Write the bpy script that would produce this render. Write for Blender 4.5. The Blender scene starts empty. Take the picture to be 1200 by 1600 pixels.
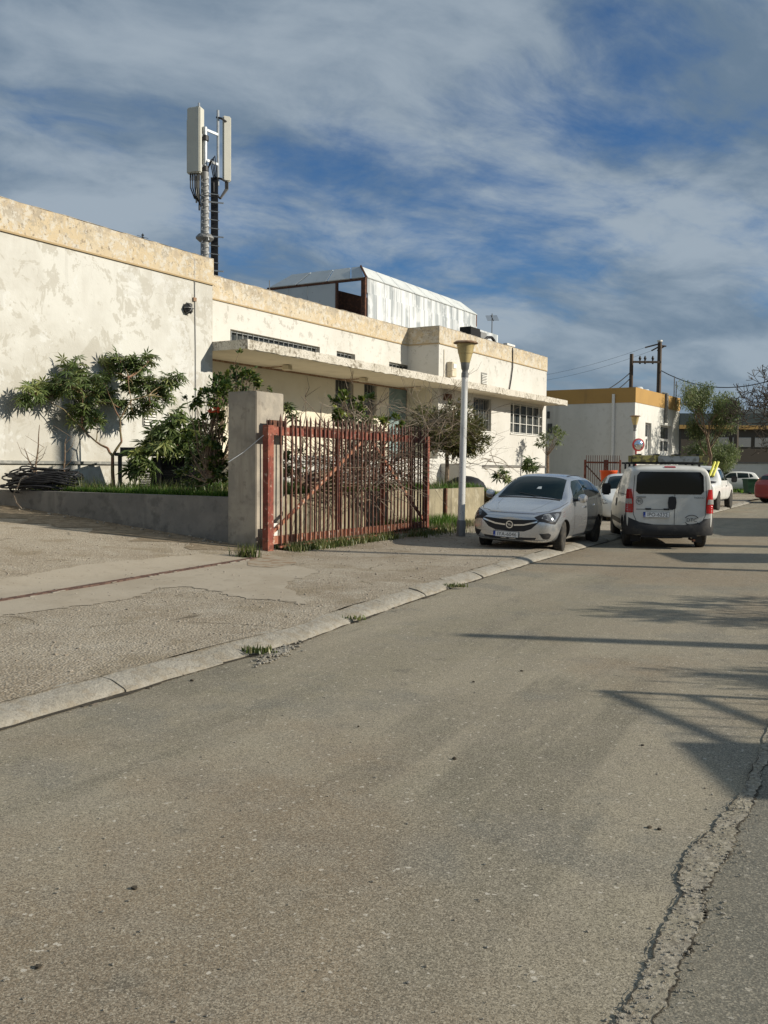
import bpy, bmesh, math, random
from mathutils import Vector, Matrix
from mathutils.bvhtree import BVHTree
from mathutils.geometry import delaunay_2d_cdt
R = math.radians
scene = bpy.context.scene
C = scene.collection

# ------------------------------------------------------------------ camera
F = 1450.0                       # focal length in pixels of the 1200x1600 photograph
EYE = 1.65
PITCH = math.atan(72.5 / F); ROLL = 0.009
fw = Vector((0, math.cos(PITCH), -math.sin(PITCH)))
u0 = Vector((0, math.sin(PITCH), math.cos(PITCH))); r0 = Vector((1, 0, 0))
cr = r0 * math.cos(ROLL) + u0 * math.sin(ROLL); cu = u0 * math.cos(ROLL) - r0 * math.sin(ROLL)
cam_d = bpy.data.cameras.new('camera'); cam = bpy.data.objects.new('camera', cam_d); C.objects.link(cam)
cam.matrix_world = Matrix(((cr.x, cu.x, -fw.x, 0), (cr.y, cu.y, -fw.y, 0), (cr.z, cu.z, -fw.z, EYE), (0, 0, 0, 1)))
cam_d.sensor_fit = 'VERTICAL'; cam_d.sensor_height = 32; cam_d.lens = F / 1600 * 32
cam_d.clip_start = 0.1; cam_d.clip_end = 9000
scene.camera = cam

# ------------------------------------------------------------------ light
SUN_EL = R(24); SUN_DIR = Vector((0.985, -0.17, 0)).normalized() * math.cos(SUN_EL) + Vector((0, 0, math.sin(SUN_EL)))
sd = bpy.data.lights.new('sun', 'SUN'); sd.energy = 5.0; sd.angle = R(0.5); sd.color = (1.0, 0.925, 0.795)
sun = bpy.data.objects.new('sun', sd); C.objects.link(sun); sun.location = (40, -10, 40)
sun.rotation_euler = SUN_DIR.to_track_quat('Z', 'Y').to_euler()
scene.view_settings.view_transform = 'Standard'; scene.view_settings.look = 'None'
scene.view_settings.exposure = 0.08; scene.view_settings.gamma = 1.0; scene.view_settings.use_curve_mapping = False
world = bpy.data.worlds.new('World'); scene.world = world; world.use_nodes = True

class NT:
    """small wrapper for node trees"""
    def __init__(s, tree): s.t = tree; s.n = tree.nodes; s.l = tree.links
    def new(s, kind, **kw):
        n = s.n.new(kind)
        for k, v in kw.items(): setattr(n, k, v)
        return n
    def set(s, sock, v):
        if hasattr(v, 'is_output') or isinstance(v, bpy.types.NodeSocket): s.l.new(v, sock)
        else: sock.default_value = v
    def math(s, op, a, b=0.0, clamp=False):
        n = s.new('ShaderNodeMath', operation=op, use_clamp=clamp); s.set(n.inputs[0], a); s.set(n.inputs[1], b); return n.outputs[0]
    def mul(s, vec, sc):
        n = s.new('ShaderNodeVectorMath', operation='MULTIPLY'); s.set(n.inputs[0], vec); n.inputs[1].default_value = sc; return n.outputs[0]
    def add(s, vec, b):
        n = s.new('ShaderNodeVectorMath', operation='ADD'); s.set(n.inputs[0], vec); s.set(n.inputs[1], b); return n.outputs[0]
    def noise(s, vec, scale, detail=4, rough=0.55, dist=0.0):
        n = s.new('ShaderNodeTexNoise'); s.set(n.inputs['Vector'], vec); n.inputs['Scale'].default_value = scale
        n.inputs['Detail'].default_value = detail; n.inputs['Roughness'].default_value = rough; n.inputs['Distortion'].default_value = dist
        return n.outputs['Fac']
    def voro(s, vec, scale, feature='F1', out='Distance'):
        n = s.new('ShaderNodeTexVoronoi', feature=feature); s.set(n.inputs['Vector'], vec); n.inputs['Scale'].default_value = scale
        return n.outputs[out]
    def ramp(s, fac, lo, hi, a=0.0, b=1.0):
        n = s.new('ShaderNodeMapRange', interpolation_type='SMOOTHSTEP'); s.set(n.inputs[0], fac)
        n.inputs[1].default_value = lo; n.inputs[2].default_value = hi; n.inputs[3].default_value = a; n.inputs[4].default_value = b
        return n.outputs[0]
    def mix(s, fac, a, b):
        n = s.new('ShaderNodeMix', data_type='RGBA'); s.set(n.inputs[0], fac); s.set(n.inputs[6], a); s.set(n.inputs[7], b); return n.outputs[2]

w = NT(world.node_tree); bg = w.n['Background']
sky = w.new('ShaderNodeTexSky', sky_type='NISHITA'); sky.sun_disc = False; sky.sun_elevation = SUN_EL
sky.sun_rotation = math.atan2(SUN_DIR.x, SUN_DIR.y); sky.air_density = 1.0; sky.dust_density = 0.3; sky.ozone_density = 2.5; sky.altitude = 50
tc = w.new('ShaderNodeTexCoord').outputs['Generated']
sep = w.new('ShaderNodeSeparateXYZ'); w.l.new(tc, sep.inputs[0])
zz = w.math('ADD', w.math('MAXIMUM', sep.outputs[2], 0.0), 0.30)
cmb = w.new('ShaderNodeCombineXYZ'); w.set(cmb.inputs[0], w.math('DIVIDE', sep.outputs[0], zz)); w.set(cmb.inputs[1], w.math('DIVIDE', sep.outputs[1], zz))
rot = w.new('ShaderNodeVectorRotate', rotation_type='Z_AXIS'); w.l.new(cmb.outputs[0], rot.inputs[0]); rot.inputs['Angle'].default_value = R(-22)
p = rot.outputs[0]
warp = w.new('ShaderNodeTexNoise'); w.l.new(p, warp.inputs['Vector']); warp.inputs['Scale'].default_value = 1.3; warp.inputs['Detail'].default_value = 3
wv = w.new('ShaderNodeVectorMath', operation='MULTIPLY_ADD'); w.l.new(warp.outputs['Color'], wv.inputs[0]); wv.inputs[1].default_value = (0.5, 0.35, 0); w.l.new(p, wv.inputs[2])
pw = wv.outputs[0]
big = w.noise(w.add(w.mul(pw, (0.75, 1.0, 1)), (3.1, 1.7, 0)), 1.1, 3, 0.5)
mid = w.noise(w.mul(pw, (1.25, 1.45, 1)), 2.0, 10, 0.60)
fine = w.noise(w.mul(pw, (2.0, 4.0, 1)), 2.4, 10, 0.66)
dens = w.math('ADD', w.math('ADD', w.math('MULTIPLY', big, 0.44), w.math('MULTIPLY', mid, 0.38)), w.math('MULTIPLY', fine, 0.18))
# more veil high up and close to the skyline, clearer in a belt between
high = w.ramp(sep.outputs[2], 0.20, 0.42, 0.0, 0.085)
low = w.ramp(sep.outputs[2], 0.02, 0.26, 0.12, 0.0)
dens = w.math('ADD', dens, w.math('ADD', high, low))
cf = w.ramp(dens, 0.43, 0.575, 0.08, 0.90)
shade = w.noise(w.mul(pw, (1.2, 1.8, 1)), 1.6, 7, 0.55)
ccol = w.mix(w.ramp(w.math('ADD', w.math('MULTIPLY', shade, 0.6), w.math('MULTIPLY', mid, 0.4)), 0.40, 0.60), (1.75, 2.5, 3.35, 1), (4.2, 4.95, 5.6, 1))
skyc = w.new('ShaderNodeMix', data_type='RGBA', blend_type='MULTIPLY'); skyc.inputs[0].default_value = 1.0
w.l.new(sky.outputs[0], skyc.inputs[6]); skyc.inputs[7].default_value = (0.36, 0.68, 1.0, 1)
final = w.mix(cf, skyc.outputs[2], ccol)
final = w.mix(w.ramp(sep.outputs[2], -0.02, 0.20, 0.62, 0.0), final, (3.2, 3.85, 4.55, 1))
w.l.new(final, bg.inputs['Color']); bg.inputs['Strength'].default_value = 0.083
SKY = (sky, skyc)

scene.render.engine = 'CYCLES'
scene.cycles.max_bounces = 5; scene.cycles.diffuse_bounces = 3; scene.cycles.glossy_bounces = 3
scene.cycles.transmission_bounces = 3; scene.cycles.transparent_max_bounces = 6; scene.cycles.caustics_reflective = False

# ------------------------------------------------------------------ geometry helpers
A = R(30.53)
U = Vector((math.sin(A), math.cos(A), 0)); V = Vector((-math.cos(A), math.sin(A), 0)); Z = Vector((0, 0, 1))
def W(s, t, z=0.0): return U * s + V * t + Z * z
def ray(x, y): return fw + cr * ((x - 600) / F) + cu * ((800 - y) / F)
def on_t(x, y, t):
    d = ray(x, y); k = t / d.dot(V); return Vector((0, 0, EYE)) + d * k
def on_z(x, y, z=0.0):
    d = ray(x, y); k = (z - EYE) / d.z; return Vector((0, 0, EYE)) + d * k
def on_d(x, y, D):
    d = ray(x, y); return Vector((0, 0, EYE)) + d * (D / d.y)
def s_at(x, t, y=700): return on_t(x, y, t).dot(U)
def frame(o, fx, fy=None):
    """matrix with x axis along fx (horizontal) at o"""
    fx = fx.normalized(); fz = Vector((0, 0, 1)); fyy = fz.cross(fx)
    return Matrix(((fx.x, fyy.x, 0, o.x), (fx.y, fyy.y, 0, o.y), (0, 0, 1, o.z), (0, 0, 0, 1)))

def tag(o, label=None, cat=None, group=None, kind=None):
    if label: o['label'] = label
    if cat: o['category'] = cat
    if group: o['group'] = group
    if kind: o['kind'] = kind
    return o
def empty(name, loc, label=None, cat=None, group=None, rz=0.0):
    o = bpy.data.objects.new(name, None); C.objects.link(o); o.location = loc; o.rotation_euler = (0, 0, rz)
    o.empty_display_size = 0.2
    return tag(o, label, cat, group)
def origin_of(o):
    v = Vector((0, 0, 0))
    while o: v = v + o.location; o = o.parent
    return v

class MB:
    def __init__(s): s.v = []; s.f = []
    def add(s, vs, fs):
        n = len(s.v); s.v += [Vector(p) for p in vs]; s.f += [tuple(i + n for i in f) for f in fs]
    def box(s, o, ax, ay, az):
        """box from corner o with edge vectors"""
        p = [o, o + ax, o + ax + ay, o + ay]; q = [a + az for a in p]
        fs = [(3, 2, 1, 0), (4, 5, 6, 7), (0, 1, 5, 4), (1, 2, 6, 5), (2, 3, 7, 6), (3, 0, 4, 7)]
        if ax.cross(ay).dot(az) < 0: fs = [f[::-1] for f in fs]
        s.add(p + q, fs); return s
    def bst(s, s0, s1, t0, t1, z0, z1): return s.box(W(s0, t0, z0), U * (s1 - s0), V * (t1 - t0), Z * (z1 - z0))
    def bxyz(s, x0, x1, y0, y1, z0, z1): return s.box(Vector((x0, y0, z0)), Vector((x1 - x0, 0, 0)), Vector((0, y1 - y0, 0)), Vector((0, 0, z1 - z0)))
    def tube(s, pts, rad, n=6, cap=True):
        pts = [Vector(p) for p in pts]; m = len(pts)
        if not hasattr(rad, '__len__'): rad = [rad] * m
        base = len(s.v); prev = None
        for i, p in enumerate(pts):
            d = (pts[min(i + 1, m - 1)] - pts[max(i - 1, 0)])
            d = d.normalized() if d.length > 1e-9 else Vector((0, 0, 1))
            if prev is None:
                a = d.cross(Vector((0, 0, 1)) if abs(d.z) < 0.9 else Vector((1, 0, 0))).normalized()
            else:
                a = (prev - d * prev.dot(d)); a = a.normalized() if a.length > 1e-6 else d.orthogonal().normalized()
            prev = a; b = d.cross(a)
            for k in range(n):
                an = 2 * math.pi * k / n; s.v.append(p + (a * math.cos(an) + b * math.sin(an)) * rad[i])
        for i in range(m - 1):
            for k in range(n):
                k2 = (k + 1) % n
                s.f.append((base + i * n + k, base + i * n + k2, base + (i + 1) * n + k2, base + (i + 1) * n + k))
        if cap:
            s.f.append(tuple(base + k for k in range(n))[::-1]); s.f.append(tuple(base + (m - 1) * n + k for k in range(n)))
        return s
    def lathe(s, prof, o=Vector((0, 0, 0)), n=24, axis=Z, ref=None, caps=True):
        axis = axis.normalized(); a = (ref or axis.orthogonal()).normalized(); b = axis.cross(a); base = len(s.v)
        for r, h in prof:
            for k in range(n):
                an = 2 * math.pi * k / n; s.v.append(o + axis * h + (a * math.cos(an) + b * math.sin(an)) * r)
        for i in range(len(prof) - 1):
            for k in range(n):
                k2 = (k + 1) % n; s.f.append((base + i * n + k, base + i * n + k2, base + (i + 1) * n + k2, base + (i + 1) * n + k))
        if caps: s.f.append(tuple(base + k for k in range(n))[::-1]); s.f.append(tuple(base + (len(prof) - 1) * n + k for k in range(n)))
        return s
    def prism(s, poly, d):
        n = len(poly); s.add(list(poly) + [p + d for p in poly], [tuple(range(n))[::-1], tuple(range(n, 2 * n))] + [(i, (i + 1) % n, n + (i + 1) % n, n + i) for i in range(n)])
        return s
    def mesh(s, name, m, off=Vector((0, 0, 0)), smooth=False, bevel=0, angle=40):
        me = bpy.data.meshes.new(name); me.from_pydata([tuple(p - off) for p in s.v], [], s.f)
        if m: me.materials.append(m)
        if bevel:
            bm = bmesh.new(); bm.from_mesh(me); bmesh.ops.remove_doubles(bm, verts=bm.verts, dist=1e-5)
            es = [e for e in bm.edges if len(e.link_faces) == 2 and e.calc_face_angle(0) > 0.5]
            bmesh.ops.bevel(bm, geom=es, offset=bevel, segments=2, affect='EDGES', clamp_overlap=True); bm.to_mesh(me); bm.free()
        if smooth:
            me.polygons.foreach_set('use_smooth', [True] * len(me.polygons)); me.set_sharp_from_angle(angle=R(angle))
        me.validate(); me.update(); return me
    def build(s, name, m, parent=None, smooth=False, bevel=0, angle=40, local=False):
        off = Vector((0, 0, 0)) if (parent is None or local) else origin_of(parent)
        o = bpy.data.objects.new(name, s.mesh(name, m, off, smooth, bevel, angle)); C.objects.link(o); o.parent = parent; return o
def inst(name, me, parent, loc, rot=None, scale=None, matrix=None):
    """another object sharing a mesh; loc in the parent's space"""
    o = bpy.data.objects.new(name, me); C.objects.link(o); o.parent = parent
    if matrix is not None: o.matrix_local = matrix
    else:
        o.location = loc
        if rot is not None: o.rotation_euler = rot
        if scale is not None: o.scale = scale
    return o

# ------------------------------------------------------------------ materials
MATS = {}
def mat(name, base, layers=(), rough=0.85, metal=0.0, bump=(), coords='world', spec=0.35, coat=0.0, rmod=None, trans=0.0, emit=None, alpha=1.0):
    m = bpy.data.materials.new(name); m.use_nodes = True; t = NT(m.node_tree); b = t.n['Principled BSDF']
    if coords == 'world': pos = t.new('ShaderNodeNewGeometry').outputs['Position']
    else: pos = t.new('ShaderNodeTexCoord').outputs['Object']
    c4 = lambda c: (c[0], c[1], c[2], 1)
    col = c4(base); sepz = None
    for L in layers:
        sc = L.get('scale', 1.0)
        vec = pos
        if 'stretch' in L: vec = t.mul(pos, L['stretch'])
        if 'rotz' in L:
            rn = t.new('ShaderNodeVectorRotate', rotation_type='Z_AXIS'); t.set(rn.inputs[0], pos); rn.inputs['Angle'].default_value = L['rotz']; vec = t.mul(rn.outputs[0], L.get('stretch', (1, 1, 1)))
        if L.get('off'): vec = t.add(vec, L['off'])
        k = L.get('kind', 'noise')
        if k == 'noise': f = t.noise(vec, sc, L.get('detail', 5), L.get('r', 0.6), L.get('dist', 0.0))
        elif k == 'voro': f = t.voro(vec, sc)
        elif k == 'cell':
            n = t.new('ShaderNodeTexVoronoi'); t.set(n.inputs['Vector'], vec); n.inputs['Scale'].default_value = sc
            sp = t.new('ShaderNodeSeparateColor'); t.l.new(n.outputs['Color'], sp.inputs[0]); f = sp.outputs[0]
        elif k == 'edge':
            dd = t.new('ShaderNodeTexNoise'); t.set(dd.inputs['Vector'], vec); dd.inputs['Scale'].default_value = sc * 2.5; dd.inputs['Detail'].default_value = 4
            ma = t.new('ShaderNodeVectorMath', operation='MULTIPLY_ADD'); t.l.new(dd.outputs['Color'], ma.inputs[0]); ma.inputs[1].default_value = (0.5 / sc,) * 3; t.set(ma.inputs[2], vec)
            f = t.voro(ma.outputs[0], sc, 'DISTANCE_TO_EDGE')
        elif k == 'flat': f = None
        fac = 1.0 if f is None else t.ramp(f, L['lo'], L['hi'])
        if 'mask' in L:
            ms, mlo, mhi = L['mask']; fac = t.math('MULTIPLY', fac, t.ramp(t.noise(t.add(pos, (7.3, 2.1, 5.5)), ms, 4, 0.6), mlo, mhi))
        if 'z' in L:
            if sepz is None:
                sz = t.new('ShaderNodeSeparateXYZ'); t.set(sz.inputs[0], pos); sepz = sz.outputs[2]
            wz = t.math('ADD', sepz, t.math('MULTIPLY', t.math('SUBTRACT', t.noise(pos, 2.5, 4), 0.5), L.get('zw', 0.3)))
            fac = t.math('MULTIPLY', fac, t.ramp(wz, *L['z']))
        fac = t.math('MULTIPLY', fac, L.get('fac', 1.0))
        col = t.mix(fac, col, c4(L['col']))
    t.set(b.inputs['Base Color'], col)
    b.inputs['Metallic'].default_value = metal; b.inputs['Specular IOR Level'].default_value = spec
    if rmod: t.set(b.inputs['Roughness'], t.ramp(t.noise(pos, rmod[0], 5), 0.3, 0.7, rmod[1], rmod[2]))
    else: b.inputs['Roughness'].default_value = rough
    b.inputs['Coat Weight'].default_value = coat; b.inputs['Coat Roughness'].default_value = 0.05
    b.inputs['Transmission Weight'].default_value = trans
    if emit: b.inputs['Emission Color'].default_value = c4(emit[0]); b.inputs['Emission Strength'].default_value = emit[1]
    h = None
    for bp in bump:
        kind, sc, st = bp[:3]; vec = t.mul(pos, bp[3]) if len(bp) > 3 else pos
        f = t.noise(vec, sc, 6, 0.65) if kind == 'noise' else t.voro(vec, sc)
        f = t.math('MULTIPLY', f, st); h = f if h is None else t.math('ADD', h, f)
    if h is not None:
        bn = t.new('ShaderNodeBump'); bn.inputs['Strength'].default_value = 1.0; bn.inputs['Distance'].default_value = 1.0
        t.set(bn.inputs['Height'], h); t.l.new(bn.outputs[0], b.inputs['Normal'])
    MATS[name] = m; return m

M = {}
WB = (0.60, 0.59, 0.54)
M['wall_old'] = mat('old_render', WB, [
    dict(scale=0.35, lo=0.42, hi=0.6, col=(0.47, 0.45, 0.395), fac=0.8),
    dict(scale=1.3, lo=0.52, hi=0.56, col=(0.40, 0.375, 0.315), fac=0.6, r=0.7, dist=0.6),
    dict(scale=0.9, lo=0.56, hi=0.585, col=(0.64, 0.64, 0.61), fac=0.5, r=0.72, off=(4, 9, 2)),
    dict(scale=2.2, stretch=(1, 1, 0.25), lo=0.52, hi=0.72, col=(0.50, 0.48, 0.43), fac=0.55),
    dict(scale=3.0, stretch=(1, 1, 0.06), lo=0.56, hi=0.75, col=(0.36, 0.34, 0.30), fac=0.45, z=(5.2, 6.7)),
    dict(kind='edge', scale=1.7, lo=0.010, hi=0.002, col=(0.33, 0.30, 0.25), fac=0.55, mask=(0.9, 0.53, 0.60)),
    dict(scale=7, lo=0.66, hi=0.72, col=(0.40, 0.37, 0.31), fac=0.5),
    dict(scale=2.5, lo=0.35, hi=0.6, col=(0.42, 0.39, 0.32), fac=0.6, z=(2.3, 1.5)),
], rough=0.95, bump=[('noise', 1.6, 0.02), ('noise', 25, 0.004)])
M['wall_white'] = mat('white_render', (0.60, 0.585, 0.54), [
    dict(scale=0.5, lo=0.42, hi=0.65, col=(0.54, 0.52, 0.47), fac=0.7),
    dict(scale=2.6, lo=0.57, hi=0.60, col=(0.42, 0.405, 0.36), fac=0.85, r=0.75, z=(5.7, 6.4), zw=0.9),
    dict(scale=5.5, lo=0.57, hi=0.585, col=(0.50, 0.48, 0.42), fac=0.8, r=0.75, mask=(.6, .48, .55)),
    dict(scale=3.0, stretch=(1, 1, 0.06), lo=0.60, hi=0.78, col=(0.42, 0.39, 0.33), fac=0.4),
    dict(scale=3, lo=0.5, hi=0.75, col=(0.5, 0.47, 0.40), fac=0.5, z=(2.2, 1.2)),
], rough=0.93, bump=[('noise', 2.0, 0.010), ('noise', 30, 0.003)])
def band_mat(name, zb, zt):
    return mat(name, (0.54, 0.44, 0.29), [
        dict(scale=0.8, lo=0.45, hi=0.62, col=(0.55, 0.47, 0.34), fac=0.9),
        dict(scale=2.2, lo=0.535, hi=0.56, col=(0.56, 0.52, 0.44), fac=0.8, r=0.7),
        dict(scale=1.7, lo=0.525, hi=0.545, col=(0.34, 0.30, 0.235), fac=0.8, r=0.75, off=(3, 1, 8), z=(zb, zt - .1), zw=0.9),
        dict(scale=4, lo=0.42, hi=0.62, col=(0.38, 0.32, 0.24), fac=0.85, z=(zt - 0.42, zt - .05), zw=0.35),
        dict(scale=9, lo=0.60, hi=0.63, col=(0.24, 0.20, 0.15), fac=0.8),
        dict(scale=14, lo=0.56, hi=0.60, col=(0.44, 0.38, 0.29), fac=0.7, r=.75),
        dict(scale=4.5, lo=0.55, hi=0.565, col=(0.58, 0.55, 0.48), fac=0.7, r=.75, off=(8,8,1)),
        dict(scale=2.4, stretch=(1, 1, 0.08), lo=0.58, hi=0.75, col=(0.36, 0.30, 0.22), fac=0.5),
    ], rough=0.95, bump=[('noise', 3, 0.02), ('noise', 30, 0.006)])
M['band'] = band_mat('peeling_yellow_band', 6.75, 7.5)
M['coping'] = mat('mortar_coping', (0.40, 0.35, 0.28), [
    dict(scale=5, lo=0.45, hi=0.6, col=(0.24, 0.21, 0.17)), dict(scale=14, lo=0.58, hi=0.64, col=(0.55, 0.50, 0.42), fac=0.8)], rough=1, bump=[('noise', 12, 0.03)])
M['canopy_lip'] = mat('lichen_canopy_edge', (0.62, 0.58, 0.50), [
    dict(scale=2.0, lo=0.45, hi=0.6, col=(0.50, 0.46, 0.38), fac=0.7),
    dict(scale=9, lo=0.50, hi=0.57, col=(0.22, 0.19, 0.14), fac=0.85, mask=(1.2, 0.40, 0.56)),
    dict(scale=28, lo=0.56, hi=0.62, col=(0.16, 0.14, 0.11), fac=0.7)], rough=1, bump=[('noise', 14, 0.02)])
M['soffit'] = mat('cream_soffit', (0.64, 0.57, 0.44), [dict(scale=1.2, lo=0.45, hi=0.7, col=(0.50, 0.43, 0.31), fac=0.5)], rough=0.95, bump=[('noise', 8, 0.004)])
M['porch_wall'] = mat('cream_porch_render', (0.70, 0.64, 0.51), [dict(scale=0.8, lo=0.45, hi=0.7, col=(0.60, 0.54, 0.42), fac=0.6)], rough=0.95, bump=[('noise', 8, 0.004)])
M['grey_conc'] = mat('weathered_grey_concrete', (0.19, 0.18, 0.165), [
    dict(scale=1.6, lo=0.42, hi=0.62, col=(0.25, 0.235, 0.21), fac=0.8),
    dict(scale=3.5, lo=0.5, hi=0.66, col=(0.12, 0.115, 0.105), fac=0.7),
    dict(scale=3, stretch=(1, 1, 0.12), lo=0.55, hi=0.75, col=(0.10, 0.095, 0.085), fac=0.6),
    dict(scale=60, lo=0.62, hi=0.7, col=(0.15, 0.14, 0.12), fac=0.5),
    dict(scale=4, lo=0.4, hi=0.6, col=(0.10, 0.10, 0.07), fac=0.7, z=(0.45, 0.05))], rough=0.95, bump=[('noise', 6, 0.012), ('noise', 60, 0.003)])
M['pillar'] = mat('pale_pillar_render', (0.40, 0.355, 0.285), [
    dict(scale=1.5, lo=0.42, hi=0.62, col=(0.27, 0.245, 0.205), fac=0.8),
    dict(scale=5, lo=0.55, hi=0.66, col=(0.20, 0.175, 0.145), fac=0.6),
    dict(scale=3, stretch=(1, 1, 0.12), lo=0.55, hi=0.72, col=(0.24, 0.21, 0.17), fac=0.6),
    dict(scale=4, lo=0.4, hi=0.6, col=(0.13, 0.12, 0.08), fac=0.7, z=(0.5, 0.05))], rough=0.95, bump=[('noise', 5, 0.012), ('noise', 50, 0.003)])
M['low_wall'] = mat('yellowed_low_wall', (0.33, 0.285, 0.19), [
    dict(scale=1.8, lo=0.42, hi=0.62, col=(0.24, 0.21, 0.14), fac=0.8),
    dict(scale=4, lo=0.54, hi=0.62, col=(0.42, 0.38, 0.28), fac=0.6),
    dict(scale=3, stretch=(1, 1, 0.15), lo=0.52, hi=0.7, col=(0.14, 0.12, 0.08), fac=0.8)], rough=0.95, bump=[('noise', 7, 0.015), ('noise', 60, 0.003)])
M['red_iron'] = mat('rusty_red_iron', (0.20, 0.050, 0.034), [
    dict(scale=3, lo=0.45, hi=0.6, col=(0.30, 0.10, 0.06), fac=0.8), dict(scale=9, lo=0.52, hi=0.6, col=(0.11, 0.04, 0.025), fac=0.8),
    dict(scale=16, lo=0.6, hi=0.66, col=(0.45, 0.33, 0.26), fac=0.7)], rough=0.8, bump=[('noise', 60, 0.002)])
M['picket'] = mat('rusty_brown_bar', (0.085, 0.040, 0.030), [
    dict(scale=6, lo=0.45, hi=0.6, col=(0.15, 0.065, 0.04), fac=0.8), dict(scale=20, lo=0.58, hi=0.66, col=(0.24, 0.17, 0.13), fac=0.6)], rough=0.75)
M['faded_iron'] = mat('faded_orange_iron', (0.34, 0.155, 0.09), [
    dict(scale=5, lo=0.45, hi=0.6, col=(0.30, 0.10, 0.06), fac=0.8), dict(scale=14, lo=0.56, hi=0.62, col=(0.55, 0.45, 0.36), fac=0.8)], rough=0.85)
M['rust_dark'] = mat('dark_rust', (0.09, 0.045, 0.03), [dict(scale=8, lo=0.5, hi=0.6, col=(0.16, 0.07, 0.04))], rough=0.9)
M['galv'] = mat('galvanised_steel', (0.42, 0.44, 0.45), [dict(scale=6, lo=0.45, hi=0.6, col=(0.33, 0.35, 0.37), fac=0.7)], rough=0.5, metal=0.6)
M['grey_metal'] = mat('dull_grey_metal', (0.24, 0.24, 0.235), [dict(scale=10, lo=0.45, hi=0.6, col=(0.22, 0.22, 0.21))], rough=0.6, metal=0.4)
M['antenna'] = mat('antenna_plastic', (0.56, 0.55, 0.48), [dict(scale=2, lo=0.4, hi=0.7, col=(0.50, 0.49, 0.43), fac=0.6)], rough=0.55)
M['black'] = mat('black_rubber', (0.018, 0.018, 0.02), [dict(scale=8, lo=0.5, hi=0.7, col=(0.035, 0.034, 0.032))], rough=0.55)
M['black_gloss'] = mat('black_plastic', (0.02, 0.02, 0.022), rough=0.35)
M['dark_glass'] = mat('window_glass', (0.035, 0.042, 0.045), [dict(scale=1.1, lo=0.4, hi=0.65, col=(0.08, 0.085, 0.08))], rough=0.15, spec=0.22)
M['white_bar'] = mat('white_painted_iron', (0.74, 0.73, 0.68), [dict(scale=14, lo=0.55, hi=0.66, col=(0.48, 0.40, 0.32), fac=0.7)], rough=0.6)
M['grey_frame'] = mat('grey_window_frame', (0.22, 0.22, 0.20), [dict(scale=10, lo=0.5, hi=0.6, col=(0.32, 0.31, 0.28))], rough=0.7)
M['teal_door'] = mat('teal_door_paint', (0.22, 0.30, 0.295), [dict(scale=2, lo=0.45, hi=0.65, col=(0.18, 0.24, 0.235), fac=0.8), dict(scale=12, lo=0.64, hi=0.68, col=(0.4, 0.42, 0.4), fac=0.5)], rough=0.6)
M['lamp_cone'] = mat('yellowed_lamp_plastic', (0.52, 0.41, 0.19), [dict(scale=6, lo=0.45, hi=0.65, col=(0.42, 0.32, 0.15), fac=0.8)], rough=0.45)
M['lamp_cap'] = mat('brown_lamp_cap', (0.25, 0.15, 0.09), [dict(scale=9, lo=0.45, hi=0.6, col=(0.38, 0.26, 0.17))], rough=0.7)
M['lamp_post'] = mat('white_post_paint', (0.80, 0.79, 0.75), [dict(scale=5, stretch=(1, 1, 0.3), lo=0.5, hi=0.62, col=(0.52, 0.50, 0.46), fac=0.8), dict(scale=22, lo=0.62, hi=0.68, col=(0.28, 0.22, 0.17), fac=0.8)], rough=0.6)
M['panel_white'] = mat('streaked_white_panel', (0.66, 0.68, 0.68), [
    dict(scale=2.2, stretch=(1, 1, 0.10), lo=0.42, hi=0.60, col=(0.30, 0.33, 0.34), fac=0.85, r=0.5),
    dict(scale=7, stretch=(1, 1, 0.05), lo=0.52, hi=0.7, col=(0.27, 0.28, 0.28), fac=0.6),
    dict(scale=1.2, lo=0.5, hi=0.62, col=(0.72, 0.73, 0.72), fac=0.6)], rough=0.7)
M['panel_grey'] = mat('pale_grey_panel', (0.50, 0.54, 0.55), [dict(scale=0.9, lo=0.45, hi=0.65, col=(0.44, 0.48, 0.49), fac=0.8), dict(scale=9, lo=0.66, hi=0.70, col=(0.2, 0.19, 0.18), fac=0.6)], rough=0.65)
M['roof_panel'] = mat('pale_roof_panel', (0.60, 0.62, 0.60), [dict(scale=1.5, lo=0.45, hi=0.65, col=(0.50, 0.52, 0.51), fac=0.8), dict(scale=5, lo=0.62, hi=0.68, col=(0.40, 0.40, 0.38), fac=0.5)], rough=0.7)
M['ochre'] = mat('ochre_band_paint', (0.43, 0.26, 0.085), [dict(scale=0.7, lo=0.4, hi=0.65, col=(0.39, 0.235, 0.08), fac=0.8), dict(scale=3, stretch=(1, 1, 0.1), lo=0.6, hi=0.75, col=(0.25, 0.16, 0.07), fac=0.5)], rough=0.9)
M['drip'] = mat('tan_drip_line', (0.40, 0.30, 0.17), rough=0.95)
M['white2'] = mat('grey_streaked_render', (0.66, 0.65, 0.60), [
    dict(scale=0.25, stretch=(1, 1, 0.4), lo=0.45, hi=0.65, col=(0.54, 0.53, 0.48), fac=0.8),
    dict(scale=0.5, stretch=(1, 1, 0.08), lo=0.56, hi=0.68, col=(0.34, 0.32, 0.28), fac=0.6),
    dict(scale=4, lo=0.5, hi=0.75, col=(0.42, 0.40, 0.35), fac=0.35)], rough=0.95)
M['yellow'] = mat('yellow_paint', (0.65, 0.62, 0.08), rough=0.5)
M['old_yellow'] = mat('worn_yellow_steel', (0.42, 0.36, 0.12), [dict(scale=9, lo=0.48, hi=0.56, col=(0.10, 0.085, 0.055), fac=0.85)], rough=0.7, coords='object')
M['alu'] = mat('dull_aluminium', (0.36, 0.37, 0.36), [dict(scale=8, lo=0.5, hi=0.6, col=(0.22, 0.22, 0.20))], rough=0.4, metal=0.7)
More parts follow.
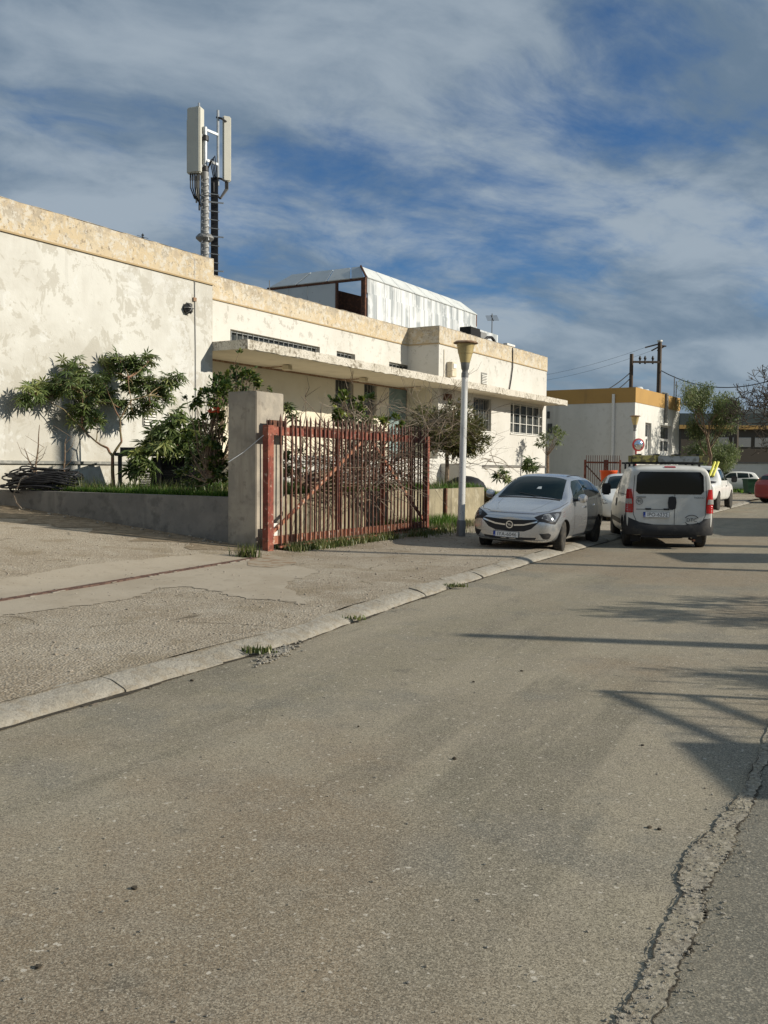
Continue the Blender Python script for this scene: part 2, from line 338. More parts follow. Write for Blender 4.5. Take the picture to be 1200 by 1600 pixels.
M['wood'] = mat('dark_pole_wood', (0.075, 0.055, 0.04), [dict(scale=6, stretch=(1, 1, 0.1), lo=0.45, hi=0.6, col=(0.13, 0.10, 0.075))], rough=0.9)
M['bark'] = mat('brown_bark', (0.16, 0.11, 0.075), [dict(scale=12, lo=0.45, hi=0.6, col=(0.26, 0.20, 0.14))], rough=0.95)
M['green_stem'] = mat('reddish_green_stem', (0.22, 0.18, 0.09), [dict(scale=5, lo=0.45, hi=0.6, col=(0.26, 0.13, 0.08))], rough=0.7)
M['dry'] = mat('dry_grey_twig', (0.30, 0.25, 0.19), [dict(scale=0.7, lo=.45, hi=.6, col=(0.13, 0.09, 0.06)), dict(scale=6, lo=0.45, hi=0.6, col=(0.20, 0.15, 0.105))], rough=0.95)
M['bare'] = mat('dark_bare_twig', (0.085, 0.07, 0.055), rough=0.95)
def leafmat(name, a, b, c=None, sc=3.0, tr=0.35):
    m = bpy.data.materials.new(name); m.use_nodes = True; t = NT(m.node_tree); pb = t.n['Principled BSDF']; out = t.n['Material Output']
    pos = t.new('ShaderNodeNewGeometry').outputs['Position']
    col = t.mix(t.ramp(t.noise(pos, sc, 3), 0.38, 0.64), (*a, 1), (*b, 1))
    oi = t.new('ShaderNodeObjectInfo').outputs['Random']; ri = t.new('ShaderNodeNewGeometry').outputs['Random Per Island']
    rr = t.math('FRACT', t.math('ADD', oi, ri))
    col = t.mix(t.ramp(rr, 0.72, 0.95), col, (*(c or b), 1))
    t.set(pb.inputs['Base Color'], col); pb.inputs['Roughness'].default_value = 0.42; pb.inputs['Specular IOR Level'].default_value = 0.4
    tl = t.new('ShaderNodeBsdfTranslucent'); t.set(tl.inputs[0], col); mx = t.new('ShaderNodeMixShader'); mx.inputs[0].default_value = tr
    t.l.new(pb.outputs[0], mx.inputs[1]); t.l.new(tl.outputs[0], mx.inputs[2]); t.l.new(mx.outputs[0], out.inputs[0]); return m
M['castor'] = leafmat('castor_leaf', (0.07, 0.11, 0.03), (0.14, 0.19, 0.055), (0.28, 0.31, 0.10))
M['orange_leaf'] = leafmat('citrus_leaf', (0.045, 0.085, 0.022), (0.10, 0.15, 0.035), (0.22, 0.25, 0.05))
M['olive_leaf'] = leafmat('dense_olive_leaf', (0.10, 0.11, 0.035), (0.17, 0.17, 0.055), (0.26, 0.22, 0.08))
M['bush_leaf'] = leafmat('bright_bush_leaf', (0.06, 0.10, 0.02), (0.15, 0.20, 0.035), (0.32, 0.33, 0.06))
M['willow'] = leafmat('loose_tree_leaf', (0.11, 0.15, 0.055), (0.21, 0.26, 0.10), (0.33, 0.36, 0.17), 0.6)
M['grass'] = leafmat('fresh_grass', (0.05, 0.12, 0.015), (0.11, 0.22, 0.03), (0.20, 0.25, 0.06), 2.0, 0.4)
M['weed'] = leafmat('weed_leaf', (0.06, 0.09, 0.02), (0.14, 0.17, 0.05), (0.30, 0.27, 0.13), 3.0, 0.3)
M['pod'] = mat('red_seed_pod', (0.45, 0.06, 0.02), rough=0.7)
ASPH = [
    dict(rotz=R(27), stretch=(1.0, 0.10, 1), scale=0.8, lo=0.42, hi=0.60, col=(0.37, 0.325, 0.24), fac=0.9, detail=4),
    dict(rotz=R(27), stretch=(1.0, 0.13, 1), scale=1.5, lo=0.52, hi=0.62, col=(0.175, 0.16, 0.12), fac=0.75, off=(5, 3, 0), detail=4),
    dict(scale=0.45, lo=0.42, hi=0.60, col=(0.31, 0.27, 0.20), fac=0.6),
    dict(scale=0.8, lo=0.52, hi=0.64, col=(0.19, 0.185, 0.16), fac=0.6, off=(5, 3, 0)),
    dict(scale=0.22, lo=0.48, hi=0.60, col=(0.27, 0.20, 0.13), fac=0.65, off=(11, 4, 0)),
    dict(scale=3.5, lo=0.42, hi=0.68, col=(0.29, 0.255, 0.20), fac=0.45),
    dict(scale=2.2, lo=0.60, hi=0.70, col=(0.13, 0.12, 0.10), fac=0.5, off=(1, 7, 0)),
    dict(kind='cell', scale=165, lo=0.45, hi=0.95, col=(0.52, 0.46, 0.35), fac=0.6),
    dict(kind='cell', scale=190, lo=0.5, hi=0.12, col=(0.075, 0.066, 0.05), fac=0.62),
    dict(scale=170, lo=0.50, hi=0.66, col=(0.10, 0.09, 0.07), fac=0.45),
    dict(kind='cell', scale=70, lo=0.972, hi=0.988, col=(0.58, 0.53, 0.44), fac=0.8, mask=(14, 0.46, 0.56)),
]
M['asphalt'] = mat('worn_asphalt', (0.265, 0.237, 0.168), ASPH, rmod=(3, 0.85, 0.98), spec=0.15, bump=[('noise', 160, 0.0022), ('noise', 2, 0.006)])
M['asphalt_dark'] = mat('darker_asphalt', (0.155, 0.150, 0.125), [dict(d, fac=d['fac'] * (0.3 if d['scale'] < 4 else .7)) for d in ASPH], rough=0.9, spec=0.15, bump=[('noise', 130, 0.003), ('noise', 25, 0.003)])
M['seam'] = mat('crumbled_seam_concrete', (0.29, 0.258, 0.19), [
    dict(scale=6, lo=0.4, hi=0.62, col=(0.28, 0.25, 0.20), fac=0.8), dict(kind='cell', scale=60, lo=0.5, hi=0.95, col=(0.48, 0.43, 0.34), fac=0.6),
    dict(kind='cell', scale=70, lo=0.4, hi=0.1, col=(0.12, 0.10, 0.075), fac=0.55)], rough=0.95, bump=[('noise', 90, 0.006), ('noise', 20, 0.004)])
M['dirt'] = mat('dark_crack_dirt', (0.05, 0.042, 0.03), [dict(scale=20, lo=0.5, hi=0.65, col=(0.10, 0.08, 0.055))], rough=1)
M['apron'] = mat('rough_apron_concrete', (0.37, 0.315, 0.235), [
    dict(scale=0.6, lo=0.4, hi=0.62, col=(0.28, 0.225, 0.155), fac=0.8), dict(scale=2.0, lo=0.5, hi=0.68, col=(0.42, 0.37, 0.29), fac=0.7),
    dict(kind='cell', scale=55, lo=0.45, hi=0.95, col=(0.58, 0.51, 0.41), fac=0.5),
    dict(kind='cell', scale=70, lo=0.42, hi=0.1, col=(0.16, 0.13, 0.095), fac=0.55),
    dict(scale=34, lo=0.54, hi=0.64, col=(0.19, 0.15, 0.105), fac=0.6, mask=(1.1, .42, .6)), dict(scale=1.2, lo=0.55, hi=0.66, col=(0.24, 0.19, 0.12), fac=0.55, off=(9, 2, 1)),
    dict(kind='edge', scale=0.5, lo=0.012, hi=0.003, col=(0.12, 0.095, 0.06), fac=0.8, mask=(0.6, 0.50, 0.58))],
    rough=0.95, bump=[('voro', 45, 0.009), ('noise', 30, 0.012), ('noise', 1.5, 0.03)])
M['drive'] = mat('trodden_drive_concrete', (0.35, 0.305, 0.245), [
    dict(scale=0.5, lo=0.4, hi=0.62, col=(0.27, 0.225, 0.17), fac=0.75), dict(scale=1.7, lo=0.52, hi=0.66, col=(0.41, 0.37, 0.31), fac=0.7),
    dict(kind='cell', scale=26, lo=0.5, hi=0.95, col=(0.46, 0.42, 0.36), fac=0.45), dict(kind='cell', scale=34, lo=0.4, hi=0.1, col=(0.15, 0.12, 0.085), fac=0.45),
    dict(scale=18, lo=0.56, hi=0.66, col=(0.15, 0.12, 0.085), fac=0.5)], rough=0.95, bump=[('voro', 22, 0.010), ('noise', 9, 0.025)])
M['smooth_conc'] = mat('smoothed_screed', (0.40, 0.345, 0.265), [
    dict(scale=1.1, lo=0.42, hi=0.62, col=(0.35, 0.295, 0.22), fac=0.8), dict(scale=12, lo=0.6, hi=0.68, col=(0.24, 0.20, 0.15), fac=0.5),
    dict(scale=3, lo=0.60, hi=0.7, col=(0.30, 0.26, 0.20), fac=0.6)], rough=0.9, bump=[('noise', 8, 0.006), ('noise', 60, 0.002)])
M['kerb'] = mat('kerb_concrete', (0.335, 0.31, 0.26), [
    dict(scale=2.5, lo=0.42, hi=0.62, col=(0.285, 0.26, 0.21), fac=0.8), dict(scale=8, lo=.5, hi=.6, col=(0.26, 0.22, 0.16), fac=.6), dict(kind='cell', scale=90, lo=0.5, hi=0.1, col=(0.20, 0.18, 0.15), fac=0.4),
    dict(scale=20, lo=0.58, hi=0.68, col=(0.18, 0.16, 0.13), fac=0.6)], rough=0.95, bump=[('noise', 16, 0.022), ('noise', 60, 0.008)])
M['earth'] = mat('garden_earth', (0.14, 0.11, 0.07), [dict(scale=3, lo=0.45, hi=0.6, col=(0.09, 0.12, 0.035), fac=0.8), dict(scale=20, lo=0.5, hi=0.65, col=(0.22, 0.18, 0.12))], rough=1, bump=[('noise', 6, 0.06)])
M['land'] = mat('rough_land', (0.15, 0.13, 0.085), [dict(scale=0.3, lo=0.4, hi=0.6, col=(0.10, 0.13, 0.045), fac=0.8), dict(scale=3, lo=0.45, hi=0.65, col=(0.17, 0.15, 0.10), fac=0.6)], rough=1)
M['hill'] = mat('wooded_hill', (0.06, 0.075, 0.075), [dict(scale=0.02, lo=0.4, hi=0.6, col=(0.08, 0.10, 0.095))], rough=1)
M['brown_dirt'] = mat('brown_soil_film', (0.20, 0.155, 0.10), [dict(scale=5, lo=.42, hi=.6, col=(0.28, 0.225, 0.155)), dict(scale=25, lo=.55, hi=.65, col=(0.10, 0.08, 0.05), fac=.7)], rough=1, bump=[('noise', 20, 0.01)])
M['rust_stain'] = mat('rust_stain_ground', (0.27, 0.19, 0.12), [dict(scale=6, lo=0.40, hi=0.55, col=(0.35, 0.295, 0.22))], rough=0.95)
M['rail'] = mat('rusted_ground_rail', (0.07, 0.04, 0.032), [dict(scale=10, lo=0.45, hi=0.6, col=(0.13, 0.08, 0.06))], rough=0.9)
M['plate'] = mat('plate_white', (0.80, 0.80, 0.78), rough=0.5, coords='object')
M['blue'] = mat('plate_blue', (0.03, 0.07, 0.35), rough=0.5, coords='object')
M['ink'] = mat('plate_ink', (0.02, 0.02, 0.025), rough=0.5, coords='object')
M['grey_ink'] = mat('badge_grey', (0.16, 0.16, 0.16), rough=0.4, metal=0.5, coords='object')
M['silver'] = mat('silver_car_paint', (0.56, 0.57, 0.58), [dict(scale=3, lo=0.4, hi=0.7, col=(0.52, 0.53, 0.54), fac=0.5)], rough=0.22, metal=0.75, coat=0.9, coords='object')
M['van_white'] = mat('dusty_white_car_paint', (0.70, 0.69, 0.64), [dict(scale=2.5, lo=0.4, hi=0.7, col=(0.55, 0.53, 0.47), fac=0.6), dict(scale=1.5, lo=0.4, hi=0.6, col=(0.42, 0.39, 0.33), fac=0.5, z=(0.9, 0.3))], rough=0.4, coat=0.25, coords='object')
M['car_white'] = mat('white_car_paint', (0.76, 0.76, 0.72), [dict(scale=2, lo=0.4, hi=0.7, col=(0.70, 0.69, 0.64), fac=0.6)], rough=0.35, coat=0.4, coords='object')
M['car_red'] = mat('red_car_paint', (0.27, 0.02, 0.018), rough=0.35, coat=0.4, coords='object')
M['car_glass'] = mat('tinted_car_glass', (0.010, 0.018, 0.017), rough=0.03, spec=0.28, coords='object')
M['van_glass'] = mat('black_van_glass', (0.006, 0.006, 0.007), rough=0.08, spec=0.5, coords='object')
M['trim'] = mat('black_car_trim', (0.022, 0.022, 0.023), [dict(scale=6, lo=0.5, hi=0.7, col=(0.05, 0.047, 0.042))], rough=0.6, coords='object')
M['chrome'] = mat('chrome', (0.72, 0.73, 0.74), rough=0.15, metal=1.0, coords='object')
M['lens'] = mat('headlight_lens', (0.30, 0.31, 0.32), [dict(kind='cell', scale=9, lo=0.3, hi=0.6, col=(0.05, 0.05, 0.055))], rough=0.06, metal=0.3, coat=1.0, coords='object')
M['red_lens'] = mat('red_tail_lens', (0.42, 0.012, 0.012), rough=0.12, coat=0.8, coords='object')
M['clear_lens'] = mat('clear_tail_lens', (0.35, 0.33, 0.30), rough=0.12, coat=0.8, coords='object')
M['tyre'] = mat('dusty_tyre', (0.035, 0.033, 0.03), [dict(scale=9, lo=0.45, hi=0.65, col=(0.075, 0.065, 0.05))], rough=0.9, coords='object', bump=[('noise', 40, 0.004)])
M['hub'] = mat('silver_hubcap', (0.40, 0.41, 0.42), [dict(scale=10, lo=0.5, hi=0.65, col=(0.25, 0.23, 0.20))], rough=0.35, metal=0.8, coords='object')
M['green_bin'] = mat('green_bin_plastic', (0.02, 0.075, 0.035), rough=0.5)
M['orange'] = mat('orange_plastic', (0.75, 0.10, 0.02), rough=0.45)
M['mirror'] = mat('convex_mirror_glass', (0.75, 0.77, 0.78), rough=0.02, metal=1.0)
M['red_rim'] = mat('red_mirror_rim', (0.40, 0.03, 0.03), rough=0.5)
# ================================================================== GROUND
def sheet(name, pts, m, z=None, parent=None, sub=0):
    mb = MB(); mb.add([Vector((p[0], p[1], z if z is not None else p[2])) for p in pts], [tuple(range(len(pts)))])
    o = mb.build(name, m, parent)
    bm = bmesh.new(); bm.from_mesh(o.data); bmesh.ops.triangulate(bm, faces=bm.faces)
    bmesh.ops.recalc_face_normals(bm, faces=bm.faces)
    if sum(f.normal.z for f in bm.faces) < 0: bmesh.ops.reverse_faces(bm, faces=bm.faces)
    bm.to_mesh(o.data); bm.free(); return o
tag(sheet('ground', [(-3000, -3000), (4000, -3000), (4000, 6000), (-3000, 6000)], M['land'], -0.06), kind='structure')

kp = [on_z(x, y) for x, y in [(0, 1140), (115, 1106), (230, 1072), (370, 1030), (480, 1000), (560, 968), (640, 941), (715, 915), (790, 892), (870, 868)]]
k0 = kp[0] - (kp[2] - kp[0]).normalized() * 9
k_end = on_z(1140, 795); k_far = k_end + (k_end - kp[-1]).normalized() * 9
kerb_line = [k0] + kp + [kp[-1].lerp(k_end, 0.33), kp[-1].lerp(k_end, 0.66), k_end, k_far]
def resample(pts, step):
    out = [pts[0].copy()]; rem = step; i = 0; cur = pts[0].copy()
    while i < len(pts) - 1:
        d = pts[i + 1] - cur
        if d.length >= rem: cur = cur + d.normalized() * rem; out.append(cur.copy()); rem = step
        else: rem -= d.length; cur = pts[i + 1].copy(); i += 1
    return out
right = [Vector((p.x + 30, p.y - 8, 0)) for p in kerb_line]
road_pts = [p + Vector((-0.04, 0.0, 0)) for p in kerb_line] + [k_far + Vector((3, 40, 0)), k_far + Vector((60, 40, 0)), Vector((60, -20, 0)), Vector((-10, -20, 0))]
tag(sheet('road', road_pts, M['asphalt'], 0.0), kind='structure')

# darker asphalt to the right of the broken seam, and the seam itself
rnd = random.Random(5)
seamL = [(930, 1640), (962, 1600), (985, 1560), (1018, 1500), (1040, 1440), (1068, 1400), (1060, 1370), (1075, 1330), (1110, 1300), (1140, 1262), (1162, 1232), (1185, 1180), (1206, 1120), (1228, 1060), (1255, 1000)]
seamR = [(985, 1660), (1022, 1600), (1052, 1540), (1068, 1500), (1092, 1455), (1105, 1425), (1098, 1395), (1125, 1355), (1142, 1330), (1152, 1296), (1172, 1268), (1186, 1222), (1210, 1165), (1232, 1110), (1262, 1030)]
def jag(px, amp, seed, n=14, z=0.0):
    r = random.Random(seed); pts = [on_z(x, y, z) for x, y in px]; out = []
    for a, b in zip(pts[:-1], pts[1:]):
        for i in range(n):
            k = i / n; q = a.lerp(b, k); nrm = Vector((-(b - a).y, (b - a).x, 0)).normalized()
            out.append(q + nrm * r.uniform(-amp, amp) * (1 if i % 3 else 2.0))
    out.append(pts[-1]); return out
L_ = jag(seamL, 0.007, 1); R_ = jag(seamR, 0.008, 2)
tag(sheet('road_edge_asphalt', R_ + [Vector((14, 13, 0)), Vector((14, -4, 0)), Vector((1.0, -4, 0))], M['asphalt_dark'], 0.004), kind='structure')
mb = MB(); nL = len(L_)
for i in range(nL - 1):
    a, b, c, d = [Vector((p.x, p.y, 0.026)) for p in (L_[i], L_[i + 1], R_[i + 1], R_[i])]
    cols = 6; row0 = [a.lerp(d, k / cols) for k in range(cols + 1)]; row1 = [b.lerp(c, k / cols) for k in range(cols + 1)]
    def bump(p): return Vector((p.x, p.y, 0.0075 + 0.0015 * math.sin(p.x * 31 + p.y * 17) * math.sin(p.y * 23 - p.x * 9)))
    for k in range(cols): mb.add([bump(row0[k]), bump(row0[k + 1]), bump(row1[k + 1]), bump(row1[k])], [(0, 1, 2, 3)])
    for e0, e1 in ((a, b), (c, d)):
        e0, e1 = bump(e0), bump(e1); mb.add([e0, e1, Vector((e1.x, e1.y, -0.01)), Vector((e0.x, e0.y, -0.01))], [(0, 1, 2, 3)])
seam = mb.build('road_seam', M['seam']); tag(seam, kind='structure')
cr_mb = MB(); r = random.Random(8)
for edge, wmax in ((L_, 0.007), (R_, 0.017)):
    for i in range(len(edge) - 1):
        f = max(0.0, math.sin(i * 0.31) + 0.45 * math.sin(i * 1.3) + 0.35) * r.uniform(0.4, 1.0) / 1.5
        if edge is R_: f = max(f, .25 * r.uniform(.5, 1.5))
        if f < 0.12: continue
        a, b = edge[i], edge[i + 1]; side = Vector(((b - a).y, -(b - a).x, 0)).normalized() * (wmax * f)
        sgn = -1 if edge is L_ else 1
        q = [Vector((p.x, p.y, 0.031)) for p in (a - side * .2, b - side * .2, b + side, a + side)]
        q = [Vector((p.x, p.y, 0.0125 if sgn < 0 else 0.008)) for p in q]
        if sgn < 0: q = q[::-1]
        cr_mb.add(q, [(0, 1, 2, 3)])
crk = cr_mb.build('crack', M['dirt'], seam); tag(crk, kind='stuff')

# rough apron, drive and sidewalk: one height field split at the gate pillar
def t_kerb(s):
    pts = [(p.dot(U), p.dot(V)) for p in kerb_line]
    for (s0, t0), (s1, t1) in zip(pts[:-1], pts[1:]):
        if s0 <= s <= s1: return t0 + (t1 - t0) * (s - s0) / (s1 - s0)
    return pts[0][1] if s < pts[0][0] else pts[-1][1]
def gz(s, t):
    z = 0.1
    if s < 13.6 and t > 9.6: z += 0.61 * min(1.0, (t - 9.6) / 7.4) * min(1, max(0, (13.6 - s) / .3))
    return z + 0.006 * math.sin(s * 2.1 + t) * math.sin(t * 1.7 - s * .6)
def field(name, s0, s1, tlim, m, ns, nt):
    mb = MB(); vs = []
    for i in range(ns + 1):
        s = s0 + (s1 - s0) * i / ns; ta = t_kerb(s) + 0.22; tb = tlim(s)
        for j in range(nt + 1):
            t = ta + (tb - ta) * j / nt; vs.append(W(s, t, gz(s, t)))
    mb.add(vs, [(i * (nt + 1) + j, (i + 1) * (nt + 1) + j, (i + 1) * (nt + 1) + j + 1, i * (nt + 1) + j + 1) for i in range(ns) for j in range(nt)])
    return tag(mb.build(name, m, smooth=True), kind='structure')
field('driveway', -6, 13.25, lambda s: 18.0, M['apron'], 60, 44)
field('sidewalk', 13.25, 60, lambda s: 10.9 if s < 23.9 else 17.98, M['apron'], 80, 14)

def overlay(name, px, m, zoff, n=9, amp=0.05, seed=3, zbase=0.1):
    """irregular thin patch lying on the apron, traced with a wandering edge"""
    r = random.Random(seed); pts = []
    P = [on_z(x, y, zbase) for x, y in px]
    for a, b in zip(P, P[1:] + P[:1]):
        for i in range(n): 
            q = a.lerp(b, i / n); pts.append(Vector((q.x + r.uniform(-amp, amp), q.y + r.uniform(-amp, amp), 0)))
    pts2 = [Vector((p.x, p.y)) for p in pts]
    xs = [p.x for p in pts2]; ys = [p.y for p in pts2]; grid = []; st = 0.25
    x = min(xs)
    while x < max(xs):
        y = min(ys)
        while y < max(ys): grid.append(Vector((x, y))); y += st
        x += st
    n0 = len(pts2); res = delaunay_2d_cdt(pts2 + grid, [(i, (i + 1) % n0) for i in range(n0)], [], 1, 1e-5)
    mb = MB(); mb.add([Vector((v.x, v.y, gz(Vector((v.x, v.y, 0)).dot(U), Vector((v.x, v.y, 0)).dot(V)) + zoff)) for v in res[0]], [tuple(f) for f in res[2]])
    o = mb.build(name, m, smooth=True); return tag(o, kind='structure')
overlay('screed_patch', [(-60, 985), (0, 962), (60, 955), (140, 945), (210, 935), (245, 920), (290, 917), (345, 926), (385, 937), (430, 938), (475, 945), (445, 912), (500, 893), (440, 880), (400, 868), (300, 873), (230, 880), (120, 893), (0, 912), (-60, 925)], M['smooth_conc'], 0.006, seed=4)
overlay('rust_stain', [(385, 885), (395, 870), (420, 868), (455, 872), (462, 882), (425, 888)], M['rust_stain'], 0.010, n=5, amp=0.03, seed=6)
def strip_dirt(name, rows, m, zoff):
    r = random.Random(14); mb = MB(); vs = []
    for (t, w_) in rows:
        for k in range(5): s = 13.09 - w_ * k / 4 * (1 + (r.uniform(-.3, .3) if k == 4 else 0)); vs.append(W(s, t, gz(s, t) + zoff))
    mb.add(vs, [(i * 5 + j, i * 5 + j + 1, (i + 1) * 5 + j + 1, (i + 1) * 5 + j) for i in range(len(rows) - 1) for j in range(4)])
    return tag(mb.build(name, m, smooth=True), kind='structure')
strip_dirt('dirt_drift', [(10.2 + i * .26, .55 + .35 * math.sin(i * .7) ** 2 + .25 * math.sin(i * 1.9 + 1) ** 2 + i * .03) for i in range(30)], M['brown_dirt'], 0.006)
# the ground rail of the sliding gate, running left out of view
ra, rb = on_z(-160, 966, .1), on_z(398, 873, .1); rm = on_z(0, 940, .1)
mb = MB()
for a, b in ((ra, rm), (rm, rb)):
    d = (b - a).normalized(); n = Vector((-d.y, d.x, 0))
    for off, hh in ((-0.045, 0.024), (0.028, 0.024)):
        mb.box(Vector((a.x, a.y, 0.1)) + n * off, Vector((b.x - a.x, b.y - a.y, 0)), n * 0.018, Z * hh)
    mb.box(Vector((a.x, a.y, 0.1)) - n * 0.027, Vector((b.x - a.x, b.y - a.y, 0)), n * 0.055, Z * 0.017)
rail = mb.build('ground_rail', M['rail'])
tag(rail, 'rusty steel rail of the sliding gate set across the driveway', 'rail')
mb = MB(); r = random.Random(17)
for k in range(46):
    q = ra.lerp(rb, k / 45.0) if False else (rm.lerp(rb, k / 45.0)); sd_ = r.choice((-1, 1)); 
    n = Vector((-(rb - rm).y, (rb - rm).x, 0)).normalized()
    if r.random() < 0.6:
        c = q + n * sd_ * r.uniform(0.05, 0.10); mb.box(Vector((c.x, c.y, 0.11)), (rb - rm).normalized() * r.uniform(.05, .16), n * r.uniform(.01, .03), Z * 0.009)
tag(mb.build('mortar_crumbs', M['kerb']), 'pale mortar crumbs along the rusty driveway rail', 'mortar', kind='stuff')

# kerb stones, each a piece
kerb = empty('kerb', kp[5]); tag(kerb, kind='structure')
kpts = resample(kerb_line, 1.12); rnd = random.Random(12)
def kerb_stone(a, b, seed):
    r = random.Random(seed); d = (b - a); L = d.length; d.normalize(); n = Vector((-d.y, d.x, 0)); mb = MB(); ns = 7
    prof = [(-0.02, -0.05), (0.0, 0.022), (0.03, 0.046), (0.12, 0.076), (0.25, 0.100), (0.262, 0.02)]
    rows = []
    for i in range(ns + 1):
        k = i / ns; wob = [r.uniform(-0.014, 0.014) for _ in prof]
        end = 0.003 if i in (0, ns) else 0
        rows.append([a + d * (L * k * 0.996 + 0.002) + n * (o + (wob[j] if 0 < j < 4 else 0) + end) + Z * (h + (wob[-j] * .6 if 0 < j < 5 else 0) - end) for j, (o, h) in enumerate(prof)])
    m_ = len(prof); vs = [q for row in rows for q in row]
    fs = [(i * m_ + j, (i + 1) * m_ + j, (i + 1) * m_ + j + 1, i * m_ + j + 1) for i in range(ns) for j in range(m_ - 1)]
    fs += [tuple(range(m_)), tuple(ns * m_ + j for j in range(m_))[::-1]]
    mb.add(vs, fs); return mb
for i, (a, b) in enumerate(zip(kpts[:-1], kpts[1:])):
    if a.y < 2.0: continue
    tw = rnd.uniform(-0.018, 0.018); n = Vector((-(b - a).y, (b - a).x, 0)).normalized()
    kerb_stone(a + n * (tw + rnd.uniform(-.006, .006)) + Z * rnd.uniform(-.012, .004), b + n * (tw + rnd.uniform(-.006, .006)) + Z * rnd.uniform(-.012, .004), i).build('kerb_stone', M['kerb'], kerb, smooth=True, angle=50)
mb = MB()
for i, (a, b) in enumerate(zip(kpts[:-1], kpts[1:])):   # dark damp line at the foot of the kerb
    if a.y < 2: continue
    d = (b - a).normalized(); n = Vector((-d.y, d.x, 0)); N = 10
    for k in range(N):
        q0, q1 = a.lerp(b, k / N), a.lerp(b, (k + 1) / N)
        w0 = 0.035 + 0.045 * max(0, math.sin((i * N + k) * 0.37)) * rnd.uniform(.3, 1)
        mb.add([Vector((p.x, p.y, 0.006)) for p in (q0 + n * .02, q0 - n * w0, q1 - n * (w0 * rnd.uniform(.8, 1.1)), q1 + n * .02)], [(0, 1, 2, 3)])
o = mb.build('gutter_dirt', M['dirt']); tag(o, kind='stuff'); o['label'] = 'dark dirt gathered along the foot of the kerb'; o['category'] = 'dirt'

# loose stones
def pebble_mesh(seed):
    r = random.Random(seed); bm = bmesh.new(); bmesh.ops.create_icosphere(bm, subdivisions=1, radius=1)
    for v in bm.verts: v.co = Vector((v.co.x * r.uniform(.7, 1.1), v.co.y * r.uniform(.6, 1), v.co.z * r.uniform(.4, .7)))
    out = ([v.co.copy() for v in bm.verts], [tuple(v.index for v in f.verts) for f in bm.faces]); bm.free(); return out
PB = [pebble_mesh(i) for i in range(4)]
def scatter_pebbles(name, spots, m, label):
    mb = MB()
    for p, sz in spots:
        vs, fs = PB[rnd.randrange(4)]; an = rnd.uniform(0, 6.3); c, s_ = math.cos(an), math.sin(an)
        mb.add([Vector((v.x * c - v.y * s_, v.x * s_ + v.y * c, v.z)) * sz + p for v in vs], fs)
    o = mb.build(name, m); return tag(o, label, 'pebbles', kind='stuff')
sp = []
for i in range(150):
    x = rnd.gauss(435, 17); y = 1019 - (x - 435) * 0.36 + rnd.gauss(0, 5); sp.append((on_z(x, y, .01), rnd.uniform(.008, .028)))
scatter_pebbles('kerb_gravel', sp, M['kerb'], 'small heap of pale gravel spilled against the kerb')
sp = []
for i in range(2400):
    s, t = rnd.uniform(3, 20), rnd.uniform(4.5, 12.5)
    if t < t_kerb(s) + .3 or (s > 13 and t > 9.8): continue
    sp.append((W(s, t, gz(s, t) + .004), rnd.choice((.005, .006, .008, .010, .014, .022))))
for i in range(60):
    k = rnd.random(); s, t = 13.2 - rnd.random() * .5, 10.9 + k * 6; sp.append((W(s, t, gz(s, t) + .01), rnd.uniform(.015, .045)))
scatter_pebbles('drive_pebbles', sp, M['drive'], 'scattered small stones on the rough concrete apron')
sp = []
for i in range(380):
    q = on_z(rnd.uniform(-60, 1250), 900 + 760 * rnd.random() ** 1.3, 0.003)
    if Vector(q).dot(V) > t_kerb(Vector(q).dot(U)) - .05: continue
    sp.append((q, rnd.choice((.003, .004, .005, .008))))
scatter_pebbles('road_grit', sp, M['kerb'], 'pale grit scattered over the worn asphalt road')
sp = []
for i in range(900):
    k = rnd.randrange(nL - 1); f = rnd.random() ** .7; q = R_[k].lerp(L_[k], f) if rnd.random() < .7 else R_[k] + Vector((rnd.uniform(-.02, .10), rnd.uniform(-.04, .04), 0)); sp.append((Vector((q.x, q.y, .010)), rnd.choice((.003, .004, .005, .007))))
scatter_pebbles('seam_gravel', sp, M['kerb'], 'fine loose gravel along the broken seam in the road')
sp = [(on_z(x, y, .005), z_ * .8) for x, y, z_ in [(300, 1063, .03), (231, 1075, .022), (1004, 1164, .016), (710, 1185, .02), (815, 1048, .02), (515, 968, .03), (560, 1135, .012), (1030, 1295, .016), (1015, 1292, .02), (60, 1510, .018), (210, 1387, .02), (445, 1000, .025), (740, 1065, .02)]]
scatter_pebbles('dark_clods', sp, M['dirt'], 'few dark clods lying loose on the road')

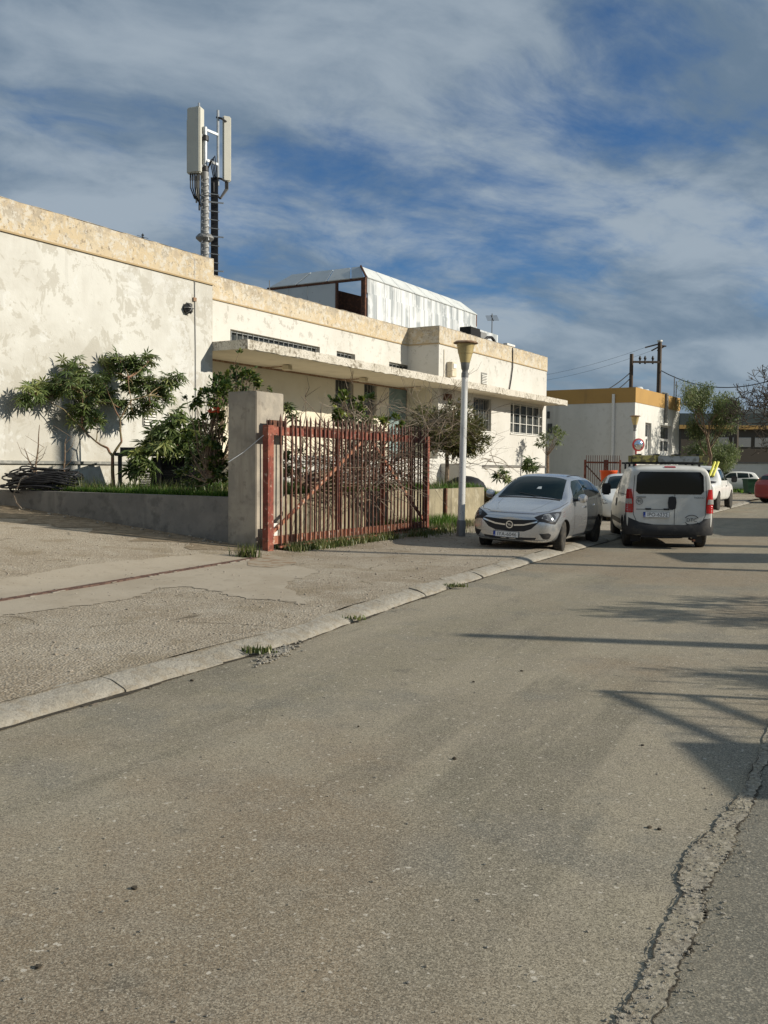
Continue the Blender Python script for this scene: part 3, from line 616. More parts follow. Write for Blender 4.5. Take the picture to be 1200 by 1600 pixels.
# ================================================================== BUILDINGS
def wall_st(name, m, parent, s0, s1, t0, t1, z0, z1, holes=(), ends=True):
    """wall slab between planes t0 (street side) and t1 with rectangular openings (s0,s1,z0,z1)"""
    ss = sorted({s0, s1, *[h[0] for h in holes], *[h[1] for h in holes]}); zs = sorted({z0, z1, *[h[2] for h in holes], *[h[3] for h in holes]})
    solid = lambda i, j: 0 <= i < len(ss) - 1 and 0 <= j < len(zs) - 1 and not any(h[0] <= (ss[i] + ss[i + 1]) / 2 <= h[1] and h[2] <= (zs[j] + zs[j + 1]) / 2 <= h[3] for h in holes)
    mb = MB()
    for i in range(len(ss) - 1):
        for j in range(len(zs) - 1):
            if not solid(i, j): continue
            a, b, c, d = ss[i], ss[i + 1], zs[j], zs[j + 1]
            mb.add([W(a, t0, c), W(b, t0, c), W(b, t0, d), W(a, t0, d)], [(0, 1, 2, 3)]); mb.add([W(a, t1, c), W(b, t1, c), W(b, t1, d), W(a, t1, d)], [(3, 2, 1, 0)])
            if not solid(i - 1, j): mb.add([W(a, t0, c), W(a, t0, d), W(a, t1, d), W(a, t1, c)], [(0, 1, 2, 3)])
            if not solid(i + 1, j): mb.add([W(b, t0, c), W(b, t0, d), W(b, t1, d), W(b, t1, c)], [(3, 2, 1, 0)])
            if not solid(i, j - 1): mb.add([W(a, t0, c), W(b, t0, c), W(b, t1, c), W(a, t1, c)], [(3, 2, 1, 0)])
            if not solid(i, j + 1): mb.add([W(a, t0, d), W(b, t0, d), W(b, t1, d), W(a, t1, d)], [(0, 1, 2, 3)])
    return mb.build(name, m, parent)
T1, T2 = 18.0, 19.5; ZT, ZB = 7.55, 6.82       # parapet top, bottom of the yellow band
sA = s_at(332, T1, 450)                         # end of the tall left block
sC = s_at(686, T1, 530); sD = s_at(854, T1, 600)
school = empty('school_building', W(sA, T1, 0), 'long low cream building with peeling yellow parapet band and thin concrete canopy', 'building')
sW0 = 4.0
wall_st('wall', M['wall_old'], school, sW0, sA, T1, T2 + .3, 0.2, ZB)
# middle wall with its openings
def hole(x0, y0, x1, y1, t):
    a = on_t(x0, y0, t); b = on_t(x1, y1, t); return (a.dot(U), b.dot(U), min(b.z, a.z), max(a.z, b.z))
mid_t = T2
def rect_at(x0, x1, ytop, ybot, t):
    """rectangle on plane t from the pixel columns x0, x1 and the rows measured at x0"""
    a = on_t(x0, ytop, t); b = on_t(x0, ybot, t); c = on_t(x1, ytop, t); return (a.dot(U), c.dot(U), b.z, a.z)
H_cl1 = rect_at(360, 500, 514, 534, mid_t); H_cl2 = rect_at(526, 555, 548, 564, mid_t); H_cl3 = rect_at(608, 640, 565, 580, mid_t)
H_w1 = rect_at(524, 553, 590, 652, mid_t); H_w2 = rect_at(569, 589, 597, 652, mid_t); H_d = rect_at(608, 637, 604, 712, mid_t)
sMid0 = sA; z_can0, z_can1 = 4.93, 5.16
H_cl = [(h[0], h[1], max(h[2], 5.30), h[3]) for h in (H_cl1, H_cl2, H_cl3)]
wall_st('wall', M['wall_white'], school, sA, sC + .3, T2, T2 + .3, z_can0 + .1, ZB, H_cl)
wall_st('wall', M['porch_wall'], school, sA, sC + .3, T2, T2 + .3, 1.2, z_can0 + .1, [H_w1, H_w2, (H_d[0], H_d[1], 1.95, H_d[3])])
H_A = rect_at(740, 768, 620, 672, T1); H_B = rect_at(798, 848, 629, 677, T1)
wall_st('wall', M['wall_white'], school, sC, sD, T1, T1 + .3, 1.72, ZB, [H_A, H_B])
def end_wall(name, m, s0, s1, t0, t1, z0, z1): return MB().bst(s0, s1, t0, t1, z0, z1).build(name, m, school)
end_wall('wall', M['wall_white'], sC, sC + .3, T1 + .3, T2, z_can0 + .1, ZB)
end_wall('wall', M['porch_wall'], sC, sC + .3, T1 + .3, T2, 1.72, z_can0 + .1)
end_wall('wall', M['wall_white'], sD - .3, sD, T1 + .3, 30, 1.2, ZB)
end_wall('wall', M['wall_white'], sA - .3, sA, T2 + .3, 30, ZB - 1, ZB)
# dark window rooms behind the openings
M['void'] = mat('dark_interior', (0.02, 0.02, 0.02), rough=1)
for h, t in [(H_w1, T2), (H_w2, T2), (H_A, T1), (H_B, T1)] + [(h, T2) for h in H_cl]:
    s0, s1, z0, z1 = h; win = MB(); e = 0.05
    win.bst(s0, s0 + e, t + .18, t + .24, z0, z1).bst(s1 - e, s1, t + .18, t + .24, z0, z1).bst(s0 + e, s1 - e, t + .18, t + .24, z0, z0 + e).bst(s0 + e, s1 - e, t + .18, t + .24, z1 - e, z1)
    wo = win.build('window', M['grey_frame'], school)
    n = max(1, round((s1 - s0) / (0.9)))
    for k in range(n):
        a = s0 + e + (s1 - s0 - 2 * e) * k / n; b = s0 + e + (s1 - s0 - 2 * e) * (k + 1) / n
        MB().bst(a + .012, b - .012, t + .205, t + .215, z0 + e, z1 - e).build('pane', M['dark_glass'], wo)
        if k: MB().bst(a - .012, a + .012, t + .18, t + .23, z0 + e, z1 - e).build('mullion', M['grey_frame'], wo)
def bars(h, t, n, m, r_=0.012, rows=3, off=0.02):
    s0, s1, z0, z1 = h; g = MB()
    for k in range(rows):
        z = z0 + .06 + (z1 - z0 - .12) * k / (rows - 1); g.bst(s0, s1, t + off, t + off + .012, z - .012, z + .012)
    go = g.build('window_grille', m, school)
    for k in range(n):
        s = s0 + (s1 - s0) * (k + .5) / n; MB().bst(s - r_, s + r_, t + off - .022, t + off - .002, z0 + .02, z1 - .02).build('bar', m, go)
bars(H_A, T1, 7, M['grey_frame'], .011, 4, .1); bars(H_B, T1, 5, M['white_bar'], .035, 4, .05); bars(H_w1, T2, 6, M['grey_frame'], .010, 4, .08); bars(H_w2, T2, 4, M['grey_frame'], .01, 4, .08)
for h, n in ((H_cl[0], 18), (H_cl[1], 5), (H_cl[2], 6)): bars(h, T2, n, M['alu'], .012, 2, .10)
for i in range(4):   # thin bars between the broad white ones
    s = H_B[0] + (H_B[1] - H_B[0]) * (i + 1) / 5; MB().bst(s - .008, s + .008, T1 + .12, T1 + .135, H_B[2], H_B[3]).build('thin_bar', M['grey_frame'], school)
lou = MB(); a0 = on_t(420, 533, T2).dot(U)
for k in range(5): lou.bst(a0, a0 + 1.0, T2 + .06, T2 + .12, 5.33 + k * .075, 5.37 + k * .075)
lv = lou.build('louvre', M['white_bar'], school); tag(lv, kind='stuff')
MB().bst(H_A[0] - .05, H_A[1] + .05, T1 - .05, T1 + .17, H_A[2] - .05, H_A[2] - .003).build('window_sill', M['white_bar'], school)
MB().bst(H_B[0] - .05, H_B[1] + .05, T1 - .05, T1 + .17, H_B[2] - .05, H_B[2] - .003).build('window_sill', M['white_bar'], school)
# door
d0, d1, _, dz = H_d
door = MB().bst(d0 + .04, d1 - .04, T2 + .06, T2 + .11, 1.98, dz - .04).build('door', M['teal_door'], school)
MB().bst(d0, d0 + .038, T2 + .03, T2 + .14, 1.95, dz).bst(d1 - .038, d1, T2 + .03, T2 + .14, 1.95, dz).bst(d0 + .038, d1 - .038, T2 + .03, T2 + .14, dz - .038, dz).build('frame', M['grey_frame'], door)
MB().bst(d0 + .12, d0 + .17, T2 + .02, T2 + .058, 3.0, 3.16).build('handle', M['chrome'], door)
# parapets (proud of the walls), with worn copings
def parapet(s0, s1, t0, t1, zt=ZT):
    b = MB().bst(s0, s1, t0, t1, ZB, zt - .03).build('parapet', M['band'], school)
    r = random.Random(int(s0 * 10)); mb = MB(); along = (s1 - s0) > (t1 - t0); L = (s1 - s0) if along else (t1 - t0); n = max(2, int(L / .25)); vs = []
    for i in range(n + 1):
        k = i / n; h = [zt - .03 + r.uniform(.005, .028) for _ in range(2)]
        if along: q = [W(s0 + L * k, t0 - r.uniform(0, .02), zt - .03), W(s0 + L * k, t0 + .01, h[0]), W(s0 + L * k, t1 - .01, h[1]), W(s0 + L * k, t1, zt - .03)]
        else: q = [W(s0 - r.uniform(0, .02), t0 + L * k, zt - .03), W(s0 + .01, t0 + L * k, h[0]), W(s1 - .01, t0 + L * k, h[1]), W(s1, t0 + L * k, zt - .03)]
        vs += q
    mb.add(vs, [(i * 4 + j, (i + 1) * 4 + j, (i + 1) * 4 + j + 1, i * 4 + j + 1) if along else (i * 4 + j + 1, (i + 1) * 4 + j + 1, (i + 1) * 4 + j, i * 4 + j) for i in range(n) for j in range(3)] + [(0, 1, 2, 3), (n * 4 + 3, n * 4 + 2, n * 4 + 1, n * 4)])
    mb.build('coping', M['coping'], b)
    return b
E = 0.025
parapet(sW0, sA + E, T1 - E, T1 + .25); parapet(sA - .25, sA + E, T1 + .252, 31)
parapet(sA + E + .002, sC - E - .002, T2 - E, T2 + .25)
parapet(sC - E, sD + E, T1 - E, T1 + .25); parapet(sC - E, sC + .25, T1 + .252, T2 + .25); parapet(sD - .25, sD + E, T1 + .252, 31)
for (a, b, t) in ((sW0, sA, T1), (sA, sC - .03, T2), (sC, sD, T1)):   # thin tan line below the band
    MB().bst(a, b, t - .045, t, ZB - .045, ZB - .004).build('drip_moulding', M['drip'], school)
MB().bst(sC - .045, sC - .002, T1, T2 - .05, ZB - .045, ZB - .004).build('drip_moulding', M['drip'], school)
MB().bst(sW0, sD - .3, T2 + .3, 31, 6.9, 7.0).build('roof', M['coping'], school)
# canopy slab
tc0 = T1 - 1.28; sK0 = sA + 0.02; sK1 = on_t(886, 631, tc0).dot(U)
can = MB().bst(sK0, sC, tc0 + .03, T2, z_can0, z_can1).bst(sC, sK1, tc0 + .03, T1, z_can0, z_can1).bst(sD + .002, sK1, T1, T1 + 1.2, z_can0, z_can1).build('canopy', M['soffit'], school)
r = random.Random(3); mb = MB(); n = 150; vs = []
for i in range(n + 1):
    s = sK0 - .03 + (sK1 + .06 - sK0) * i / n
    vs += [W(s, tc0 + .03, z_can0 - .01 - r.uniform(0, .05)), W(s, tc0 - .015 - r.uniform(0, .012), z_can0 - .02 + r.uniform(-.03, .01)), W(s, tc0 - .02, z_can0 + .12), W(s, tc0 - .015, z_can1 + .005), W(s, tc0 + .03, z_can1 + r.uniform(.0, .03)), W(s, tc0 + .25, z_can1 + .012)]
mb.add(vs, [(i * 6 + j, (i + 1) * 6 + j, (i + 1) * 6 + j + 1, i * 6 + j + 1) for i in range(n) for j in range(5)])
mb.build('canopy_edge', M['canopy_lip'], can)
MB().bst(sK0 - .03, sK0 - .002, tc0, T1 - .005, z_can0 - .02, z_can1 + .01).build('canopy_edge', M['canopy_lip'], can)
MB().bst(sK1 + .002, sK1 + .03, tc0 + .03, T1 + 1.2, z_can0 - .02, z_can1 + .01).build('canopy_edge', M['canopy_lip'], can)
MB().bst(sA + .01, sC - .01, T2 - .05, T2 - .002, z_can0 - .06, z_can0 - .002).build('cable_duct', M['lamp_cap'], school)
for x, y in ((440, 575), (560, 592), (645, 605)):    # three arm lamps under the canopy
    s = on_t(x, y, T2 - .9).dot(U)
    arm = MB().bst(s - .02, s + .02, T2 - 1.0, T2 - .06, z_can0 - .07, z_can0 - .03).build('porch_lamp', M['lamp_cap'], school)
    MB().bst(s - .11, s + .11, T2 - 1.25, T2 - 1.002, z_can0 - .17, z_can0 - .02).build('lamp_head', M['soffit'], arm)
# slab ledge at floor height and plinth below
MB().bst(sW0, sA - .002, T1 - .07, T1 - .002, 1.62, 1.69).build('ledge', M['grey_frame'], school)
MB().bst(s_at(742, T1), sD + .02, T1 - .05, T1 + .3, 1.63, 1.70).build('ledge', M['grey_conc'], school)
MB().bst(sC, sD, T1 + .02, T1 + .3, 0.2, 1.628).build('plinth', M['wall_white'], school)
# porch platform with a low parapet and steps
sp0, sp1 = s_at(440, T1 - .4, 690), sC - .02
MB().bst(sA + 1.0, sC - .02, T1 - .6, T2, 0.9, 1.95).build('porch_platform', M['wall_white'], school)
MB().bst(sC + .1, sC + 3.1, T1 - 1.4, T1 - .06, 0.8, 1.50).build('step', M['wall_white'], school)
MB().bst(sC - .9, sC + 1.2, T1 - 1.5, T1 - .62, 0.8, 1.75).build('step', M['wall_white'], school)
# small fittings on the walls
o = on_t(291, 482, T1)
f_ = MB().lathe([(.0, 0), (.13, .0), (.15, .05), (.15, .10), (.09, .16), (0, .16)], o, 14, axis=-V, ref=Z).build('bulkhead_lamp', M['black'], school, smooth=True)
g = MB()
for k in range(3):
    a = k * math.pi / 3; dd = (U * math.cos(a) + Z * math.sin(a)); g.tube([o - V * .08 + dd * .17, o - V * .19 + dd * .10, o - V * .21, o - V * .19 - dd * .10, o - V * .08 - dd * .17], .012, 5)
g.build('lamp_guard', M['grey_metal'], f_)
c0 = on_t(303, 404, T1); c1 = on_t(305, 690, T1)
MB().tube([c0 - V * .02, (c0 + c1) / 2 - V * .02 + U * .02, c1 - V * .02], .012, 5).build('cable', M['grey_metal'], school)
o = on_t(303, 468, T1); MB().bst(o.dot(U) - .06, o.dot(U) + .06, T1 - .05, T1 - .002, o.z - .05, o.z + .05).build('junction_box', M['lamp_cap'], school)
def louvre_vent(x0, x1, y0, y1, t, n, m=None):
    h = rect_at(x0, x1, y0, y1, t); mb = MB(); vo = MB().bst(h[0] - .04, h[1] + .04, t - .02, t - .002, h[2] - .04, h[3] + .04).build('wall_vent', M['grey_frame'], school)
    for k in range(n):
        z = h[2] + (h[3] - h[2]) * k / n; MB().box(W(h[0], t - .024, z), U * (h[1] - h[0]), V * -.04 - Z * .03, Z * .02).build('slat', m or M['white_bar'], vo)
louvre_vent(752, 760, 583, 598, T1, 6)
louvre_vent(224, 242, 622, 662, T1, 9)
o = on_t(701, 578, T1); so = o.dot(U)
bx_ = MB().bst(so - .22, so + .22, T1 - .28, T1 - .002, o.z - .3, o.z + .32).build('wall_box', M['soffit'], school, bevel=.02)
MB().bst(so - .14, so + .16, T1 - .31, T1 - .282, o.z + .05, o.z + .25).build('cover_plate', M['white_bar'], bx_)
c0 = on_t(801, 548, T1 - .05); c1 = on_t(798, 612, T1 - .05)
MB().tube([c0 + Z * .1 + V * .3, c0 + Z * .12, c0, (c0 * .6 + c1 * .4) + U * .1, (c0 * .3 + c1 * .7) - U * .02, c1 - U * .2], .03, 6).build('cable', M['black'], school)
MB().tube([on_t(694, 546, T1 - .02), on_t(694, 590, T1 - .02)], .018, 5).build('cable', M['soffit'], school)
o = on_t(698, 600, T1); MB().bst(o.dot(U) - .3, o.dot(U) + .1, T1 - .22, T1 - .002, 4.45, 4.72).build('junction_box', M['rust_dark'], school)
o = on_t(557 * 1.0 + 203, 736, T1)
MB().bst(o.dot(U) - .12, o.dot(U) + .12, T1 - .004, T1 + .019, 1.35, 1.55).build('air_brick', M['coping'], school)

# ---- roof cabin of worn panels
tR = 21.5
def Rp(x, y, t=tR): return on_t(x, y, t)
pc = Rp(570, 433); sR0 = pc.dot(U); zE = pc.z; sR1 = on_t(743, 493, tR).dot(U); zTop = zE + 0.62; ins = 0.55
pl = on_t(420, 449, tR + 6); 
# width of the cabin, measured along the end face
d = ray(420, 449); n_ = U; k = (sR0) / d.dot(U); tR1 = (d * k).dot(V)
cabin = empty('roof_cabin', W(sR0, tR, 7.0), 'derelict white panelled rooftop cabin with sloping roof edge and a missing corner panel', 'cabin')
fr = MB()
for s, t in ((sR0, tR), (sR1, tR), (sR0, tR1), (sR1, tR1)): fr.bst(s - .06, s + .06, t - .06, t + .06, 7.0, zE)
for s in (sR0,): fr.bst(s - .05, s + .05, tR + .062, tR1 - .062, zE - .12, zE)
fr.bst(sR0 + .062, sR1 - .062, tR - .05, tR + .05, zE - .10, zE - .002)
fr.build('frame', M['rust_dark'], cabin)
def panel(name, q, m, parent=cabin, th=.04):
    n = (q[1] - q[0]).cross(q[3] - q[0]).normalized(); MB().prism([Vector(p) for p in q], -n * th).build(name, m, parent)
# long side: narrow top strips and tall streaked sheets
N = 15; e = .012
for i in range(N):
    a = sR0 + .08 + (sR1 - sR0 - .16) * i / N + e; b = sR0 + .08 + (sR1 - sR0 - .16) * (i + 1) / N - e
    panel('upper_panel', [W(a, tR - .07, zE - .72), W(b, tR - .07, zE - .72), W(b, tR - .07, zE - .02), W(a, tR - .07, zE - .02)], M['panel_white'])
    dt = .115 + (i % 3) * .008
    panel('side_panel', [W(a - e * .5, tR - dt, 7.0), W(b + e * .5, tR - dt, 7.0), W(b + e * .5, tR - dt, zE - .66), W(a - e * .5, tR - dt, zE - .66)], M['panel_white'])
# the lower run continuing beyond the cabin
sR2 = on_t(775, 520, tR).dot(U)
for i in range(5):
    a = sR1 + .05 + (sR2 - sR1) * i / 5; b = a + (sR2 - sR1) / 5 - .03; panel('side_panel', [W(a, tR - .11, 7.0), W(b, tR - .11, 7.0), W(b, tR - .11, zE - .75), W(a, tR - .11, zE - .75)], M['panel_white'])
panel('side_panel', [W(sR2, tR + 3, 7.0), W(sR2, tR, 7.0), W(sR2, tR, zE - .75), W(sR2, tR + 3, zE - .75)], M['panel_grey'])
# end face: panels, with one bay open beside the corner
def t_on_end(x, y):
    d = ray(x, y); k = sR0 / d.dot(U); return (d * k).dot(V)
tb0 = t_on_end(525, 470)
ends = [tR1 - .02, t_on_end(452, 460), t_on_end(481, 460), tb0]
for i in range(3):
    a, b = ends[i], ends[i + 1]
    panel('end_panel', [W(sR0 - .03, a - e, 7.0), W(sR0 - .03, b + e, 7.0), W(sR0 - .03, b + e, zE - .13), W(sR0 - .03, a - e, zE - .13)], M['panel_grey'])
fr2 = MB().bst(sR0 - .07, sR0 + .05, tb0 - .10, tb0 - .004, 7.0, zE - .13).bst(sR0 - .05, sR0 + .06, tR + .07, tR + .16, 7.0, zE - .13).build('door_post', M['rust_dark'], cabin)
# clutter seen through the open bay, plus a panel painting its interior shade dark
mb = MB(); mb.box(W(sR0 + 1.2, tR + .2, 8.6), U * .1, V * (tb0 - tR - .2), Z * .12); mb.box(W(sR0 + .5, tR + .4, 7.4), U * 1.2, V * 1.0, Z * .6 + U * .2)
mb.box(W(sR0 + 2.5, tR + .1, 7.0), U * .1, V * (tR1 - tR - .3), Z * 1.75); mb.box(W(sR0 + .4, tR + .3, 8.3), U * 2.0 - Z * .3, V * 1.4, Z * .05)
mb.prism([W(sR0 + .9, tR + .1, 7.0), W(sR0 + .9, tb0 + 1.0, 7.0), W(sR0 + .9, tb0 + 1.0, zE - .10), W(sR0 + .9, tR + .1, zE - .80)], U * .1)
mb.build('clutter_and_shade', M['rust_dark'], cabin)
panel('back_panel', [W(sR0 + .2, tR1, 7.0), W(sR1, tR1, 7.0), W(sR1, tR1, zE - .9), W(sR0 + .2, tR1, zE - .9)][::-1], M['rust_dark'])
# sloping mansard panels
top0, top1 = sR0 + ins, sR1 - ins * 1.3; tt0, tt1 = tR + ins, tR1 - ins * 1.6
seg = [0, .30, .62, .86, 1.0]
for i in range(4):
    f0, f1 = 1 - seg[i], 1 - seg[i + 1]
    lo = lambda f: W(sR0 - .08, tR - .05 + (tR1 - tR) * f, zE); hi = lambda f: W(top0, tt0 + (tt1 - tt0) * f, zTop)
    eps = .006
    panel('roof_panel', [lo(f0 - eps * 1.6), lo(f1 + eps * 1.6), hi(f1 + eps * 1.6), hi(f0 - eps * 1.6)], M['panel_grey'] if i != 2 else M['roof_panel'])
for i in range(8):
    f0, f1 = i / 8, (i + 1) / 8
    lo = lambda f: W(sR0 + .04 + (sR1 - sR0) * f, tR - .12, zE); hi = lambda f: W(top0 + (top1 - top0) * f, tt0, zTop); eps = .002
    panel('roof_panel', [lo(f0 + eps), lo(f1 - eps), hi(f1 - eps), hi(f0 + eps)], M['roof_panel'])
lo0, lo1, hi0, hi1 = W(sR1 + .05, tR - .05, zE), W(sR1 + .05, tR1, zE), W(top1, tt0, zTop), W(top1, tt1, zTop)
panel('roof_panel', [lo0, lo1, hi1, hi0], M['panel_grey'])
MB().tube([W(sR0 - .06, tR - .10, zE + .02), W(top0, tt0, zTop + .02)], .05, 5).build('hip_strip', M['rust_dark'], cabin)

# roof things
o = on_t(742, 521, T1 + 1.5); so = o.dot(U)
ac = empty('roof_unit', W(so, T1 + 1.5, 7.0), 'small grey air conditioning unit peeping over the far parapet', 'air conditioner')
MB().bst(so - .9, so + .2, T1 + 1.3, T1 + 1.9, 7.0, o.z + .22).build('casing', M['void'], ac, bevel=.02)
MB().bst(so + .25, so + 1.0, T1 + 1.3, T1 + 1.9, 7.0, o.z + .12).build('casing', M['grey_metal'], ac, bevel=.02)
pts = [on_t(x, y, T1 + .5) for x, y in ((752, 541), (756, 532), (762, 527), (768, 527), (772, 532), (775, 542))]
tag(MB().tube([pts[0] - Z * .6] + pts + [pts[-1] - Z * .6], .07, 8).build('black_hose', M['black'], smooth=True), 'thick black hose arching over the right parapet', 'hose')
o = on_t(795, 544, T1 + .15); tag(MB().bst(o.dot(U) - .5, o.dot(U) + .5, T1 + .02, T1 + .24, ZT + .02, ZT + .12).build('cable_box', M['white_bar'], bevel=.01), 'flat white cable box lying on the right parapet', 'box')
o = on_t(770, 512, T1 + 5); zz0 = 7.0
tv = empty('tv_aerial', Vector((o.x, o.y, 7.0)), 'tilted television aerial on a thin mast at the right end of the roof', 'aerial')
top = on_t(769, 490, T1 + 5)
MB().tube([Vector((top.x, top.y, 7.0)), top], .03, 5).build('mast', M['grey_metal'], tv)
bt = top - Z * .25; dr = (U * .5 + V * .3 + Z * .25).normalized()
MB().tube([bt - dr * .7, bt + dr * .6], .025, 5).build('boom', M['black'], tv)
for k in range(6):
    c = bt + dr * (-.6 + k * .22); q = (V - U * .3).normalized(); MB().tube([c - q * .35, c + q * .35], .012, 4).build('element', M['grey_metal'], tv)
o = on_t(223, 372, T1 + .1); mb = MB().tube([o - Z * .2, o + Z * .12], .012, 5)
for k in range(3): mb.lathe([(0, 0), (.035, .0), (.035, .03), (0, .03)], o + Z * (-.08 + k * .07), 8)
mb.tube([o + Z * .03 - U * .2, o + Z * .03 + U * .2], .006, 4)
tag(mb.build('parapet_insulator', M['black']), 'small black insulator stack standing on the left parapet', 'insulator')
o = on_t(421, 438, tR + 5); tag(MB().tube([Vector((o.x, o.y, 7.0)), o], .02, 5).build('roof_rod', M['grey_metal']), 'thin rod standing left of the rooftop cabin', 'rod')

# ---- antenna mast
mt = 21.0; D0 = on_t(322, 400, mt); mx, my = D0.x, D0.y
px = lambda x, y, dt=0.0: on_t(x, y, mt + dt)
mast = empty('antenna_mast', Vector((mx, my, 7.0)), 'galvanised mobile phone mast with three panel antennas behind the parapet', 'antenna mast')
ztop = px(322, 270).z; zm = px(322, 200).z
def at_m(x, z, dt=0.0):   # point near the mast by picture column, height z
    q = on_t(x, 300, mt + dt); return Vector((q.x, q.y, z))
pole_c = at_m(320, 7.0)
MB().tube([pole_c, Vector((pole_c.x, pole_c.y, ztop))], [.145, .135], 16).build('pole', M['grey_metal'], mast, smooth=True)
zf = px(320, 372).z
MB().lathe([(.19, -.12), (.30, -.02), (.30, .02), (.21, .12)], Vector((pole_c.x, pole_c.y, zf)), 16).build('flange', M['grey_metal'], mast)
MB().tube([Vector((pole_c.x, pole_c.y, ztop - .1)), Vector((pole_c.x, pole_c.y, zm))], .085, 10).build('upper_pole', M['galv'], mast, smooth=True)
r = random.Random(2)
# climbing rungs up the lit side (zig-zag) and the cable ladder to the right
mb = MB(); n = 34
for k in range(n):
    z = 7.3 + (ztop - 7.5) * k / n; side = 1 if k % 2 else -1
    c = Vector((pole_c.x + .06, pole_c.y - .19, z)); mb.tube([c + Vector((-.04 * side, 0, 0)), c + Vector((.12 * side, -.06, .04)), c + Vector((.10 * side, -.06, .13))], .014, 4)
tag(mb.build('step_bolts', M['galv'], mast), kind='stuff')
lx = at_m(334, 7.0)
MB().box(Vector((lx.x - .10, lx.y, 6.6)), Vector((.24, 0, 0)), Vector((0, .05, 0)), Z * (px(334, 277).z - 6.6)).build('cable_tray', M['black'], mast)
for k in range(14):
    z = 7.0 + (px(334, 290).z - 7.0) * k / 14; MB().box(Vector((lx.x - .22, lx.y - .06, z)), Vector((.42 + (.14 if k % 4 == 0 else 0), 0, -.05)), Vector((0, .03, 0)), Z * (.025 if k % 4 else .045)).build('rung', M['galv'], mast)
# left pair of panels
def pant(x0, x1, y0, y1, dt, depth, yaw, name='panel_antenna'):
    a = at_m(x0, 0, dt); b = at_m(x1, 0, dt); za, zb = px((x0 + x1) / 2, y1, dt).z, px((x0 + x1) / 2, y0, dt).z
    c = (a + b) / 2; wd = (b - a).length; ax = Vector((math.cos(yaw), math.sin(yaw), 0)); ay = Vector((-math.sin(yaw), math.cos(yaw), 0))
    o = MB().box(Vector((c.x, c.y, za)) - ax * wd / 2 - ay * depth / 2, ax * wd, ay * depth, Z * (zb - za)).build(name, M['antenna'], mast, bevel=.035, smooth=True)
    return o, c, za, zb
p1, c1, za, zb = pant(296, 312, 168, 271, -.1, .16, R(-20)); pant(309, 315, 168, 272, .15, .34, R(-16)); pant(295, 306, 186, 272, .25, .2, R(-20))
MB().tube([at_m(311, zb - .2), at_m(311, px(311, 161).z)], .035, 8).build('support_tube', M['galv'], mast)
mb = MB()
for k in range(5): mb.tube([c1 + Vector((-.13 + k * .07, 0, 0)) + Z * za, c1 + Vector((-.13 + k * .07, 0, 0)) + Z * (za - .22)], .03, 6)
mb.build('connector_block', M['black'], mast)
pant(309, 311, 272, 316, 0, .03, 0, 'hanging_bracket')
# right pipe with its panel
zr1 = px(340, 172).z; zr0 = px(340, 290).z; rp = at_m(340.5, 0)
MB().tube([Vector((rp.x, rp.y, zr0)), Vector((rp.x, rp.y, zr1))], .045, 8).build('support_tube', M['galv'], mast, smooth=True)
p2, c2, za2, zb2 = pant(350, 358.5, 182, 284, 0, .14, R(25))
for y in (206, 253): 
    z = px(330, y).z; MB().box(Vector((pole_c.x - .02, pole_c.y - .04, z - .04)), Vector((rp.x - pole_c.x + .04, rp.y - pole_c.y, 0)), Vector((0, .08, 0)), Z * .08).build('cross_arm', M['galv'], mast)
for y in (188, 282):
    z = px(345, y).z; MB().tube([Vector((rp.x - .05, rp.y, z + .05)), Vector((rp.x + .12, rp.y - .05, z)), Vector((c2.x, c2.y, z + .04))], .035, 6).build('clamp', M['black'], mast)
for y in (214, 262):
    z = px(315, y).z; MB().tube([Vector((pole_c.x, pole_c.y, z)), at_m(312, z + .1)], .04, 6).build('clamp', M['galv'], mast); MB().lathe([(.1, -.08), (.13, -.08), (.13, .08), (.1, .08)], Vector((pole_c.x, pole_c.y, z)), 10).build('collar', M['black'], mast)
mb = MB()
for k in range(5):
    a = c1 + Vector((-.13 + k * .07, 0, za - .2)); b = Vector((pole_c.x - .12, pole_c.y - .15, za - .7 - k * .06))
    mb.tube([a, a - Z * .25, a.lerp(b, .4) - Z * .35, b], .022, 5)
for k in range(3):
    a = Vector((c2.x - .04 + k * .04, c2.y, za2)); b = Vector((lx.x, lx.y, za2 - .2))
    mb.tube([a, a - Z * .25, a.lerp(b, .5) - Z * .55, b - Z * .3, b], .025, 5)
for k in range(4): mb.tube([Vector((pole_c.x + .1, pole_c.y, ztop + .1)), Vector((pole_c.x + .2 + k * .05, pole_c.y - .1, ztop + .35 + k * .05)), Vector((lx.x + .04 * k, lx.y, ztop - .1))], .02, 5)
mb.tube([Vector((pole_c.x - .2, pole_c.y, px(320, 305).z)), Vector((pole_c.x + .25, pole_c.y - .25, px(320, 310).z))], .02, 5)
tag(mb.build('feeder_cable', M['black'], mast), kind='stuff')
MB().tube([at_m(307, px(307, 275).z), at_m(307, px(307, 317).z)], .03, 5).build('hanging_rod', M['grey_metal'], mast)
MB().tube([at_m(311.5, px(307, 300).z), at_m(311.5, px(307, 327).z)], .03, 5).build('hanging_rod', M['black'], mast)

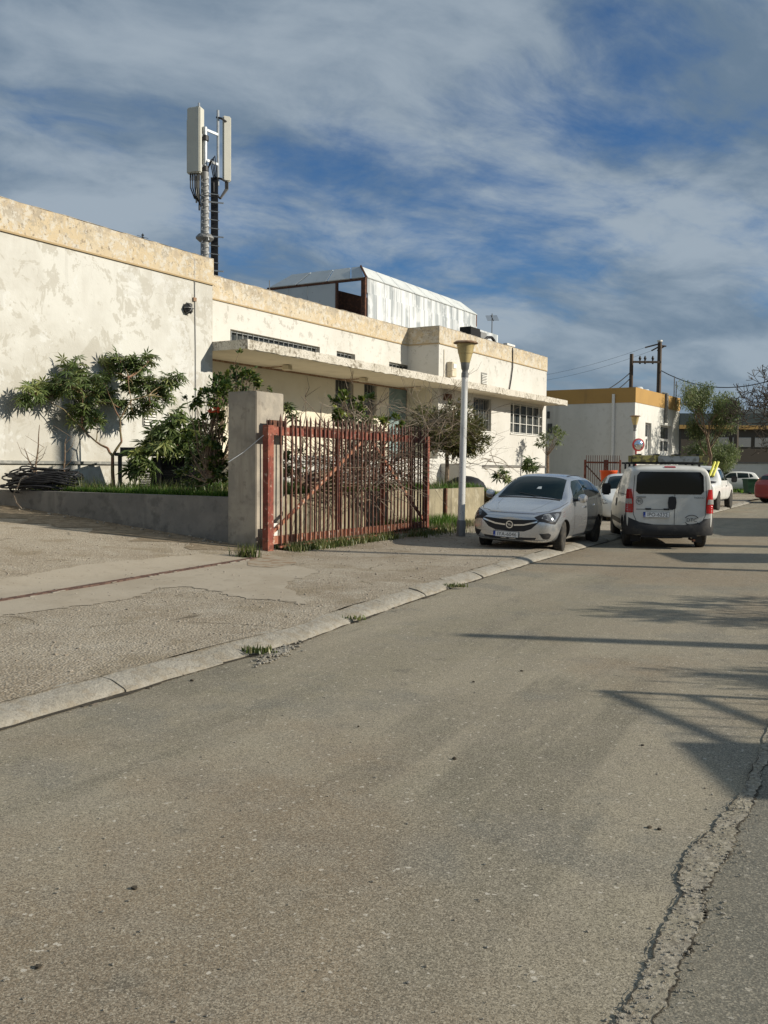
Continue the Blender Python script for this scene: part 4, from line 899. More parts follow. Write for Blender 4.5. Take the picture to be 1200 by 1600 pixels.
# ================================================================== GARDEN WALLS, PILLAR, GATE
P0 = W(13.03, 10.3)
pil = empty('gate_pillar', W(13.4, 10.6, 0), 'square pale rendered gate pillar at the left end of the red gate', 'pillar')
MB().bst(13.03, 13.83, 10.32, 10.97, -.1, 2.95).build('shaft', M['pillar'], pil, bevel=.012)
wallL = MB().bst(13.10, 13.34, 10.972, T1 - .01, -.1, 1.05).build('garden_wall', M['grey_conc'], bevel=.01)
tag(wallL, 'low grey retaining wall running from the pillar to the old left facade', 'wall')
sWe = on_t(755, 780, 10.95).dot(U)
wallF = MB().bst(13.832, sWe, 10.92, 11.14, -.1, 1.06).build('retaining_wall', M['low_wall'], bevel=.01)
tag(wallF, 'stained low retaining wall behind the red gate and lamp post', 'wall')
# garden soil
mb = MB(); ns, nt = 50, 20; vs = []
for i in range(ns + 1):
    for j in range(nt + 1):
        s = 13.33 + (sWe + 6 - 13.33) * i / ns; t = 11.13 + (T1 - .01 - 11.13) * j / nt
        z = .98 + .05 * math.sin(s * 1.7 + t * 2.1) - (max(0, s - sWe + .2) / 5.0 * .5)
        vs.append(W(s, t, z))
mb.add(vs, [(i * (nt + 1) + j, (i + 1) * (nt + 1) + j, (i + 1) * (nt + 1) + j + 1, i * (nt + 1) + j + 1) for i in range(ns) for j in range(nt)])
tag(mb.build('garden_ground', M['earth'], smooth=True), kind='structure')
wallE = MB().bst(sWe - .22, sWe + .001, 11.142, 13.5, -.1, 1.05).bst(sWe + .002, sWe + 5.5, 12.6, 12.8, -.1, .80).build('return_wall', M['low_wall'])
tag(wallE, 'stained corner return of the low wall behind the parked silver hatchback', 'wall')

gate = empty('sliding_gate', W(12.93, 10.0, .1), 'rusty red iron sliding gate with spiked vertical bars beside the pillar', 'gate')
gs0, gs1 = 12.93, 18.97
def gb(name, s0, s1, t0, t1, z0, z1, m='red_iron'): return MB().bst(s0, s1, t0, t1, z0, z1).build(name, M[m], gate)
gb('end_post', gs0, gs0 + .16, 9.98, 10.10, .12, 2.34); gb('end_post', gs1 - .12, gs1, 9.98, 10.10, .22, 2.33)
gb('top_rail', gs0 + .162, gs1 - .122, 9.99, 10.09, 2.17, 2.32); gb('bottom_rail', gs0 + .162, gs1 - .122, 10.0, 10.08, .24, .38, 'faded_iron')
gb('top_channel', gs0 + .9, gs0 + 4.4, 10.11, 10.19, 2.24, 2.37, 'rust_dark'); gb('top_channel', gs0 + .25, gs0 + .7, 10.11, 10.2, 2.30, 2.44, 'rust_dark')
for s in (gs0 + 2.25, gs0 + 4.0, gs0 + 5.25): gb('inner_post', s, s + .07, 10.01, 10.07, .382, 2.168)
gb('roller_foot', gs0 + .5, gs0 + .62, 9.95, 10.05, .12, .24, 'rust_dark')
def brace(a, b, m):
    w_ = V * .04; d = (b - a).normalized(); n = d.cross(V).normalized()
    MB().box(a - n * .03 + V * .0, b - a, w_, n * .06).build('brace', m, gate)
brace(W(gs0 + .18, 10.03, .42), W(gs0 + 3.2, 10.03, 2.14), M['faded_iron']); brace(W(gs1 - .16, 10.03, .42), W(gs0 + 3.6, 10.03, 2.14), M['faded_iron'])
gb('white_plate', gs0 + .22, gs0 + .44, 10.10, 10.11, .36, .60, 'white_bar')
pk = MB(); z1 = 2.46; hw = .0145
pk.box(Vector((-hw, -hw, 0)), Vector((2 * hw, 0, 0)), Vector((0, 2 * hw, 0)), Z * (z1 - .15)); 
pk.add([Vector((-hw * 1.5, -hw, z1 - .15)), Vector((hw * 1.5, -hw, z1 - .15)), Vector((hw * 1.5, hw, z1 - .15)), Vector((-hw * 1.5, hw, z1 - .15)), Vector((0, 0, z1 - .02))], [(3, 2, 1, 0), (0, 1, 4), (1, 2, 4), (2, 3, 4), (3, 0, 4)])
pme = pk.mesh('picket', M['picket']); gl = gate.location; nP = 38; r = random.Random(4)
for k in range(nP):
    s = gs0 + .36 + (gs1 - gs0 - .5) * k / (nP - 1); q = W(s, 9.965, .12) - gl
    inst('picket', pme, gate, q, (r.uniform(-.006, .006), r.uniform(-.008, .008), -A + math.pi / 2 + r.uniform(-.05, .05)))
for s in (gs0 + .04, gs0 + .12):
    MB().lathe([(.012, 0), (.012, .06), (.016, .06), (0, .12)], W(s, 10.04, 2.341), 6).build('spike', M['picket'], gate)
beam = empty('gate_track', W(gs0, 9.95, .0), 'low concrete track beam with a steel rail under the red gate', 'track')
MB().bst(gs0 + 1.3, gs1 + .35, 9.88, 10.12, -.05, .17).build('beam', M['low_wall'], beam, bevel=.01)
MB().bst(gs0 + .3, gs1 + .35, 9.93, 9.97, .172, .205).build('track_rail', M['faded_iron'], beam)
o = W(13.6, 10.9, 1.06)
wr = MB().tube([on_t(357, 722, 10.28), on_t(380, 707, 10.25), on_t(412, 680, 9.96)], .006, 4).build('wire', M['galv']); tag(wr, 'thin wire tied from the pillar to the red gate', 'wire')
for s_, nm in ((gs1 + .35, 1), (gs1 + 1.25, 2)):
    pass
o_ = on_t(695, 775, 10.9); ps = o_.dot(U)
tag(MB().bst(ps - .04, ps + .04, 10.84, 10.916, 0.1, 1.08).build('stub_post', M['rust_dark']), 'short rusty stub post against the low wall right of the gate', 'post')
# ================================================================== LAMP POSTS
def lamp_post(name, base, h, label, lean=0.0, group='street lamps with wide caps'):
    L = empty(name, base, label, 'street lamp', group); o = base
    ax = (Z + Vector((lean, 0, 0))).normalized()
    P = MB().lathe([(.10, .0), (.10, .32), (.085, .36)], o, 14, ax).build('base_sleeve', M['grey_metal'], L, smooth=True)
    MB().lathe([(.080, .36), (.070, h - .78)], o, 14, ax).build('post', M['lamp_post'], L, smooth=True)
    MB().lathe([(.078, h - .80), (.078, h - .70), (.065, h - .69), (.065, h - .64), (.082, h - .62), (.10, h - .48)], o, 14, ax).build('neck', M['grey_metal'], L, smooth=True)
    MB().lathe([(.105, h - .478), (.15, h - .30), (.152, h - .285), (.162, h - .28), (.185, h - .13), (.19, h - .12), (.20, h - .075)], o, 22, ax).build('lamp_shade', M['lamp_cone'], L, smooth=True)
    MB().lathe([(.20, h - .073), (.27, h - .06), (.275, h - .045), (.22, h - .012), (.08, h), (0, h)], o, 24, ax).build('lamp_cap', M['lamp_cap'], L, smooth=True)
    return L
lamp_post('street_lamp', on_z(720, 838, .1), 4.30, 'white lamp post with wide brown cap beside the silver hatchback', .012)
b2 = on_d(990, 760, 47.0); lamp_post('street_lamp', Vector((b2.x, b2.y, 0)), 4.30, 'distant yellow headed lamp in front of the ochre banded building')
mb = MB(); 
b3 = on_d(994, 760, 45.5); mir = empty('traffic_mirror', Vector((b3.x, b3.y, 0)), 'round convex traffic mirror with red rim above the white van', 'traffic mirror')
MB().tube([Vector((b3.x - .05, b3.y, 0)), Vector((b3.x - .05, b3.y, 2.7))], .045, 8).build('post', M['red_rim'], mir)
mc = on_d(997.5, 695, 45.3); nrm = (Vector((0.25, -1, -.05))).normalized()
MB().lathe([(0, .09), (.13, .08), (.23, .045), (.275, 0), (.275, -.03), (0, -.03)][::-1], mc, 24, nrm).build('mirror_glass', M['mirror'], mir, smooth=True)
MB().lathe([(.277, -.05), (.31, -.05), (.315, .02), (.277, .03)], mc, 24, nrm).build('rim', M['red_rim'], mir, smooth=True)

# ================================================================== VEHICLES
def text_mesh(txt, size, m, depth=0.0):
    cu = bpy.data.curves.new('txt', 'FONT'); cu.body = txt; cu.size = size; cu.align_x = 'CENTER'; cu.align_y = 'CENTER'; cu.extrude = depth; cu.resolution_u = 3
    o = bpy.data.objects.new('txt', cu); C.objects.link(o); dg = bpy.context.evaluated_depsgraph_get()
    me = bpy.data.meshes.new_from_object(o.evaluated_get(dg)); bpy.data.objects.remove(o); me.materials.clear(); me.materials.append(m); return me

class Car:
    """body lofted through cross sections (x forward, y left, z up), smoothed; parts are fitted on its surface"""
    def __init__(s, name, stations, mats, axles, arch_r, half_w, label, cat, loc, heading, group=None, tilt=0.0):
        s.root = empty(name, (0, 0, 0), label, cat, group); s.mats = mats
        bm = bmesh.new(); rows = []
        for (x, pts) in stations:
            ring = [bm.verts.new((x, y, z)) for y, z in pts]
            mir = [bm.verts.new((x, -y, z)) for y, z in pts[1:-1]][::-1]
            rows.append(ring + mir)
        n = len(rows[0])
        for a, b in zip(rows[:-1], rows[1:]):
            for i in range(n): bm.faces.new((a[i], a[(i + 1) % n], b[(i + 1) % n], b[i]))
        h = n // 2
        def capf(row, flip):
            for i in range(0, h):
                j = (n - i) % n; k = (n - i - 1) % n
                vs = [row[i], row[i + 1], row[k], row[j]]; u = []
                for v in vs:
                    if v not in u: u.append(v)
                if len(u) >= 3: bm.faces.new(u[::-1] if flip else u)
        capf(rows[0], True); capf(rows[-1], False)
        bmesh.ops.recalc_face_normals(bm, faces=bm.faces)
        me = bpy.data.meshes.new('body'); bm.to_mesh(me); bm.free()
        o = bpy.data.objects.new('body', me); C.objects.link(o); o.parent = s.root
        me.materials.append(mats['paint']); me.materials.append(M['trim'])
        md = o.modifiers.new('s', 'SUBSURF'); md.levels = 3; md.render_levels = 3
        dg = bpy.context.evaluated_depsgraph_get(); me2 = bpy.data.meshes.new_from_object(o.evaluated_get(dg)); o.modifiers.clear(); o.data = me2
        b2 = bmesh.new(); b2.from_mesh(me2); s.bvh = BVHTree.FromBMesh(b2); b2.free()
        cut = MB()
        for ax in axles:
            for sy in (-1, 1): cut.lathe([(arch_r, 0), (arch_r, .34)], Vector((ax[0], sy * (half_w + .08), ax[1])), 40, Vector((0, -sy, 0)), Vector((1, 0, 0)))
        cm = cut.mesh('cut', M['trim']); co = bpy.data.objects.new('cut', cm); C.objects.link(co)
        bb = bmesh.new(); bb.from_mesh(cm); bmesh.ops.recalc_face_normals(bb, faces=bb.faces); bb.to_mesh(cm); bb.free()
        bo = o.modifiers.new('b', 'BOOLEAN'); bo.operation = 'DIFFERENCE'; bo.object = co; bo.solver = 'EXACT'
        dg = bpy.context.evaluated_depsgraph_get(); me3 = bpy.data.meshes.new_from_object(o.evaluated_get(dg)); o.modifiers.clear(); o.data = me3
        bpy.data.objects.remove(co)
        me3.materials.clear(); me3.materials.append(mats['paint']); me3.materials.append(M['trim'])
        for pgn in me3.polygons:
            c = pgn.center; pgn.material_index = 0
            for ax in axles:
                if math.hypot(c.x - ax[0], c.z - ax[1]) < arch_r + .004 and abs(c.y) < half_w + .05 and (abs(pgn.normal.y) > .97 and abs(c.y) < half_w - .15 or abs(math.hypot(c.x - ax[0], c.z - ax[1]) - arch_r) < .012 and abs(pgn.normal.y) < .3): pgn.material_index = 1
            if c.z < mats.get('under', .22): pgn.material_index = 1
        me3.polygons.foreach_set('use_smooth', [True] * len(me3.polygons)); me3.set_sharp_from_angle(angle=R(38)); s.body = o
        s.heading = heading; s.loc = loc; s.tilt = tilt
    def place(s):
        s.root.location = s.loc; s.root.rotation_euler = (s.tilt, 0, s.heading)
    def fit(s, name, pts, m, off=.006, step=.06, parent=None, rim=.02, smooth=True):
        """polygon of 3D points laid on the body surface as a thin raised piece"""
        P = [Vector(p) for p in pts]; c = sum(P, Vector()) / len(P)
        nrm = Vector((0, 0, 0))
        for a, b in zip(P, P[1:] + P[:1]): nrm += (a - c).cross(b - c)
        nrm.normalize(); ax = nrm.orthogonal().normalized(); ay = nrm.cross(ax)
        bd = []
        for a, b in zip(P, P[1:] + P[:1]):
            k = max(1, int((b - a).length / step)); bd += [a.lerp(b, i / k) for i in range(k)]
        # 2D, plus mean-plane depth by inverse distance to the boundary
        f2 = lambda p: Vector(((p - c).dot(ax), (p - c).dot(ay)))
        b2 = [f2(p) for p in bd]; xs = [p.x for p in b2]; ys = [p.y for p in b2]; g = []
        def inside(q):
            r_ = False; j = len(b2) - 1
            for i in range(len(b2)):
                if (b2[i].y > q.y) != (b2[j].y > q.y) and q.x < (b2[j].x - b2[i].x) * (q.y - b2[i].y) / (b2[j].y - b2[i].y) + b2[i].x: r_ = not r_
                j = i
            return r_
        x = min(xs) + step / 2
        while x < max(xs):
            y = min(ys) + step / 2
            while y < max(ys):
                q = Vector((x, y))
                if inside(q) and min((q - b).length for b in b2) > step * .4: g.append(q)
                y += step
            x += step
        n0 = len(b2); res = delaunay_2d_cdt(b2 + g, [(i, (i + 1) % n0) for i in range(n0)], [list(range(n0))], 1, 1e-6)
        vs = []
        for q in res[0]:
            wsum = 0; d = 0
            for b3, bb in zip(bd, b2):
                w_ = 1 / ((q - bb).length_squared + 1e-5); wsum += w_; d += w_ * (b3 - c).dot(nrm)
            p = c + ax * q.x + ay * q.y + nrm * (d / wsum)
            hit, hn, _, _ = s.bvh.find_nearest(p)
            vs.append((hit, hn))
        fs = [tuple(f) for f in res[2]]
        outn = sum((v[1] for v in vs), Vector())
        top = [h + n_ * off for h, n_ in vs]
        if fs:
            fn = sum(((top[f[1]] - top[f[0]]).cross(top[f[2]] - top[f[0]]) for f in fs), Vector())
            if fn.dot(outn) < 0: fs = [f[::-1] for f in fs]
        mb = MB(); mb.add(top, fs)
        # edge skirt down into the body
        cnt = {}
        for f in fs:
            for a, b in zip(f, f[1:] + f[:1]): cnt[(a, b)] = 1
        for (a, b) in list(cnt):
            if (b, a) not in cnt: mb.add([top[b], top[a], vs[a][0] - vs[a][1] * rim, vs[b][0] - vs[b][1] * rim], [(0, 1, 2, 3)])
        return mb.build(name, m, parent or s.body, smooth=smooth, angle=50, local=True)
    def both(s, name, pts, m, **k):
        a = s.fit(name, pts, m, **k); b = s.fit(name, [(x, -y, z) for x, y, z in pts][::-1], m, **k); return a, b
    def strip(s, name, path, w_, m, off=.004, parent=None, mirror=True):
        """narrow line (shut line, moulding) following the body"""
        for sy in ((1, -1) if mirror else (1,)):
            P = []
            for a, b in zip(path[:-1], path[1:]):
                a, b = Vector(a), Vector(b); k = max(1, int((b - a).length / .05)); P += [a.lerp(b, i / k) for i in range(k)]
            P.append(Vector(path[-1])); mb = MB(); vs = []
            H = [s.bvh.find_nearest(Vector((p.x, p.y * sy, p.z))) for p in P]
            for i, hh in enumerate(H):
                d = (H[min(i + 1, len(H) - 1)][0] - H[max(i - 1, 0)][0]).normalized(); sd_ = hh[1].cross(d).normalized() * w_ / 2
                vs += [hh[0] + hh[1] * off + sd_, hh[0] + hh[1] * off - sd_]
            mb.add(vs, [(2 * i, 2 * i + 1, 2 * i + 3, 2 * i + 2) for i in range(len(H) - 1)])
            mb.build(name, m, parent or s.body, local=True)
    def wheel(s, x, y, z, r, w_, steer=0.0, spokes=7):
        sy = 1 if y > 0 else -1
        mb = MB().lathe([(r * .62, -w_ / 2), (r * .9, -w_ / 2), (r * .975, -w_ * .42), (r, -w_ * .30), (r, w_ * .30), (r * .975, w_ * .42), (r * .9, w_ / 2), (r * .62, w_ / 2)], Vector((0, 0, 0)), 36, Vector((0, sy, 0)), Vector((1, 0, 0)))
        for k in range(36):   # tread blocks
            a = 2 * math.pi * k / 36; d = Vector((math.cos(a), 0, math.sin(a))); e = Vector((-math.sin(a), 0, math.cos(a)))
            for yy in (-.32, -.02): mb.box(d * (r - .002) + Vector((0, yy * w_, 0)) - e * .02, e * .04, Vector((0, w_ * .28, 0)), d * .006)
        me = mb.mesh('wheel', M['tyre'], smooth=True)
        o = inst('wheel', me, s.root, (x, y, z), (0, 0, steer))
        rm = MB().lathe([(0, w_ * .30), (.05, w_ * .34), (.055, w_ * .30), (r * .60, w_ * .24), (r * .635, w_ * .46), (r * .66, w_ * .46), (r * .66, w_ * .1), (0, w_ * .1)], Vector((0, 0, 0)), 28, Vector((0, sy, 0)), Vector((1, 0, 0)))
        for k in range(spokes):
            a = 2 * math.pi * k / spokes + .3; d = Vector((math.cos(a), 0, math.sin(a))); e = Vector((-math.sin(a), 0, math.cos(a)))
            rm.box(d * .04 - e * .028 + Vector((0, sy * w_ * .26, 0)), d * (r * .58), e * .056, Vector((0, sy * w_ * .14, 0)))
        ro = rm.build('rim', M['hub'], o, smooth=True, local=True)
        ho = MB()
        for k in range(spokes):
            a = 2 * math.pi * (k + .5) / spokes + .3; d = Vector((math.cos(a), 0, math.sin(a))); e = Vector((-math.sin(a), 0, math.cos(a)))
            ho.add([d * (r * .2) + Vector((0, sy * w_ * .335, 0)), d * (r * .55) - e * .05 + Vector((0, sy * w_ * .285, 0)), d * (r * .55) + e * .05 + Vector((0, sy * w_ * .285, 0))], [(0, 1, 2) if sy < 0 else (2, 1, 0)])
        tag(ho.build('rim_gap', M['trim'], o, local=True), kind='stuff')
    def plate(s, c, facing, w_, h_, txt, sup='', pitch=0.0):
        """number plate centred at c; facing +1 front, -1 rear"""
        o = MB().box(Vector((-.006, -w_ / 2, -h_ / 2)), Vector((.012, 0, 0)), Vector((0, w_, 0)), Vector((0, 0, h_))).build('number_plate', M['plate'], s.root, bevel=.003, local=True)
        o.location = c; o.rotation_euler = (0, pitch, 0 if facing > 0 else math.pi)
        def add(t, size, y, z, m, nm):
            me = text_mesh(t, size, m); q = bpy.data.objects.new(nm, me); C.objects.link(q); q.parent = o
            q.location = (.0075, y, z); q.rotation_euler = (math.pi / 2, 0, math.pi / 2)
        MB().bxyz(.0061, .0072, -w_ / 2 + .004, -w_ / 2 + .045, -h_ / 2 + .004, h_ / 2 - .004).build('blue_band', M['blue'], o, local=True)
        add(txt, h_ * .92, .022, -.002, M['ink'], 'lettering'); add('GR', .028, -w_ / 2 + .024, -h_ / 2 + .022, M['plate'], 'lettering')
        e = .004; mb = MB()
        for (y0, y1, z0, z1) in ((-w_ / 2, w_ / 2, h_ / 2 - e, h_ / 2), (-w_ / 2, w_ / 2, -h_ / 2, -h_ / 2 + e), (-w_ / 2, -w_ / 2 + e, -h_ / 2, h_ / 2), (w_ / 2 - e, w_ / 2, -h_ / 2, h_ / 2)): mb.bxyz(.0062, .0078, y0, y1, z0, z1)
        mb.build('plate_border', M['ink'], o, local=True); return o

def sec(zb, ys, ym, zl, zh, yb, zbl, pts):
    """half section: bottom, sill, two flank points, belt, then (y,z) pairs to the centre line"""
    return [(0, zb), (ys * .75, zb), (ys, zb + .04), (ym, zl), (ym, zh), (yb, zbl)] + list(pts)
def hood(x, w_, zb, zs, zc, ys=None, zl=.45, zh=.62):
    return (x, sec(zb, (ys or w_ * .93), w_, zl, zh, w_ * .955, zs, [(w_ * .82, zs + (zc - zs) * .55), (w_ * .60, zs + (zc - zs) * .82), (w_ * .33, zc - .004), (0, zc)]))
def cab(x, w_, zb, zbelt, yr, zr, zl=.45, zh=.72, k=.5):
    yb = w_ * .96
    return (x, sec(zb, w_ * .93, w_, zl, zh, yb, zbelt, [(yb + (yr - yb) * k, zbelt + (zr - zbelt) * (k + .02)), (yr, zr - .075), (yr * .72, zr - .012), (0, zr)]))

# ---- silver hatchback
st = [
    (2.01, [(0, .26), (.28, .26), (.42, .29), (.50, .40), (.52, .50), (.50, .58), (.42, .63), (.32, .655), (.18, .665), (0, .67)]),
    hood(1.965, .66, .20, .655, .715, ys=.58, zl=.38, zh=.54),
    hood(1.86, .775, .18, .70, .775, zl=.38, zh=.56), hood(1.68, .835, .18, .765, .835, zl=.40, zh=.60), hood(1.40, .862, .18, .83, .905), hood(1.10, .868, .18, .885, .965), hood(.93, .868, .18, .925, 1.00),
    cab(.80, .868, .18, .945, .70, 1.085, k=.5), cab(.45, .868, .18, .955, .63, 1.295), cab(.12, .868, .18, .965, .595, 1.435), cab(-.20, .868, .18, .975, .585, 1.475),
    cab(-.70, .868, .18, .99, .58, 1.48), cab(-1.15, .866, .18, 1.01, .565, 1.462), cab(-1.50, .855, .18, 1.035, .54, 1.43), cab(-1.72, .835, .20, 1.04, .52, 1.38),
    cab(-1.86, .80, .22, .99, .55, 1.16, k=.5), cab(-1.95, .75, .24, .93, .60, 1.00, k=.5), (-2.01, [(0, .30), (.35, .30), (.52, .33), (.60, .42), (.62, .60), (.58, .80), (.50, .86), (.40, .88), (.22, .89), (0, .89)])]
fx = Vector((-.455, -.89, 0)).normalized(); head = math.atan2(fx.y, fx.x)
cc = Vector((3.27, 19.25, .045))
CAR = Car('silver_hatchback', st, dict(paint=M['silver'], under=.21), [(1.24, .30), (-1.27, .30)], .335, .868,
          'silver five door hatchback parked half on the kerb facing us', 'car', cc, head, tilt=R(-1.8))
c = CAR
c.fit('windscreen', [(.90, -.66, 1.03), (.90, -.3, 1.05), (.90, .3, 1.05), (.90, .66, 1.03), (.16, .535, 1.395), (.14, .3, 1.425), (.14, -.3, 1.425), (.16, -.535, 1.395)][::-1], M['car_glass'], off=.005)
c.both('side_window', [(.58, .80, .985), (-.30, .82, 1.0), (-.30, .62, 1.385), (.10, .62, 1.375), (.30, .68, 1.275)], M['car_glass'])
c.both('side_window', [(-.36, .82, 1.0), (-1.12, .81, 1.035), (-1.10, .63, 1.365), (-.36, .62, 1.385)], M['car_glass'])
c.both('quarter_window', [(-1.16, .81, 1.045), (-1.48, .78, 1.09), (-1.38, .66, 1.29), (-1.15, .63, 1.355)], M['car_glass'])
c.fit('rear_window', [(-1.80, .52, 1.10), (-1.80, -.52, 1.10), (-1.73, -.47, 1.33), (-1.73, .47, 1.33)], M['car_glass'])
c.strip('shut_line', [(.62, .86, .95), (.66, .868, .62), (.60, .868, .30)], .009, M['trim'])
c.strip('shut_line', [(-.33, .84, .97), (-.33, .868, .60), (-.33, .868, .26)], .009, M['trim'])
c.strip('shut_line', [(-1.16, .84, .99), (-1.10, .868, .70), (-.93, .868, .50), (-.90, .868, .28)], .009, M['trim'])
c.strip('shut_line', [(.90, .80, .96), (1.4, .76, .86), (1.72, .66, .79), (1.86, .45, .765)], .008, M['trim'])
c.strip('shut_line', [(1.90, .45, .75), (1.93, .2, .75), (1.93, -.2, .75), (1.90, -.45, .75)], .008, M['trim'], mirror=False)
c.strip('hood_crease', [(1.0, .52, 1.0), (1.5, .44, .91), (1.80, .33, .82)], .012, M['silver'], off=.008)
hl = c.both('headlight', [(1.955, .56, .60), (1.90, .64, .59), (1.83, .72, .565), (1.76, .80, .56), (1.66, .84, .64), (1.52, .85, .73), (1.42, .84, .80), (1.56, .80, .80), (1.74, .70, .765), (1.88, .56, .705), (1.955, .46, .665)], M['black_gloss'], off=.007, step=.04)
for h_, sy in zip(hl, (1, -1)):
    c.fit('reflector', [(x, y * sy, z) for x, y, z in [(1.91, .58, .635), (1.84, .69, .605), (1.75, .79, .61), (1.63, .83, .70), (1.54, .83, .765), (1.70, .75, .755), (1.85, .61, .70)]][::sy], M['lens'], off=.011, step=.04, parent=h_)
c.fit('grille', [(1.98, -.50, .635), (2.01, -.2, .62), (2.02, 0, .615), (2.01, .2, .62), (1.98, .50, .635), (1.96, .56, .60), (1.98, .42, .46), (2.0, .28, .405), (2.0, 0, .395), (2.0, -.28, .405), (1.98, -.42, .46), (1.96, -.56, .60)][::-1], M['black_gloss'], off=.005, step=.045)
c.strip('chrome_bar', [(1.98, .53, .60), (2.01, .28, .53), (2.02, .085, .515)], .028, M['chrome'], off=.016)
bdg = MB().lathe([(.052, 0), (.052, .010), (.072, .010), (.072, 0), (.052, 0)], Vector((0, 0, 0)), 24, Vector((1, 0, 0)), caps=False).build('badge', M['chrome'], c.root, local=True, smooth=True); bdg.location = (2.015, 0, .52)
MB().add([Vector((.012, -.062, .010)), Vector((.012, .004, .010)), Vector((.012, -.008, .0)), Vector((.012, .062, -.010)), Vector((.012, -.004, -.010)), Vector((.012, .008, 0))], []) if False else None
bz = MB(); bz.box(Vector((.004, -.058, .004)), Vector((.01, 0, 0)), Vector((0, .075, 0)), Z * .012); bz.box(Vector((.004, -.017, -.016)), Vector((.01, 0, 0)), Vector((0, .075, 0)), Z * .012); bz.box(Vector((.004, .012, .004)), Vector((.01, 0, 0)), Vector((0, -.024, -.008)), Z * .010)
bz.build('bolt_emblem', M['chrome'], bdg, local=True)
c.plate((2.035, -.06, .335), 1, .50, .108, 'IYA-6046')
c.fit('lower_intake', [(1.99, -.52, .30), (2.01, -.3, .29), (2.02, .3, .29), (1.99, .52, .30), (1.98, .50, .262), (2.0, .25, .245), (2.0, -.25, .245), (1.98, -.50, .262)][::-1], M['trim'], off=.004)
c.both('fog_recess', [(1.93, .56, .385), (1.87, .70, .40), (1.83, .745, .37), (1.85, .73, .29), (1.91, .62, .29)], M['trim'], off=.005, step=.04)
c.strip('lip', [(1.86, .74, .255), (1.95, .55, .24), (2.0, .3, .235), (2.01, .0, .235)], .022, M['chrome'], off=.010)
c.both('door_handle', [(-.20, .865, .845), (-.02, .865, .85), (-.02, .865, .82), (-.20, .865, .815)], M['chrome'], off=.025, step=.05, rim=0)
c.both('door_handle', [(-1.02, .865, .865), (-.84, .865, .87), (-.84, .865, .84), (-1.02, .865, .835)], M['chrome'], off=.025, step=.05, rim=0)
c.strip('roof_moulding', [(-.1, .46, 1.46), (-1.3, .44, 1.445)], .03, M['trim'], off=.004)
c.strip('sill_moulding', [(.85, .86, .24), (-.85, .86, .24)], .035, M['chrome'], off=.006)
for sy in (1, -1):
    mr = MB(); prof = [(.0, -.09), (.055, -.085), (.085, -.04), (.088, .03), (.07, .08), (0, .09)]
    mr.lathe(prof, Vector((.52, sy * .965, 1.02)), 14, Vector((.25, sy, .05)), Z)
    mo = mr.build('door_mirror', M['silver'], c.root, smooth=True, local=True, angle=60)
    MB().tube([Vector((.56, sy * .80, .975)), Vector((.53, sy * .92, .99))], .03, 6).build('mirror_arm', M['trim'], mo, local=True)
c.strip('wiper', [(.93, .30, 1.02), (.80, -.25, 1.08)], .016, M['trim'], off=.016, mirror=False)
c.strip('cowl', [(.94, .64, 1.0), (.955, .3, 1.02), (.955, -.3, 1.02), (.94, -.64, 1.0)], .05, M['trim'], off=.006, mirror=False)
for x, y, stg in ((1.24, .745, R(9)), (1.24, -.745, R(9)), (-1.27, .745, 0), (-1.27, -.745, 0)): c.wheel(x, y, .305, .305, .19, stg, 7)
c.both('mudguard', [(-1.60, .84, .42), (-1.66, .84, .40), (-1.66, .83, .26), (-1.60, .84, .26)], M['trim'], off=.008)
c.place()
# seats, wheel and headrests behind the glass are not visible through the tinted screen; papers on the dash are
c.fit('dash_paper', [(.66, .06, 1.18), (.66, .16, 1.18), (.58, .14, 1.23), (.60, .08, 1.24)], M['panel_grey'], off=.007)

# ---- white delivery van seen from behind
def vbox(x, w_, zb, zbelt, yr, zr, zl=.5, zh=.85):
    return (x, sec(zb, w_ * .95, w_, zl, zh, w_ * .99, zbelt, [(w_ * .96, zbelt + (zr - zbelt) * .5), (yr, zr - .07), (yr * .80, zr - .012), (0, zr)]))
vs_ = [
    (1.93, [(0, .30), (.35, .30), (.50, .33), (.58, .42), (.60, .55), (.56, .66), (.48, .72), (.36, .75), (.2, .765), (0, .77)]),
    hood(1.86, .72, .22, .74, .83), hood(1.6, .83, .20, .88, .96), hood(1.25, .855, .20, .98, 1.06), cab(1.02, .858, .20, 1.02, .76, 1.16, k=.5), cab(.62, .858, .20, 1.03, .70, 1.46), cab(.30, .858, .2, 1.04, .68, 1.64, k=.5), cab(.02, .858, .2, 1.05, .68, 1.70, k=.5),
    vbox(-.5, .858, .22, 1.06, .76, 1.72), vbox(-1.2, .858, .22, 1.06, .77, 1.73), vbox(-1.65, .856, .24, 1.06, .77, 1.72), vbox(-1.86, .852, .26, 1.06, .765, 1.70), vbox(-1.955, .845, .28, 1.06, .755, 1.665), (-1.985, vbox(-1.985, .82, .30, 1.05, .73, 1.62)[1])]
vfx = Vector((.145, .99, 0)).normalized(); vh = math.atan2(vfx.y, vfx.x)
rear_mid = (on_z(977.5, 852) + on_z(1095, 854.6)) / 2
vc = rear_mid + vfx * 1.25
VAN = Car('delivery_van', vs_, dict(paint=M['van_white'], under=.24), [(1.26, .31), (-1.25, .31)], .34, .858,
          'small white delivery van seen from behind, with dark rear window and roof rack', 'van', vc, vh)
c = VAN
xr = -1.99
c.fit('rear_window', [(xr, .61, 1.12), (xr, -.61, 1.12), (xr, -.67, 1.18), (xr, -.655, 1.50), (xr, -.59, 1.575), (xr, .59, 1.575), (xr, .655, 1.50), (xr, .67, 1.18)][::-1], M['van_glass'], off=.006, step=.08)
c.strip('shut_line', [(xr, -.10, 1.12), (xr, -.10, .70), (xr, -.10, .46)], .010, M['trim'], mirror=False)
